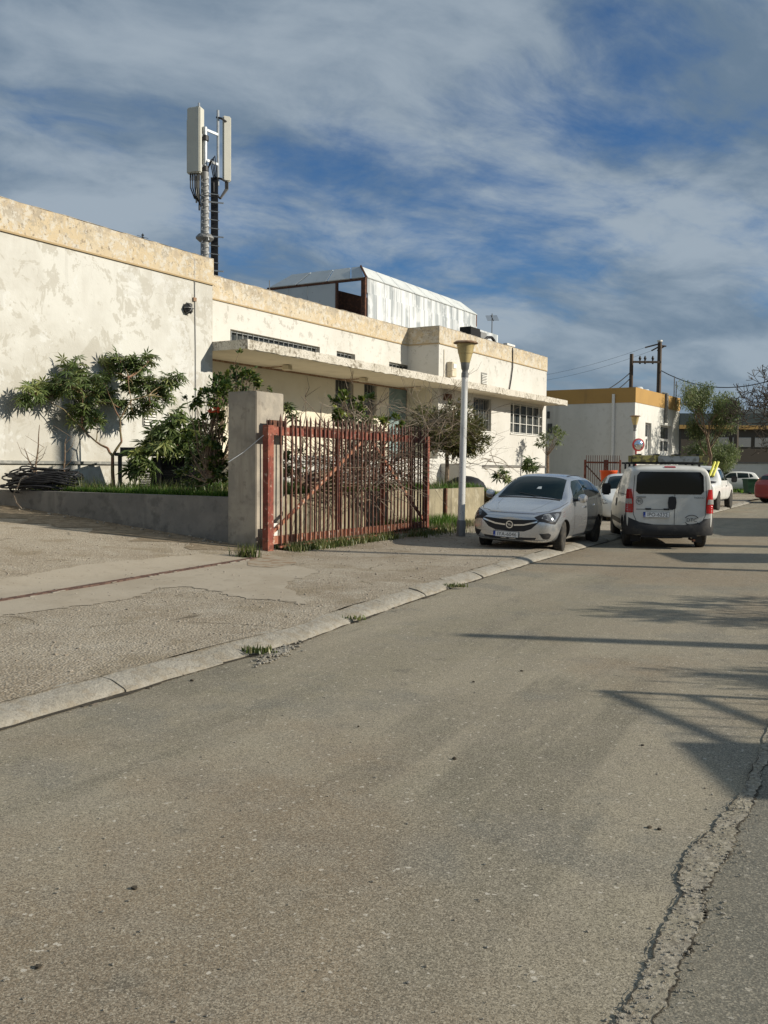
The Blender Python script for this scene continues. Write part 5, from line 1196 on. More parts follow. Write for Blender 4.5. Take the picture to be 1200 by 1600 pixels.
c.strip('shut_line', [(xr, -.70, 1.50), (xr, -.72, 1.1), (xr, -.71, .70), (xr, -.60, .46)], .010, M['trim'], mirror=False)
c.strip('shut_line', [(xr, .70, 1.50), (xr, .72, 1.1), (xr, .71, .70), (xr, .60, .46)], .010, M['trim'], mirror=False)
c.fit('door_handle', [(xr, .02, 1.06), (xr, -.05, 1.08), (xr, -.12, 1.06), (xr, -.135, .95), (xr, -.12, .83), (xr, -.05, .81), (xr, .02, .83), (xr, .035, .95)][::-1], M['black_gloss'], off=.02, step=.04)
c.fit('plate_recess', [(xr, .66, .815), (xr, -.08, .815), (xr, -.08, .80), (xr, .66, .80)][::-1], M['grey_ink'], off=.003)
for y in (.42, .06): c.fit('plate_lamp', [(xr, y + .06, .83), (xr, y - .06, .83), (xr, y - .05, .795), (xr, y + .05, .795)][::-1], M['trim'], off=.012)
c.plate((xr - .022, .26, .70), -1, .52, .112, 'IPO-6232')
for nm, pts, m in (('tail_light', [(-1.90, .845, 1.22), (-1.985, .76, 1.22), (-1.985, .715, .98), (-1.985, .725, .74), (-1.90, .85, .74)], 'red_lens'),):
    a, b = c.both(nm, pts, M[m], off=.022, step=.035)
    for o_, sy in ((a, 1), (b, -1)):
        c.fit('clear_band', [(x, y * sy, z) for x, y, z in [(-1.93, .815, 1.02), (-1.985, .755, 1.02), (-1.985, .74, .92), (-1.93, .82, .92)]][::sy], M['clear_lens'], off=.030, step=.035, parent=o_)
# bumper wrapping round the tail
bp = MB()
prof = [(0, .29), (.03, .29), (.045, .35), (.04, .46), (.0, .50)]
path = [(-1.20, .865), (-1.60, .872), (-1.84, .868), (-1.95, .80), (-2.0, .60), (-2.015, .3), (-2.02, 0), (-2.015, -.3), (-2.0, -.6), (-1.95, -.80), (-1.84, -.868), (-1.60, -.872), (-1.20, -.865)][2:-2]
vs2 = []
for i, (x, y) in enumerate(path):
    x0, y0 = path[max(i - 1, 0)]; x1, y1 = path[min(i + 1, len(path) - 1)]; d = Vector((x1 - x0, y1 - y0, 0)).normalized(); nn = Vector((d.y, -d.x, 0))
    if nn.dot(Vector((x, y, 0))) < 0: nn = -nn
    rise = .26 if abs(y) > .78 else (.05 if abs(y) > .55 else 0)
    vs2 += [Vector((x, y, z + (rise if k == 4 else rise * .7 if k == 3 else 0))) + nn * (q - .02) for k, (q, z) in enumerate(prof)]
bp.add(vs2, [(i * 5 + j, i * 5 + j + 1, (i + 1) * 5 + j + 1, (i + 1) * 5 + j) for i in range(len(path) - 1) for j in range(4)])
bmp = bp.build('rear_bumper', M['trim'], c.root, smooth=True, local=True, angle=60)
MB().bxyz(-1.99, -1.6, -.55, .55, .24, .30).build('underguard', M['trim'], c.root, local=True)
for sy in (1, -1): MB().box(Vector((-1.62, sy * .62 - .10, .12)), Vector((.015, 0, 0)), Vector((0, .20, 0)), Z * .24).build('mud_flap', M['trim'], c.root, local=True)
MB().tube([Vector((-1.7, -.45, .20)), Vector((-2.0, -.5, .19))], .025, 8).build('exhaust', M['rust_dark'], c.root, local=True)
c.fit('brake_light', [(-1.90, .11, 1.665), (-1.90, -.11, 1.665), (-1.93, -.11, 1.635), (-1.93, .11, 1.635)][::-1], M['red_lens'], off=.014)
c.both('side_window', [(.80, .80, 1.08), (.02, .85, 1.08), (.02, .70, 1.52), (.35, .70, 1.50)], M['car_glass'])
c.fit('windscreen', [(1.10, -.62, 1.12), (1.10, .62, 1.12), (.42, .56, 1.56), (.42, -.56, 1.56)][::-1], M['car_glass'])
c.strip('shut_line', [(-.02, .84, 1.5), (-.02, .858, .9), (-.02, .858, .28)], .010, M['trim'])
c.strip('shut_line', [(-.02, .85, 1.09), (-.9, .85, 1.10), (-1.8, .85, 1.10)], .012, M['trim'])
c.strip('side_moulding', [(.9, .86, .50), (-.9, .86, .50)], .11, M['trim'], off=.008)
c.both('door_handle', [(.06, .86, .98), (.12, .86, .98), (.12, .86, .80), (.06, .86, .80)], M['trim'], off=.02)
for sy in (1, -1):
    mo = MB().box(Vector((.66, sy * 1.02 - .10, 1.02)), Vector((.09, 0, 0)), Vector((0, .20, 0)), Z * .27).build('door_mirror', M['trim'], c.root, bevel=.03, smooth=True, local=True)
def put_text(car, txt, size, p, m, nm='lettering', parent=None):
    me = text_mesh(txt, size, m); o = bpy.data.objects.new(nm, me); C.objects.link(o); o.parent = parent or car.body
    o.location = p; o.rotation_euler = (math.pi / 2, 0, -math.pi / 2); return o
put_text(c, 'FIORINO', .052, (xr - .012, -.58, 1.055), M['grey_ink']); put_text(c, 'DTC', .10, (xr - .012, -.44, .60), M['ink'])
put_text(c, 'CITY VAN', .030, (xr - .012, .54, 1.06), M['grey_ink']) if False else MB().bxyz(xr - .011, xr - .004, .47, .66, 1.05, 1.066).build('small_badge', M['grey_ink'], c.root, local=True)
MB().bxyz(xr - .011, xr - .004, -.60, -.34, .508, .520).build('small_lettering', M['grey_ink'], c.root, local=True)
rg = MB()
for k in range(2):   # ring of the logo: arcs above and below the letters
    for i in range(10):
        a0 = R(25 + 130 * i / 10) + k * math.pi; a1 = R(25 + 130 * (i + 1) / 10) + k * math.pi
        q = [Vector((xr - .012, -.44 + .13 * math.cos(a), .60 + .095 * math.sin(a))) for a in (a0, a1)] + [Vector((xr - .012, -.44 + .145 * math.cos(a), .60 + .107 * math.sin(a))) for a in (a1, a0)]
        rg.add(q, [(0, 1, 2, 3)])
rg.build('logo_arcs', M['ink'], c.root, local=True)
stk = MB().lathe([(.068, 0), (.068, .004), (.060, .004), (.060, 0), (.068, 0)], Vector((xr - .006, .60, .97)), 24, Vector((-1, 0, 0)), caps=False).build('speed_sticker', M['ink'], c.root, local=True)
put_text(c, '90', .085, (xr - .012, .60, .97), M['ink'], parent=stk)
# roof rack with steel beams and ladders
rack = []
for x in (.15, -.65, -1.45): MB().bxyz(x - .035, x + .035, -.74, .74, 1.735, 1.775).build('cross_bar', M['trim'], c.root, local=True)
for x in (.15, -.65, -1.45):
    for sy in (1, -1): MB().bxyz(x - .03, x + .03, sy * .66 - .02, sy * .66 + .02, 1.62, 1.754).build('rack_foot', M['trim'], c.root, local=True)
c.body['label'] = 'dusty white van body'
c.place()
lad = empty('roof_ladder', vc, 'worn yellow ladder lying across the roof bars of the white van', 'ladder'); lad.rotation_euler = (0, 0, vh); lad.location = vc
for z_, x in ((1.777, -1.38), (1.777, -.95)):
    MB().bxyz(x - .03, x + .03, -.86, .72, z_, z_ + .135).build('rail', M['old_yellow'], lad, local=True)
for k in range(7): MB().bxyz(-1.32, -.98, -.80 + k * .235, -.80 + k * .235 + .07, 1.815, 1.885).build('rung', M['alu'], lad, local=True)
for k, y in enumerate((.55, .18, -.20, -.62)): 
    MB().bxyz(-1.40, -.90, y - .045, y + .025, 1.778, 1.945).build('clamp', M['black'], lad, local=True)
tb = MB().bxyz(-1.54, -1.44, -.64, .18, 1.777, 1.90).build('alu_box', M['alu'], bevel=.01); tb.location = vc; tb.rotation_euler = (0, 0, vh)
tag(tb, 'dull aluminium channel strapped across the back of the van roof', 'channel')
yb = MB().bxyz(-1.54, -1.44, .22, .70, 1.777, 1.915).build('yellow_channel', M['old_yellow'], bevel=.01); yb.location = vc; yb.rotation_euler = (0, 0, vh)
tag(yb, 'short worn yellow beam at the near corner of the van roof', 'beam')

for x, y in ((1.26, .74), (1.26, -.74), (-1.25, .74), (-1.25, -.74)): VAN.wheel(x, y, .31, .31, .185)

# ---- white pickup beyond the van
pk_fx = Vector((math.sin(R(29)), math.cos(R(29)), 0)); ph = math.atan2(pk_fx.y, pk_fx.x)
rw = on_z(1119, 799, 0)
ps_ = [
    (2.45, [(0, .42), (.4, .42), (.55, .45), (.66, .55), (.70, .70), (.66, .82), (.56, .90), (.42, .93), (.22, .94), (0, .94)]),
    hood(2.35, .82, .38, .92, 1.0, zl=.6, zh=.8), hood(1.9, .89, .36, 1.02, 1.08, zl=.6, zh=.85), hood(1.25, .90, .36, 1.08, 1.13, zl=.6, zh=.85),
    cab(1.0, .90, .36, 1.12, .74, 1.24, zl=.6, zh=.9, k=.5), cab(.55, .90, .36, 1.12, .66, 1.64, zl=.6, zh=.9), cab(.2, .90, .36, 1.12, .65, 1.76, zl=.6, zh=.9), cab(-.5, .90, .36, 1.13, .65, 1.77, zl=.6, zh=.9), cab(-.85, .90, .36, 1.14, .66, 1.70, zl=.6, zh=.9),
    hood(-1.0, .90, .38, 1.08, 1.10, zl=.6, zh=.9), hood(-1.9, .90, .40, 1.08, 1.09, zl=.6, zh=.9), hood(-2.5, .88, .44, 1.08, 1.09, zl=.6, zh=.9), hood(-2.56, .80, .5, 1.02, 1.03, zl=.62, zh=.85)]
pc_ = Vector((rw.x, rw.y, 0)) + pk_fx * 1.5 + Vector((-math.cos(R(29)), math.sin(R(29)), 0)) * .80
PU = Car('pickup_truck', ps_, dict(paint=M['car_white'], under=.42), [(1.5, .38), (-1.5, .38)], .42, .90, 'white pickup truck parked ahead of the van with its black mirror out', 'pickup truck', pc_, ph)
c = PU
c.both('side_window', [(.80, .84, 1.18), (.05, .86, 1.18), (.05, .70, 1.64), (.42, .70, 1.62)], M['car_glass']); c.both('side_window', [(-.02, .86, 1.18), (-.72, .86, 1.19), (-.66, .70, 1.62), (-.02, .70, 1.64)], M['car_glass'])
c.fit('rear_window', [(-.92, .55, 1.25), (-.92, -.55, 1.25), (-.84, -.5, 1.6), (-.84, .5, 1.6)][::-1], M['car_glass'])
c.strip('shut_line', [(.02, .90, 1.15), (.02, .90, .5)], .012, M['trim']); c.strip('shut_line', [(-.85, .90, 1.15), (-.85, .90, .5)], .012, M['trim']); c.strip('shut_line', [(.88, .90, 1.1), (.85, .90, .5)], .012, M['trim'])
for sy in (1, -1): MB().box(Vector((.68, sy * 1.10 - .11, 1.10)), Vector((.1, 0, 0)), Vector((0, .22, 0)), Z * .26).build('door_mirror', M['trim'], c.root, bevel=.03, local=True)
c.both('door_handle', [(.10, .9, .98), (.26, .9, .98), (.26, .9, .94), (.10, .9, .94)], M['trim'], off=.02)
c.fit('bed_cover', [(-1.15, .72, 1.1), (-1.15, -.72, 1.1), (-2.4, -.72, 1.1), (-2.4, .72, 1.1)], M['trim'], off=.01, step=.2)
for x in (1.5, -1.5):
    for y in (.78, -.78): c.wheel(x, y, .38, .38, .23, 0, 6)
c.place()
rk = empty('roof_rack_frame', (0, 0, 0), 'bright yellow ladder frame leaning up over the back of the white pickup', 'ladder')
q0, q1 = on_d(1108.5, 744, 34.5), on_d(1117, 722, 35.2); rk.location = q0
dd = (q1 - q0)
for off in (0, .13): MB().tube([q0 + Vector((off, 0, 0)), q1 + Vector((off, 0, 0))], .05, 6).build('rail', M['yellow'], rk)
for k in range(4): MB().tube([q0 + dd * (k + .5) / 4, q0 + dd * (k + .5) / 4 + Vector((.13, 0, 0))], .025, 5).build('rung', M['yellow'], rk)
MB().tube([q0, Vector((q0.x - .1, q0.y + .1, 1.10))], .04, 5).build('foot', M['grey_metal'], rk)

# ---- simple hatchback used for the far cars
def small_car(name, m, loc, fdir, label, tail='red_lens'):
    h_ = math.atan2(fdir.y, fdir.x)
    s2 = [(x * .95, p) for x, p in st]
    K = Car(name, s2, dict(paint=m, under=.22), [(1.18, .30), (-1.20, .30)], .34, .868, label, 'car', loc, h_)
    K.both('side_window', [(.55, .80, .985), (-.28, .82, 1.0), (-.28, .62, 1.385), (.10, .62, 1.375), (.30, .68, 1.275)], M['car_glass'], step=.1)
    K.both('side_window', [(-.36, .82, 1.0), (-1.10, .81, 1.035), (-1.08, .63, 1.365), (-.36, .62, 1.385)], M['car_glass'], step=.1)
    K.both('quarter_window', [(-1.16, .81, 1.045), (-1.42, .78, 1.09), (-1.32, .66, 1.29), (-1.15, .63, 1.355)], M['car_glass'], step=.1)
    K.fit('windscreen', [(.84, -.66, 1.03), (.84, .66, 1.03), (.16, .535, 1.395), (.14, -.535, 1.40)][::-1], M['car_glass'], step=.12)
    K.fit('rear_window', [(-1.72, .52, 1.10), (-1.72, -.52, 1.10), (-1.64, -.47, 1.33), (-1.64, .47, 1.33)], M['car_glass'], step=.1)
    K.both('headlight', [(1.80, .60, .60), (1.68, .78, .57), (1.50, .84, .70), (1.70, .72, .735)], M['lens'], step=.08)
    K.both('tail_light', [(-1.84, .66, .98), (-1.74, .80, 1.0), (-1.74, .82, .80), (-1.86, .66, .80)], M[tail], step=.08)
    for x in (1.18, -1.20):
        for y in (.745, -.745): K.wheel(x, y, .305, .305, .19)
    for sy in (1, -1): MB().box(Vector((.48, sy * .95 - .08, .96)), Vector((.08, 0, 0)), Vector((0, .16, 0)), Z * .13).build('door_mirror', m, K.root, bevel=.02, local=True)
    K.place(); return K
fcar = on_z(1148, 764, 0) ; small_car('far_car', M['car_white'], Vector((on_d(1140, 764, 66).x, 66, 0.0)), Vector((-1, .15, 0)), 'small white car parked on the grass below the long white wall')
rc = on_z(1200, 786, 0); small_car('red_car', M['car_red'], Vector((rc.x + 1.55, rc.y + .4, 0)), Vector((1, .25, 0)), 'dark red car cut off at the edge of the picture beside the green bin')
wc = on_d(955, 760, 27.5); small_car('parked_car', M['car_white'], Vector((wc.x + .75, 28.6, .0)), Vector((-.2, -.98, 0)), 'white car half hidden between the silver hatchback and the van')

# ================================================================== BUILDING 2 AND FAR THINGS
A2 = R(32.25); U2 = Vector((math.sin(A2), math.cos(A2), 0)); V2 = Vector((-math.cos(A2), math.sin(A2), 0))
c2_ = on_d(993, 605, 54.7); C2 = Vector((c2_.x, c2_.y, 0)); zt2 = c2_.z; zb2 = on_d(992, 628.5, 54.7).z
def Q(a, b, z=0): return C2 + U2 * a + V2 * b + Z * z
def qbox(mb, a0, a1, b0, b1, z0, z1): return mb.box(Q(a0, b0, z0), U2 * (a1 - a0), V2 * (b1 - b0), Z * (z1 - z0))
annex = empty('annex_building', C2, 'flat roofed white annex with ochre band beyond the long building', 'building')
L2 = 9.8; Wd = 22.0
qx = lambda x, y: (lambda d: (lambda k: ((d * k) - C2).dot(U2))(C2.dot(V2) / d.dot(V2)))(ray(x, y))
qb = lambda x, y: (lambda d: (lambda k: ((d * k) - C2).dot(V2))(C2.dot(U2) / d.dot(U2)))(ray(x, y))
def qz(x, y, a, b): 
    p = Q(a, b); d = ray(x, y); k = p.y / d.y; return EYE + d.z * k
holes2 = []
for (x0, x1, y0, y1) in ((1008, 1017.5, 660, 711), (1032, 1049.5, 664, 713)):
    a0, a1 = qx(x0, 680), qx(x1, 680); holes2.append((a0, a1, qz(x0, y1, a0, 0), qz(x0, y0, a0, 0)))
mb = MB(); ss = sorted({0, L2, *[h[0] for h in holes2], *[h[1] for h in holes2]}); zs = sorted({-.1, zb2, *[h[2] for h in holes2], *[h[3] for h in holes2]})
for i in range(len(ss) - 1):
    for j in range(len(zs) - 1):
        ca, cz = (ss[i] + ss[i + 1]) / 2, (zs[j] + zs[j + 1]) / 2
        if any(h[0] < ca < h[1] and h[2] < cz < h[3] for h in holes2): continue
        qbox(mb, ss[i], ss[i + 1], 0, .3, zs[j], zs[j + 1])
mb.build('wall', M['white2'], annex)
qbox(MB(), .0, .3, .302, Wd, -.1, zb2).build('wall', M['white2'], annex)
qbox(MB(), L2 - .3, L2, .302, Wd, -.1, zb2).build('wall', M['white2'], annex); qbox(MB(), .302, L2 - .302, Wd - .3, Wd, -.1, zb2).build('wall', M['white2'], annex)
qbox(MB(), -.03, L2 + .03, -.03, Wd + .03, zb2 + .002, zt2).build('parapet_band', M['ochre'], annex)
for h in holes2:
    w_ = MB(); a0, a1, z0, z1 = h; e = .09
    for q in ((a0, a0 + e, z0, z1), (a1 - e, a1, z0, z1), (a0 + e, a1 - e, z0, z0 + e), (a0 + e, a1 - e, z1 - e, z1), (a0 + e, a1 - e, z0 + (z1 - z0) * .50, z0 + (z1 - z0) * .58), (a0 + e, a0 + e + .13, z0 + e, z0 + (z1 - z0) * .5), (a1 - e - .13, a1 - e, z0 + e, z0 + (z1 - z0) * .5), (a0 + e + .13, a1 - e - .13, z0 + e, z0 + e + .28)): qbox(w_, q[0], q[1], .18, .24, q[2], q[3])
    wo = w_.build('window', M['white_bar'], annex)
    am = (a0 + a1) / 2; qbox(MB(), am - .08, am + .08, .175, .235, z0 + e, z0 + (z1 - z0) * .5).build('mullion', M['white_bar'], wo)
    for (b0, b1) in ((a0 + e, am - .005), (am + .005, a1 - e)): qbox(MB(), b0, b1, .24, .25, z0 + e, z1 - e).build('pane', M['dark_glass'], wo)
    qbox(MB(), a0, a1, .30, .32, z0, z1).build('dark_room_sheet', M['void'], wo)  # near-black sheet stands in for the dark room behind the panes
bq = qb(959, 640); z0_, z1_ = qz(959, 722, 0, bq), qz(959, 616, 0, bq)
MB().tube([Q(-.10, bq, .2), Q(-.10, bq, z1_)], .09, 8).build('drain_pipe', M['white_bar'], annex, smooth=True)
aq = qx(1039, 620); MB().tube([Q(aq, -.12, qz(1039, 661, aq, 0)), Q(aq, -.12, zt2 + .05), Q(aq, .2, zt2 + .07)], .12, 8).build('drain_pipe', M['grey_frame'], annex, smooth=True)
# small window pieces on its side, next to the end of the long building
for (x0, x1, y0, y1) in ((855, 859, 643, 654), (856, 863, 662, 677)):
    b1_, b0_ = qb(x0, 650), qb(x1, 650); q = qbox(MB(), -.05, -.002, b0_, b1_, qz(x0, y1, 0, b1_), qz(x0, y0, 0, b1_)); q.build('small_window', M['dark_glass'], annex)
for k, (x, y, h_) in enumerate(((988, 604, .5), (996, 602, .55), (1006, 606, .4))):
    p_ = on_d(x, y, 57.5); tk = MB().lathe([(0, 0), (.34, 0), (.36, .1), (.36, h_ - .1), (.30, h_), (0, h_)], Vector((p_.x, p_.y, zt2 - .3)), 14).build('roof_tank', M['panel_grey'] if k else M['rust_dark'], smooth=True)
    tag(tk, ['dark squat tank on the annex roof beside the pole foot', 'pale tank at the middle of the annex roof corner', 'small pale tank furthest along the annex roof'][k], 'tank')
# fence gate and orange bin in front of it
g0 = on_d(913, 720, 42.0); g1 = on_d(968, 720, 42.0); rg_ = empty('yard_gate', Vector((g0.x, 42, 0)), 'rusty spiked yard gate in front of the annex wall', 'gate')
for z0, z1 in ((1.84, 1.92), (.35, .43)): MB().bxyz(g0.x, g1.x, 41.98, 42.04, z0, z1).build('rail', M['red_iron'], rg_)
for x in (g0.x, g0.x + .9, (g0.x + g1.x) / 2 + .2, g1.x): MB().bxyz(x, x + .07, 41.97, 42.05, 0, 2.0).build('post', M['red_iron'], rg_)
pm = MB().bxyz(-.012, .012, -.012, .012, 0, 2.1).mesh('picket', M['picket']); n = 16
for k in range(n): inst('picket', pm, rg_, (.08 + (g1.x - g0.x - .1) * k / (n - 1), -.05, .1))
MB().tube([Vector((g0.x + .1, 42.1, 1.75)), Vector((g0.x + 1.3, 42.1, .5))], .03, 5).build('brace', M['rust_dark'], rg_)
ob = on_d(951, 745, 38.0); tag(MB().lathe([(0, 0), (.28, 0), (.34, .75), (.36, .77), (.36, .82), (0, .82)], Vector((ob.x, 38, .72)), 14).build('orange_bin', M['orange'], smooth=True), 'orange plastic bin between the silver hatchback and the van', 'bin')
tag(MB().bxyz(ob.x - .5, ob.x + .5, 37.6, 38.4, -.05, .718).build('bin_stand', M['grey_conc']), 'low grey block under the orange bin', 'block')

# utility poles behind the annex
def upole(name, x, ytop, D, r_, label):
    p_ = on_d(x, ytop, D); e = empty(name, Vector((p_.x, p_.y, 0)), label, 'utility pole')
    MB().tube([Vector((p_.x, p_.y, -.2)), p_], [r_ * 1.15, r_ * .85], 10).build('shaft', M['wood'], e, smooth=True); return e, p_
eL, pL = upole('utility_pole', 987, 553, 75, .17, 'shorter dark wooden pole rising behind the annex roof corner')
eR, pR = upole('utility_pole', 1031, 535, 75, .19, 'taller dark wooden pole with insulators behind the annex roof')
zc_ = on_d(1000, 566.5, 75).z
MB().bxyz(pL.x, pR.x, pL.y - .5, pL.y - .35, zc_ - .08, zc_ + .08).build('crossbeam', M['wood'], eR)
for x in (1000, 1008, 1020): q = on_d(x, 562, 74.6); MB().lathe([(.05, -.35), (.12, -.2), (.06, -.05), (.12, .1), (.04, .3)], q, 8).build('insulator', M['black'], eR)
for (xa, ya, xb, yb_) in ((1031, 537, 1008, 543), (1031, 541, 1018, 548), (1031, 540, 1041, 541), (1027, 548, 1038, 541)):
    MB().tube([on_d(xa, ya, 75), on_d(xb, yb_, 75)], .06, 5).build('bracket', M['wood'], eR)
MB().lathe([(0, 0), (.22, 0), (.22, .12), (0, .12)], pR + Z * .05, 8).build('pole_cap', M['white_bar'], eR)
def cable(name, pts, sag, r_, label, n=14):
    P = [Vector(p) for p in pts]; out = []
    for a, b in zip(P[:-1], P[1:]):
        for i in range(n + 1): k = i / n; out.append(a.lerp(b, k) - Z * sag * 4 * k * (1 - k))
    return tag(MB().tube(out, r_, 5).build(name, M['black']), label, 'cable')
cable('power_cable', [on_d(1033, 579, 75), on_d(1232, 585, 62)], 1.1, .035, 'thick black cable sagging from the tall pole to the right')
cable('power_cable', [on_d(984, 583, 75), on_d(915, 622, 70)], .3, .04, 'upper of two black cables dropping from the short pole behind the annex')
cable('power_cable', [on_d(984, 592, 75), on_d(935, 620, 72)], .3, .04, 'lower of two black cables dropping from the short pole behind the annex')
cable('overhead_wire', [on_d(1008, 543, 75), on_d(700, 590, 110)], 1.2, .010, 'thin overhead wire from the tall pole, upper one of the pair')
cable('overhead_wire', [on_d(1018, 548, 75), on_d(700, 594, 110)], 1.4, .010, 'thin overhead wire from the tall pole, lower one of the pair')
for k, x in enumerate((1054, 1057)):
    q = on_d(x, 588 + k * 8, 62); tag(MB().tube([Vector((q.x, q.y, 6)), q], .035, 5).build('steel_rod', M['grey_metal']), ['taller thin rod standing at the right end of the annex roof', 'shorter thin rod at the right end of the annex roof'][k], 'rod')

# far wall, shed, bin, grass bank, hills
wa, wb_ = on_d(1040, 722, 74.0), on_d(1500, 722, 66.0)
d_ = Vector((wb_.x - wa.x, wb_.y - wa.y, 0)); nn_ = Vector((-d_.y, d_.x, 0)).normalized()
fw_ = MB().box(Vector((wa.x, wa.y, -.1)), d_, nn_ * .25, Z * 2.15).build('boundary_wall', M['white2']); tag(fw_, 'long white boundary wall at the far end of the road', 'wall')
cp = MB().box(Vector((wa.x, wa.y, 2.052)) - nn_ * .05, d_, nn_ * .35, Z * .12).build('wall_coping', M['grey_conc'], fw_)
sh0 = on_d(1095, 660, 96.0)
shed = empty('industrial_shed', Vector((sh0.x, 96, 0)), 'dark industrial shed with yellow eaves line behind the far white wall', 'shed')
MB().bxyz(sh0.x - 2, sh0.x + 34, 96, 106, -.1, 5.7).build('wall', M['bare'], shed); MB().bxyz(sh0.x - 2.3, sh0.x + 34.3, 95.6, 106.4, 5.702, 6.1).build('eaves', M['ochre'], shed)
MB().bxyz(sh0.x - 2.2, sh0.x + 34.2, 95.8, 106, 6.102, 7.3).build('roof', M['hill'], shed)
for k in range(14): MB().bxyz(sh0.x + 1 + k * 2.3, sh0.x + 2.9 + k * 2.3, 95.93, 95.995, 3.9, 4.9).build('window', M['grey_metal'], shed)
gb_ = on_z(1174, 772, 0)
bn = empty('green_bin', Vector((gb_.x, gb_.y, 0)), 'dark green wheeled rubbish bin near the far wall beside the red car', 'bin')
MB().add; q = MB(); w0, w1, h_ = .34, .42, .92; q.add([Vector((gb_.x + a * w0, gb_.y + b * .4, .08)) for a, b in ((-1, -1), (1, -1), (1, 1), (-1, 1))] + [Vector((gb_.x + a * w1, gb_.y + b * .5, h_)) for a, b in ((-1, -1), (1, -1), (1, 1), (-1, 1))], [(3, 2, 1, 0), (4, 5, 6, 7), (0, 1, 5, 4), (1, 2, 6, 5), (2, 3, 7, 6), (3, 0, 4, 7)])
q.build('container', M['green_bin'], bn); MB().bxyz(gb_.x - .46, gb_.x + .46, gb_.y - .55, gb_.y + .55, h_ + .002, h_ + .08).build('lid', M['green_bin'], bn, bevel=.02)
for sx in (-.28, .28): MB().lathe([(.09, -.04), (.09, .04)], Vector((gb_.x + sx, gb_.y - .42, .09)), 10, Vector((1, 0, 0))).build('wheel', M['black'], bn)
hm = MB(); n = 90; r = random.Random(77); xs_ = []; tops = []
for i in range(n + 1):
    ang = R(-60 + 130 * i / n); dist = 1500
    h_ = 64 + 38 * max(0, math.sin((i - 48) * .075)) + 7 * math.sin(i * .37) + 4 * math.sin(i * .9) + r.uniform(-1, 1)
    for dd_, hh in ((1300, -2), (1430, h_ * .7), (1560, h_), (1900, h_ * .8)): xs_.append(Vector((math.sin(ang) * dd_, math.cos(ang) * dd_, hh)))
hm.add(xs_, [(i * 4 + j, (i + 1) * 4 + j, (i + 1) * 4 + j + 1, i * 4 + j + 1) for i in range(n) for j in range(3)]); tag(hm.build('hills', M['hill'], smooth=True), kind='structure')

# things on the right, outside the picture, whose shadows cross the road
side_gate = empty('side_gate', Vector((8, 5, 0)), 'tall iron gate frame across the road whose shadow falls on the asphalt', 'gate')
gA, gB = Vector((7.98, 5.69, 0)), Vector((8.42, 4.42, 0)); gd = (gB - gA)
for z in (2.86, 2.60): MB().tube([gA + Z * z, gB + Z * z], .035, 6).build('rail', M['red_iron'], side_gate)
MB().tube([gA, gA + Z * 2.88], .035, 6).build('post', M['red_iron'], side_gate)
for k in range(5): q = gA.lerp(gB, (k + .8) / 5.5); MB().tube([q, q + Z * 2.95], .010, 5).build('bar', M['picket'], side_gate)
sp_ = empty('side_pillar', Vector((8.5, 4.0, 0)), 'rendered pillar across the road whose shadow falls on the asphalt', 'pillar')
MB().bxyz(8.0, 8.9, 3.55, 4.40, -.05, 2.70).build('shaft', M['pillar'], sp_); 
MB().bxyz(7.95, 8.95, 3.50, 4.45, 2.702, 2.80).build('cap', M['pillar'], sp_)
def road_pole(base, h, r0_, r1_, label, lean=Vector((0, 0, 0))):
    tag(MB().tube([base, base + Z * h + lean], [r0_, r1_], 12).build('roadside_pole', M['wood'], smooth=True), label, 'pole')
road_pole(Vector((14.2, 6.7, -.1)), 6.15, .34, .10, 'stout tapering pole across the road casting the long thin shadow')
road_pole(Vector((17.5, 12.4, -.1)), 9.5, .16, .12, 'slim leaning pole across the road casting the farther thin shadow', Vector((0, 1.2, 0)))
road_pole(Vector((26, 16.6, -.1)), 19.2, .34, .26, 'tall pole across the road shading the old facade')
blk = empty('roadside_store', Vector((20, 24, 0)), 'plain low building across the road shading the roadway', 'building')
MB().bxyz(16.5, 24, 21.5, 29.5, -.1, 3.4).build('wall', M['white2'], blk); MB().bxyz(16.3, 24.2, 21.3, 29.7, 3.402, 3.6).build('roof', M['grey_conc'], blk)
tk_ = empty('roadside_kiosk', Vector((14.5, 15.6, 0)), 'small kiosk across the road shading the near roadway', 'kiosk')
MB().bxyz(14.0, 16.6, 15.0, 16.4, -.1, 3.7).build('wall', M['white2'], tk_); MB().bxyz(13.8, 16.8, 14.8, 16.6, 3.702, 3.85).build('roof', M['grey_conc'], tk_)
# ================================================================== PLANTS
def rv(r, s=1.0): return Vector((r.uniform(-1, 1), r.uniform(-1, 1), r.uniform(-1, 1))) * s
def palmate(seed, lobes=8):
    """castor leaf: pointed lobes fanned round the stalk, drooping"""
    r = random.Random(seed); vs = [Vector((0, 0, 0))]; fs = []
    for k in range(lobes):
        a = R(-150 + 300 * k / (lobes - 1)); L = (.55 + .45 * math.cos(a / 2)) * r.uniform(.85, 1.05)
        d = Vector((math.cos(a), math.sin(a), 0)); e = Vector((-math.sin(a), math.cos(a), 0)); w_ = .105
        n = len(vs); dr = r.uniform(.15, .35)
        vs += [d * L * .45 + e * w_ - Z * .04, d * L - Z * dr * L, d * L * .45 - e * w_ - Z * .04, d * L * .5 + Z * .02]
        fs += [(0, n + 3, n), (0, n + 2, n + 3), (n, n + 3, n + 1), (n + 3, n + 2, n + 1)]
    return vs, fs
def oval(seed, w_=.28):
    r = random.Random(seed); b = r.uniform(.05, .2)
    return [Vector((0, 0, 0)), Vector((.35, w_, .02)), Vector((.75, w_ * .8, -b * .5)), Vector((1, 0, -b)), Vector((.75, -w_ * .8, -b * .5)), Vector((.35, -w_, .02)), Vector((.5, 0, .06))], [(0, 6, 1), (1, 6, 2), (2, 6, 3), (3, 6, 4), (4, 6, 5), (5, 6, 0)]
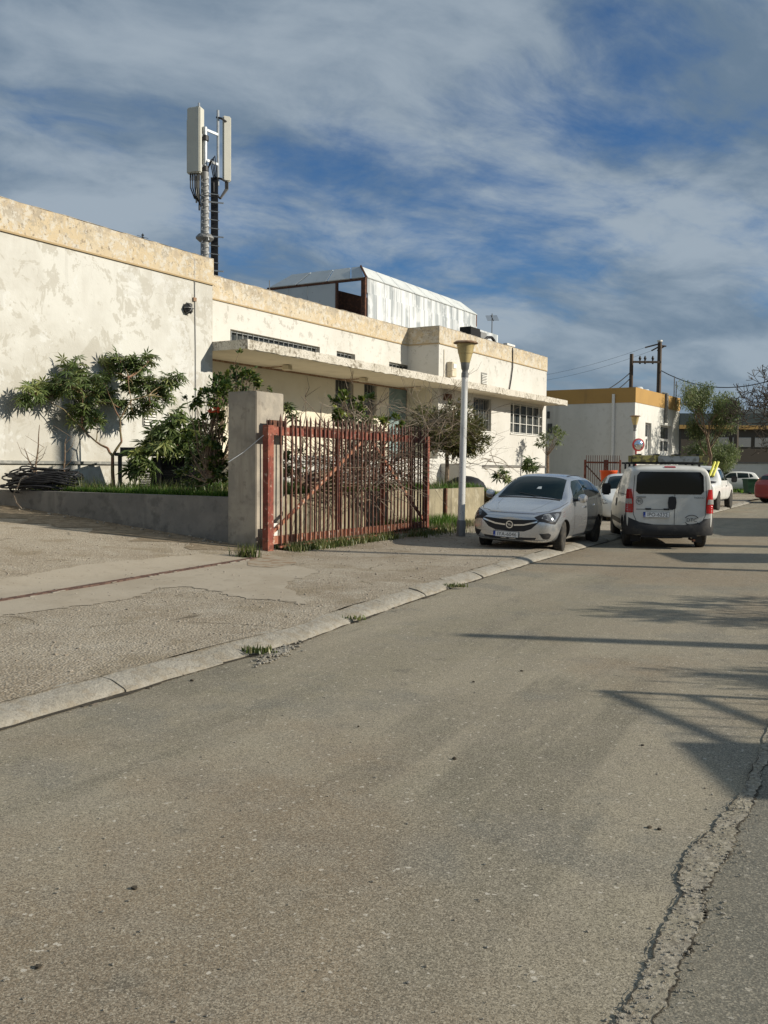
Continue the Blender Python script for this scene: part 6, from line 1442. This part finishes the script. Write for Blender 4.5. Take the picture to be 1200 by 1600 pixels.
def leaf_me(name, vf, m):
    me = bpy.data.meshes.new(name); me.from_pydata([tuple(v) for v in vf[0]], [], vf[1]); me.materials.append(m); me.update(); return me
def rand_leaf_matrix(r, p, size, outdir, droop=.4):
    d = (outdir + rv(r, .7)); d.z -= droop * r.random(); d = d.normalized() if d.length > .01 else Vector((1, 0, 0))
    up = (Z + rv(r, .6)).normalized(); y = up.cross(d).normalized(); z = d.cross(y)
    m = Matrix(((d.x, y.x, z.x, p.x), (d.y, y.y, z.y, p.y), (d.z, y.z, z.z, p.z), (0, 0, 0, 1)))
    return m @ Matrix.Diagonal((size, size, size, 1))
class Plant:
    def __init__(s, name, base, label, cat, seed, group=None):
        s.root = empty(name, base, label, cat, group); s.base = Vector(base); s.r = random.Random(seed); s.stems = MB(); s.leaf = MB(); s.leaves = []
    def stem(s, a, b, r0_, r1_, bend=.1, n=5):
        a, b = Vector(a), Vector(b); L = (b - a).length; o1 = rv(s.r, bend * L); pts = []
        for i in range(n + 1): k = i / n; pts.append(a.lerp(b, k) + o1 * math.sin(math.pi * k) + rv(s.r, .02 * L) * (0 < i < n))
        s.stems.tube(pts, [r0_ + (r1_ - r0_) * i / n for i in range(n + 1)], 5, cap=False); return pts
    def add_leaf(s, vf, mtx): s.leaf.add([mtx @ v for v in vf[0]], vf[1])
    def finish(s, stem_m, leaf_m, stem_name='branches', leaf_name='crown', limit=260, meshes=None):
        if s.stems.v: o = s.stems.build(stem_name, stem_m, s.root, smooth=True); 
        objs = s.leaves[:limit]
        for vf_i, mtx in objs:
            m2 = mtx.copy(); m2.translation -= s.base; inst('leaf', meshes[vf_i], s.root, None, matrix=m2)
        for vf_i, mtx in s.leaves[limit:]: s.add_leaf(PV[vf_i], mtx)
        if s.leaf.v: tag(s.leaf.build(leaf_name, leaf_m, s.root), kind='stuff')
PV = [palmate(i) for i in range(4)]; PM = [leaf_me('leaf', v, M['castor']) for v in PV]; OV = [oval(i) for i in range(3)]; OVN = [oval(i, .14) for i in range(3)]

# big castor bush left; clusters as (x, y, radius) in the picture at depth D
def castor(name, base, label, tips, size, seed, per, limit, trunk=None, D0=20.0):
    P = Plant(name, base, label, 'castor plant', seed); r = P.r; hub = trunk or [Vector(base) + Z * .5]
    for (x, y, rad, D, cnt) in tips:
        if D0 == 0: D = min(wd_(x) + (D - D_), D_ + .8)
        c_ = on_d(x, y, D); rr = rad / F * D
        h_ = min(hub, key=lambda q: (q - c_).length); pts = P.stem(h_, c_ - Z * rr * .3, .014, .007, .10)
        for k in range(cnt):
            dirv = rv(r); dirv = dirv.normalized() * (r.random() ** .5); p_ = c_ + Vector((dirv.x * rr, dirv.y * rr, dirv.z * rr * .75))
            a_ = c_ - Z * rr * .3; mid_ = a_.lerp(p_, .5) + Z * .05
            P.stems.tube([a_.lerp(p_, .15), mid_, p_], [.007, .005, .004], 3, cap=False)
            P.leaves.append((r.randrange(4), rand_leaf_matrix(r, p_, size * r.uniform(.6, 1.1), (p_ - c_).normalized() * .8 + Vector((0, -.25, 0)), .9)))
    r.shuffle(P.leaves)
    P.leaves.sort(key=lambda q: -q[1].to_scale().x)
    P.finish(M['green_stem'], M['castor'], meshes=PM, limit=limit); return P
bC = on_z(178, 752, 1.0)
D_ = 22.6; wd_ = lambda x: on_t(x, 700, T1).y - .5; bC = on_d(178, 770, D_); bC.z = 1.0
hubs = [on_d(176, 712, D_), on_d(190, 690, D_), on_d(168, 700, D_), on_d(150, 690, D_), on_d(188, 655, D_), on_d(176, 630, D_), on_d(128, 668, D_ - .5), on_d(100, 640, D_ - .8), on_d(130, 615, D_ - .6), on_d(205, 625, D_), on_d(232, 618, D_ + .1), on_d(200, 590, D_), on_d(165, 600, D_ - .2), on_d(70, 622, D_ - 1.1)]
Pc = [(52, 612, 20, D_, 20), (80, 608, 24, D_ + .3, 26), (110, 600, 26, D_ - .3, 34), (118, 575, 22, D_, 22), (140, 620, 26, D_ + .2, 34), (128, 645, 20, D_ - .2, 26), (150, 655, 14, D_, 14), (165, 618, 20, D_ + .4, 22), (150, 590, 16, D_, 12),
      (175, 575, 20, D_ + .2, 20), (195, 566, 22, D_ - .2, 24), (215, 572, 22, D_, 24), (232, 560, 14, D_ + .2, 10), (205, 600, 22, D_ + .2, 24), (190, 630, 16, D_, 12), (228, 600, 20, D_, 20), (250, 602, 20, D_ + .3, 22), (272, 592, 18, D_, 18), (232, 630, 20, D_, 20), (258, 622, 16, D_, 14), (35, 622, 12, D_, 7), (212, 640, 14, D_, 10)]
trunkP = castor('castor_plant', bC, 'large castor oil bush with spreading crown against the old left facade', [(a_, b_, c_ * 1.15, d_, int(e_ * 1.45)) for a_, b_, c_, d_, e_ in Pc], .26, 4, 1, 280, trunk=hubs, D0=0)
for a, b, ra_, rb_ in ((bC, hubs[0], .05, .04), (hubs[0], hubs[1], .035, .028), (hubs[1], hubs[4], .028, .02), (hubs[0], hubs[2], .035, .03), (hubs[2], hubs[3], .028, .02), (hubs[4], hubs[5], .02, .015), (hubs[3], hubs[6], .02, .016), (hubs[6], hubs[7], .016, .012), (hubs[6], hubs[8], .016, .012), (hubs[4], hubs[9], .018, .014), (hubs[9], hubs[10], .014, .01), (hubs[9], hubs[11], .014, .01), (hubs[5], hubs[12], .014, .01), (hubs[7], hubs[13], .012, .008)):
    MB().tube([a, a.lerp(b, .5) + rv(random.Random(3), .03), b], [ra_, (ra_ + rb_) / 2, rb_], 7).build('trunk', M['green_stem'], trunkP.root, smooth=True)
D2 = 21.3; b2_ = on_d(222, 770, D2); b2_.z = 1.0
castor('castor_plant', b2_, 'lower castor plant with large pale leaves in front of the black benches',
       [(262, 668, 24, D2, 30), (285, 680, 24, D2 + .3, 28), (250, 690, 20, D2 - .2, 22), (305, 668, 20, D2 + .5, 22), (275, 650, 18, D2, 18), (240, 675, 14, D2, 12), (215, 712, 18, D2 - .4, 24), (228, 728, 16, D2 - .5, 20), (210, 738, 14, D2 - .5, 14), (290, 700, 20, D2 + .2, 24), (262, 700, 16, D2, 16), (235, 695, 14, D2, 14), (318, 690, 18, D2 + .5, 18)], .33, 9, 1, 120,
       trunk=[on_d(225, 720, D2), on_d(262, 690, D2), on_d(215, 725, D2)])
# small castor saplings
for (x, y, D, tips, lab, sz) in ((828, 745, 36, [(828, 720, 11, 36, 14), (822, 728, 8, 36, 8), (836, 730, 8, 36, 8)], 'small castor sapling against the wall above the silver hatchback roof', .32),
                        (783, 752, 30, [(786, 738, 9, 30, 9), (778, 744, 8, 30, 8), (790, 747, 7, 30, 6)], 'pale low castor seedling beside the dark dome', .26),
                        (425, 700, 17.5, [(452, 640, 9, 17.5, 6), (458, 650, 7, 17.5, 4), (446, 632, 6, 17.5, 3)], 'thin castor shoot peeping out beside the pillar', .20)):
    b_ = on_d(x, y, D); castor('castor_seedling', Vector((b_.x, b_.y, .9)), lab, tips, sz, int(x), 1, 40, trunk=[on_d(x, y - 8, D)])

def bushy(name, base, label, blobs, leafset, m, size, seed, stem_m, n_twigs=0, cat='shrub', trunk=None, twig_m=None, trunk_r=.05):
    """blobs: (x, y, rx, ry, D, count)"""
    P = Plant(name, base, label, cat, seed); r = P.r; b0 = Vector(base)
    for (x, y, rx, ry, D, cnt) in blobs:
        c_ = on_d(x, y, D); ax, az = rx / F * D, ry / F * D
        hub = trunk or b0 + Z * .3
        subs = []
        for k in range(max(4, cnt // 26)):
            q = rv(r).normalized() * (r.random() ** .4); sp__ = c_ + Vector((q.x * ax, q.y * ax, q.z * az)); subs.append(sp__)
            P.stem(hub, sp__, .012, .004, .10, 5)
        for k in range(cnt):
            s_ = subs[r.randrange(len(subs))]; q = rv(r, 1).normalized() * abs(r.gauss(0, .5)) * .45 * ax; p_ = s_ + q; p_.z = s_.z + q.z * .8
            P.add_leaf(leafset[r.randrange(3)], rand_leaf_matrix(r, p_, size * r.uniform(.6, 1.15), (p_ - c_).normalized() + Z * .4 if (p_ - c_).length > 0 else Z, .3))
    if trunk is not None: MB().tube([b0 - Z * .1, b0.lerp(trunk, .5) + Vector((.03, 0, 0)), trunk], [trunk_r, trunk_r * .85, trunk_r * .7], 7).build('trunk', stem_m, P.root, smooth=True)
    P.finish(stem_m, m); return P
D3 = 17.6
b_ = on_d(330, 760, D3)
sh = bushy('citrus_shrub', Vector((b_.x, b_.y, 1.0)), 'dense dark green shrub with red pods behind the pillar', [(338, 620, 26, 26, D3, 620), (375, 600, 24, 24, D3 + .6, 420), (345, 598, 18, 16, D3 + .3, 240), (392, 592, 16, 16, D3 + .8, 120), (408, 603, 12, 8, D3 + .8, 70), (335, 670, 20, 40, D3, 600), (340, 725, 20, 30, D3, 420), (372, 568, 9, 20, D3 + .6, 50), (300, 625, 16, 12, D3 + .2, 160), (312, 700, 22, 32, D3 + .4, 520), (300, 740, 26, 18, D3 + .6, 420), (340, 740, 14, 22, D3, 300)], OV, M['orange_leaf'], .10, 21, M['bark'])
pd = MB(); r = random.Random(6)
for k in range(14):
    q = on_d(r.uniform(326, 345), r.uniform(634, 646), D3 - .4); vs, fs = PB[0]; pd.add([v * .035 + q for v in vs], fs)
tag(pd.build('seed_pods', M['pod'], sh.root), kind='stuff')
# dense little tree right of the gate
D4 = 27.5; b_ = on_d(697, 742, D4); hub = on_d(698, 705, D4)
bushy('small_tree', Vector((b_.x, b_.y, .95)), 'small dense olive green tree between the gate and the lamp post', [(690, 668, 48, 30, D4, 4200), (728, 675, 32, 28, D4 + .5, 2600), (742, 692, 22, 20, D4, 1300), (662, 662, 26, 24, D4 + .3, 1500), (715, 645, 24, 18, D4, 800), (720, 700, 28, 14, D4, 1200), (698, 692, 40, 16, D4, 1500)], OVN, M['olive_leaf'], .125, 31, M['bark'], cat='tree', trunk=hub, trunk_r=.075)
# bright bush in the middle behind the gate
D5 = 20.5; b_ = on_d(560, 760, D5)
bushy('garden_bush', Vector((b_.x, b_.y, 1.0)), 'leafy bush behind the gate mixed with dry branches', [(540, 632, 20, 18, D5, 330), (570, 630, 18, 16, D5 + .3, 240), (560, 655, 26, 12, D5, 260), (590, 662, 18, 10, D5, 160), (525, 650, 10, 20, D5, 130), (620, 658, 12, 8, D5, 70)], OV, M['bush_leaf'], .13, 41, M['bark'])
D6 = 16.9
b_ = on_d(470, 765, D6 + 1.2); bushy('hedge_plant', Vector((b_.x, b_.y, 1.0)), 'green leafy shoots low behind the left bars of the gate', [(455, 725, 22, 30, D6 + 1.6, 420), (500, 750, 34, 16, D6 + 2.4, 420), (600, 750, 45, 14, D6 + 4, 420), (560, 700, 40, 26, D6 + 4, 260)], OV, M['orange_leaf'], .09, 43, M['bark'])
# sparse young tree at the corner of the long building
D7 = 47.0; b_ = on_d(854, 735, D7); hub = on_d(856, 712, D7)
bushy('young_tree', Vector((b_.x, b_.y, .6)), 'sparse young tree at the far corner of the long building', [(866, 682, 22, 16, D7, 420), (850, 690, 12, 12, D7, 120), (876, 674, 12, 8, D7, 130)], OVN, M['willow'], .18, 51, M['bark'], cat='tree', trunk=hub, trunk_r=.09)

# tangle of dry cut branches behind the gate
def tangle(name, label, regions, seed, r0_=.013):
    b_ = on_d(regions[0][0], 765, regions[0][4]); T = empty(name, Vector((b_.x, b_.y, 1.0)), label, 'branches'); r = random.Random(seed); mb = MB()
    for (x, y, rx, ry, D, cnt, L) in regions:
        for k in range(cnt):
            a = on_d(x + r.gauss(0, rx * .6), y + r.gauss(0, ry * .6), D + r.uniform(-.6, .6)); d = Vector((r.uniform(-.9, 1), r.uniform(-.5, .5), r.uniform(-.3, 1))).normalized()
            pts = [a]; n = 6; l = L * r.uniform(.4, 1.1)
            for i in range(n): d = (d + rv(r, .28) + Vector((0, 0, -.04))).normalized(); pts.append(pts[-1] + d * l / n)
            rr = r0_ * r.uniform(.4, 1.1); mb.tube(pts, [rr * (1 - .7 * i / n) for i in range(n + 1)], 4, cap=False)
            for j in range(2):
                i = r.randrange(2, n); d2 = (d + rv(r, .8)).normalized(); mb.tube([pts[i], pts[i] + d2 * l * .2, pts[i] + (d2 + rv(r, .3)) * l * .33], [rr * .5, rr * .4, rr * .2], 3, cap=False)
    tag(mb.build('branches', M['dry'], T), kind='stuff')
tangle('dry_brush_pile', 'tangled heap of dry grey branches behind the red gate', [(545, 725, 55, 34, 19.6, 90, 1.4), (480, 715, 30, 35, 18.6, 30, 1.2), (560, 668, 26, 22, 20.2, 44, 1.0), (600, 722, 30, 28, 21, 70, 1.3), (530, 758, 80, 9, 19.6, 90, 1.6), (560, 735, 60, 20, 20, 60, 1.3)], 61)
tangle('bare_climber', 'leafless pale branches arching over the right end of the gate', [(690, 660, 40, 22, 24.5, 60, 1.7), (650, 680, 25, 20, 23, 26, 1.6), (745, 720, 25, 14, 28, 24, 1.2)], 62, .011)
tag(MB().tube([on_d(470, 619, 19), on_d(490, 640, 19), on_d(512, 668, 19)], [.006, .009, .012], 4).build('bare_shoot', M['dry']), 'single bare shoot arching against the porch wall left of the bush', 'branch')
for k, (a, b) in enumerate((((55, 740), (62, 665)), ((58, 745), (38, 702)), ((100, 745), (102, 682)))):
    pa, pb = on_d(*a, 19.9), on_d(*b, 19.9); r = random.Random(k); pts = [pa.lerp(pb, i / 5) + rv(r, .02) for i in range(6)]
    mb = MB().tube(pts, [.022, .02, .018, .015, .012, .007], 5)
    for j in range(3): i = r.randrange(1, 5); mb.tube([pts[i], pts[i] + Vector((r.choice((-1, 1)) * .15, 0, .15)), pts[i] + Vector((r.choice((-1, 1)) * .25, 0, .4))], [.008, .006, .003], 4)
    tag(mb.build('bare_stalk', M['bark']), ['tallest bare brown stalk rising from the black pipe coils', 'short slanting bare stalk left of the tallest one', 'forked bare stalk right of the tallest one'][k], 'stalk')

# black pipe coils on the garden wall
coil = empty('pipe_coils', on_d(60, 766, 19.8), 'black irrigation pipe coils heaped on the low wall', 'pipe'); r = random.Random(71)
cx, cy = on_d(66, 760, 20.0), None
for k in range(26):
    c_ = Vector((cx.x + r.uniform(-.15, .25), 20.0 + r.uniform(-.25, .25), 1.06 + .016 * k)); ra_ = r.uniform(.45, .68); tilt = r.uniform(-.12, .12); ph_ = r.uniform(0, 6)
    pts = [c_ + Vector((math.cos(a) * ra_ * 1.15, math.sin(a) * ra_ * .6, math.cos(a + ph_) * tilt + .03 * math.sin(3 * a + ph_))) for a in [2 * math.pi * i / 22 for i in range(23)]]
    MB().tube(pts, .018, 5, cap=False).build('coil', M['black'], coil, smooth=True)
for k in range(5):
    a = on_d(-5 + k * 8, 762 - k * 2, 19.45); b = on_d(118, 760 - k * 4, 19.5); tag(MB().tube([a, a.lerp(b, .3) + Z * .1, a.lerp(b, .7) + Z * .12, b], .018, 5).build('loose_pipe', M['black'], coil), kind=None)
wv_ = [on_d(44, 745, 19.4), on_d(33, 748, 19.2), on_d(28, 760, 19.05), on_d(21, 772, 19.0), on_d(26, 786, 19.0), on_d(34, 795, 18.95)]
tag(MB().tube(wv_, .013, 5).build('white_hose_end', M['dry'], smooth=True), 'pale hose end hanging down over the grey garden wall', 'hose')
# stacked black trays under a black bench
bn_ = on_d(255, 720, 22.4)
bench = empty('tray_bench', Vector((bn_.x, bn_.y, 1.0)), 'black slatted bench with a dark top among the castor leaves', 'bench')
x0, x1 = on_d(183, 720, 22.4).x, on_d(318, 720, 22.4).x; zt_ = on_d(255, 708, 22.4).z
MB().bxyz(x0, x1, 22.2, 23.2, zt_ - .08, zt_).build('bench_top', M['black'], bench); MB().bxyz(x0 + .1, x0 + .7, 22.3, 23.0, zt_ + .002, zt_ + .13).build('crate', M['black'], bench)
MB().bxyz(x0 + .7, x1, 22.9, 22.95, .95, zt_ - .1).build('shade_sheet', M['black'], bench); MB().bxyz(x0 + .8, x1 - .1, 22.45, 22.9, .95, zt_ - .28).build('dark_crates', M['black'], bench)  # black sheet added to paint the dark shade under the bench
for x in (x0 + .1, (x0 + x1) / 2, x1 - .1): MB().bxyz(x - .04, x + .04, 22.25, 22.33, .9, zt_ - .082).build('leg', M['black'], bench)
for j, (xa, n) in enumerate(((on_d(236, 720, 22.5).x, 11), (on_d(272, 720, 22.5).x, 14), (on_d(298, 720, 22.5).x, 9))):
    tr = empty('tray_stack', Vector((xa, 22.5, 1.0)), ['stack of black nursery trays under the left of the bench', 'tallest stack of black nursery trays under the bench', 'short stack of black trays at the right under the bench'][j], 'trays')
    tm = MB().bxyz(-.24, .24, -.17, .17, 0, .028).mesh('tray', M['black_gloss']); rr_ = random.Random(j)
    for k in range(n): inst('tray', tm, tr, (rr_.uniform(-.02, .02), rr_.uniform(-.02, .02), .0 + k * .042), (0, 0, rr_.uniform(-.06, .06)))
# dark dome right of the lamp
dm = on_z(730, 757, .95); dmc = on_d(728, 756, 27.5)
tag(MB().lathe([(.62, 0), (.60, .12), (.52, .26), (.36, .38), (.15, .44), (0, .45)], Vector((dmc.x, dmc.y, .92)), 22).build('dark_dome', M['black'], smooth=True), 'dark dome shaped cover lying in the grass right of the lamp post', 'cover')

# grass and weeds
def blades(name, spots, label, m, hgt, seed, cat='grass', wd=.008):
    r = random.Random(seed); mb = MB()
    for p_ in spots:
        h_ = hgt * r.uniform(.4, 1.15); a = r.uniform(0, 6.28); d = Vector((math.cos(a), math.sin(a), 0)); e = Vector((-d.y, d.x, 0)) * wd * r.uniform(.7, 1.4); ln = r.uniform(.1, .7) * h_
        n = len(mb.v); mb.v += [p_ - e, p_ + e, p_ + d * ln * .4 + Z * h_ * .6 + e * .7, p_ + d * ln * .4 + Z * h_ * .6 - e * .7, p_ + d * ln + Z * h_]; mb.f += [(n, n + 1, n + 2, n + 3), (n + 3, n + 2, n + 4)]
    return tag(mb.build(name, m), label, cat, kind='stuff')
r = random.Random(81); sp = []
for i in range(26000):
    s = 13.45 + r.random() ** 1.2 * (sWe + 5 - 13.4); t = 11.15 + r.random() ** 1.6 * 6.6
    if s > sWe - .25 and t < 13.6 and False: continue
    if s < 14.0 and t > 15.0 and r.random() < .7: continue
    sp.append(W(s, t, 1.0 + .05 * math.sin(s * 1.7 + t * 2.1) - (max(0, s - sWe + .2) / 5.0 * .5)))
blades('garden_grass', sp, 'bright green grass growing in the raised garden', M['grass'], .17, 82, wd=.007)
sp = [W(13.36 + abs(r.gauss(0, .25)), 11.1 + r.random() * 4.6, 1.0) for i in range(9000)]
blades('edge_grass', sp, 'lush green grass along the top of the grey garden wall', M['grass'], .15, 83, wd=.008)
sp = []
for (s0, s1, cnt, tb, sd__) in ((13.3, 15.2, 1500, 9.86, .14), (15.2, 17.2, 700, 9.84, .10), (17.6, 19.9, 2600, 10.2, .35), (19.5, 22.5, 1500, 10.6, .2)):
    for i in range(cnt): t = tb + r.gauss(0, sd__); sp.append(W(r.uniform(s0, s1), min(t, 10.8), .1))
r2 = random.Random(99); dead = [W(r2.uniform(13.3, 22), 9.85 + abs(r2.gauss(0, .25)), .1) for i in range(500)]
blades('dry_stalks', dead, 'dry straw coloured stalks among the weeds at the gate', M['dry'], .28, 98, 'stalks', wd=.004)
dead = [W(r2.uniform(13.5, sWe), 11.2 + abs(r2.gauss(0, 1.2)), 1.0) for i in range(1200)] + [W(13.4 + abs(r2.gauss(0, .3)), r2.uniform(11.2, 17.5), 1.0) for i in range(700)]
blades('garden_stalks', dead, 'tall thin weeds and dry stalks standing in the raised garden', M['weed'], .38, 97, 'weeds', wd=.006)
blades('gate_weeds', sp, 'weeds growing along the foot of the red gate', M['weed'], .17, 84, 'weeds')
sp = [W(r.uniform(17.8, 21.5), 10.3 + r.uniform(0, .5), .1) for i in range(2600)]
blades('post_grass', sp, 'green grass clump between the gate end and the lamp post', M['grass'], .36, 85)
for k, (x, y, n, rr, lab) in enumerate(((400, 1019, 90, .07, 'small grass tuft beside the spilled gravel at the kerb'), (558, 968, 40, .06, 'tiny grass tuft in a kerb joint midway along'), (712, 917, 90, .09, 'dry grass tuft growing in a kerb joint towards the hatchback'), (387, 872, 160, .10, 'grass tuft at the foot of the pillar and gate post'))):
    c_ = on_z(x, y, .03 if k < 3 else .1); blades('grass_tuft', [c_ + Vector((r.gauss(0, rr), r.gauss(0, rr * .5), 0)) for i in range(n)], lab, M['weed'], .06 if k < 3 else .26, 86 + k)
sp = [Vector((r.uniform(wa.x + 2, wa.x + 30), r.uniform(61, 67.5), 0)) for i in range(9000)]
blades('verge_grass', sp, 'green verge in front of the far white wall', M['grass'], .3, 95, wd=.05)

r = random.Random(123); lf = MB()
for i in range(520):
    if i < 260: k = r.random() * 6.6; s = 13.05 - abs(r.gauss(0, .22)); t = 10.9 + k; q = W(s, t, gz(s, t) + .012)
    elif i < 420: q = W(r.uniform(13.0, 20), 9.8 - abs(r.gauss(0, .22)), .108)
    else: s = r.uniform(4, 18); q = W(s, t_kerb(s) - abs(r.gauss(0, .06)) - .02, .008)
    a = r.uniform(0, 6.28); d = Vector((math.cos(a), math.sin(a), r.uniform(-.1, .3))); e = Vector((-math.sin(a), math.cos(a), r.uniform(-.3, .3))); sz = r.uniform(.012, .035)
    lf.add([q, q + d * sz + e * sz * .4, q + d * sz * 2, q + d * sz - e * sz * .4], [(0, 1, 2, 3)])
tag(lf.build('leaf_litter', M['dry']), 'dry fallen leaves scattered at the foot of the walls and kerb', 'leaves', kind='stuff')
# trees
def tree(name, base, h, label, seed, spread=.5, levels=5, r0_=.2, leaf=None, leaf_m=None, leaf_n=0, leaf_size=.2, bark='bark', kids=3, first=.35, twist=.5, cat='tree', group=None, drop=0.0, fall=.52, minr=0.0):
    r = random.Random(seed); e = empty(name, base, label, cat, group); mb = MB(); tr = MB(); ends = []
    def grow(p, d, L, rad, lv):
        n = 4; pts = [p]
        for i in range(n): d = (d + rv(r, .16 * twist * 1.6) + Z * (.05 - drop * (levels - lv) * .02)).normalized(); pts.append(pts[-1] + d * L / n)
        tgt = tr if lv >= levels - 1 else mb
        tgt.tube(pts, [max(minr, rad * (1 - .45 * i / n)) for i in range(n + 1)], 7 if lv >= levels - 1 else (4 if lv > 1 else 3), cap=False)
        if lv <= 1: ends.extend(pts[1:])
        if lv == 0: return
        for k in range(kids + (1 if lv < 3 else 0)):
            a = r.uniform(0, 6.28); side = (d.orthogonal().normalized()); side = (Matrix.Rotation(a, 3, d) @ side)
            nd = (d * (1 - spread * .5) + side * spread * r.uniform(.7, 1.3)).normalized(); i = r.choice((2, 3, 4, 4))
            grow(pts[i], nd, L * r.uniform(.62, .82), rad * fall, lv - 1)
    grow(Vector(base), Vector((0, 0, 1)), h * first, r0_, levels)
    tr.build('trunk', M[bark], e, smooth=True); o = mb.build('branches', M[bark], e); tag(o, kind='stuff')
    if leaf_n:
        lf = MB()
        for k in range(leaf_n):
            p_ = ends[r.randrange(len(ends))] + rv(r, leaf_size * 2.2); m_ = rand_leaf_matrix(r, p_, leaf_size * r.uniform(.6, 1.3), rv(r) - Z * .4, .6); v, f = leaf[r.randrange(3)]; lf.add([m_ @ q for q in v], f)
        tag(lf.build('crown', leaf_m, e), kind='stuff')
    return e
tb_ = on_d(1104, 740, 62); tree('leafy_tree', Vector((tb_.x, tb_.y, 0)), 9.3, 'loose light green tree right of the annex building', 101, .40, 5, .20, OVN, M['willow'], 15000, .17, kids=3, first=.27)
tb_ = on_d(1112, 740, 66); tree('leafy_tree', Vector((tb_.x, tb_.y, 0)), 5.4, 'lower light green tree just left of the dark pole', 108, .6, 5, .16, OVN, M['willow'], 9000, .18, kids=3, first=.26)
tb_ = on_d(1214, 740, 58); tree('bare_tree', Vector((tb_.x, tb_.y, 0)), 12.5, 'big leafless dark tree reaching in at the right edge above the wall', 103, .80, 6, .24, bark='bare', kids=3, first=.25, twist=.8, drop=.2, fall=.56, minr=.018)
dp = on_d(1151, 658, 80); tag(MB().tube([Vector((dp.x, dp.y, 0)), dp], [.26, .2], 8).build('dark_pole', M['bare']), 'dark vertical pole behind the far white wall', 'pole')
for (b_, h_, sd__, lab) in ((Vector((10.6, 9.6, -.1)), 5.2, 111, 'leafless tree across the road throwing the farther twig shadows'), (Vector((8.9, 5.8, -.1)), 4.2, 115, 'leafless tree across the road throwing the nearer twig shadows'), (Vector((12.6, 12.8, -.1)), 4.6, 119, 'leafless tree across the road shading the road behind the long pole shadow')):
    tree('roadside_tree', b_, h_, lab, sd__, .74, 6, .11, bark='bare', kids=3, first=.27, twist=.8, fall=.58, minr=.010)
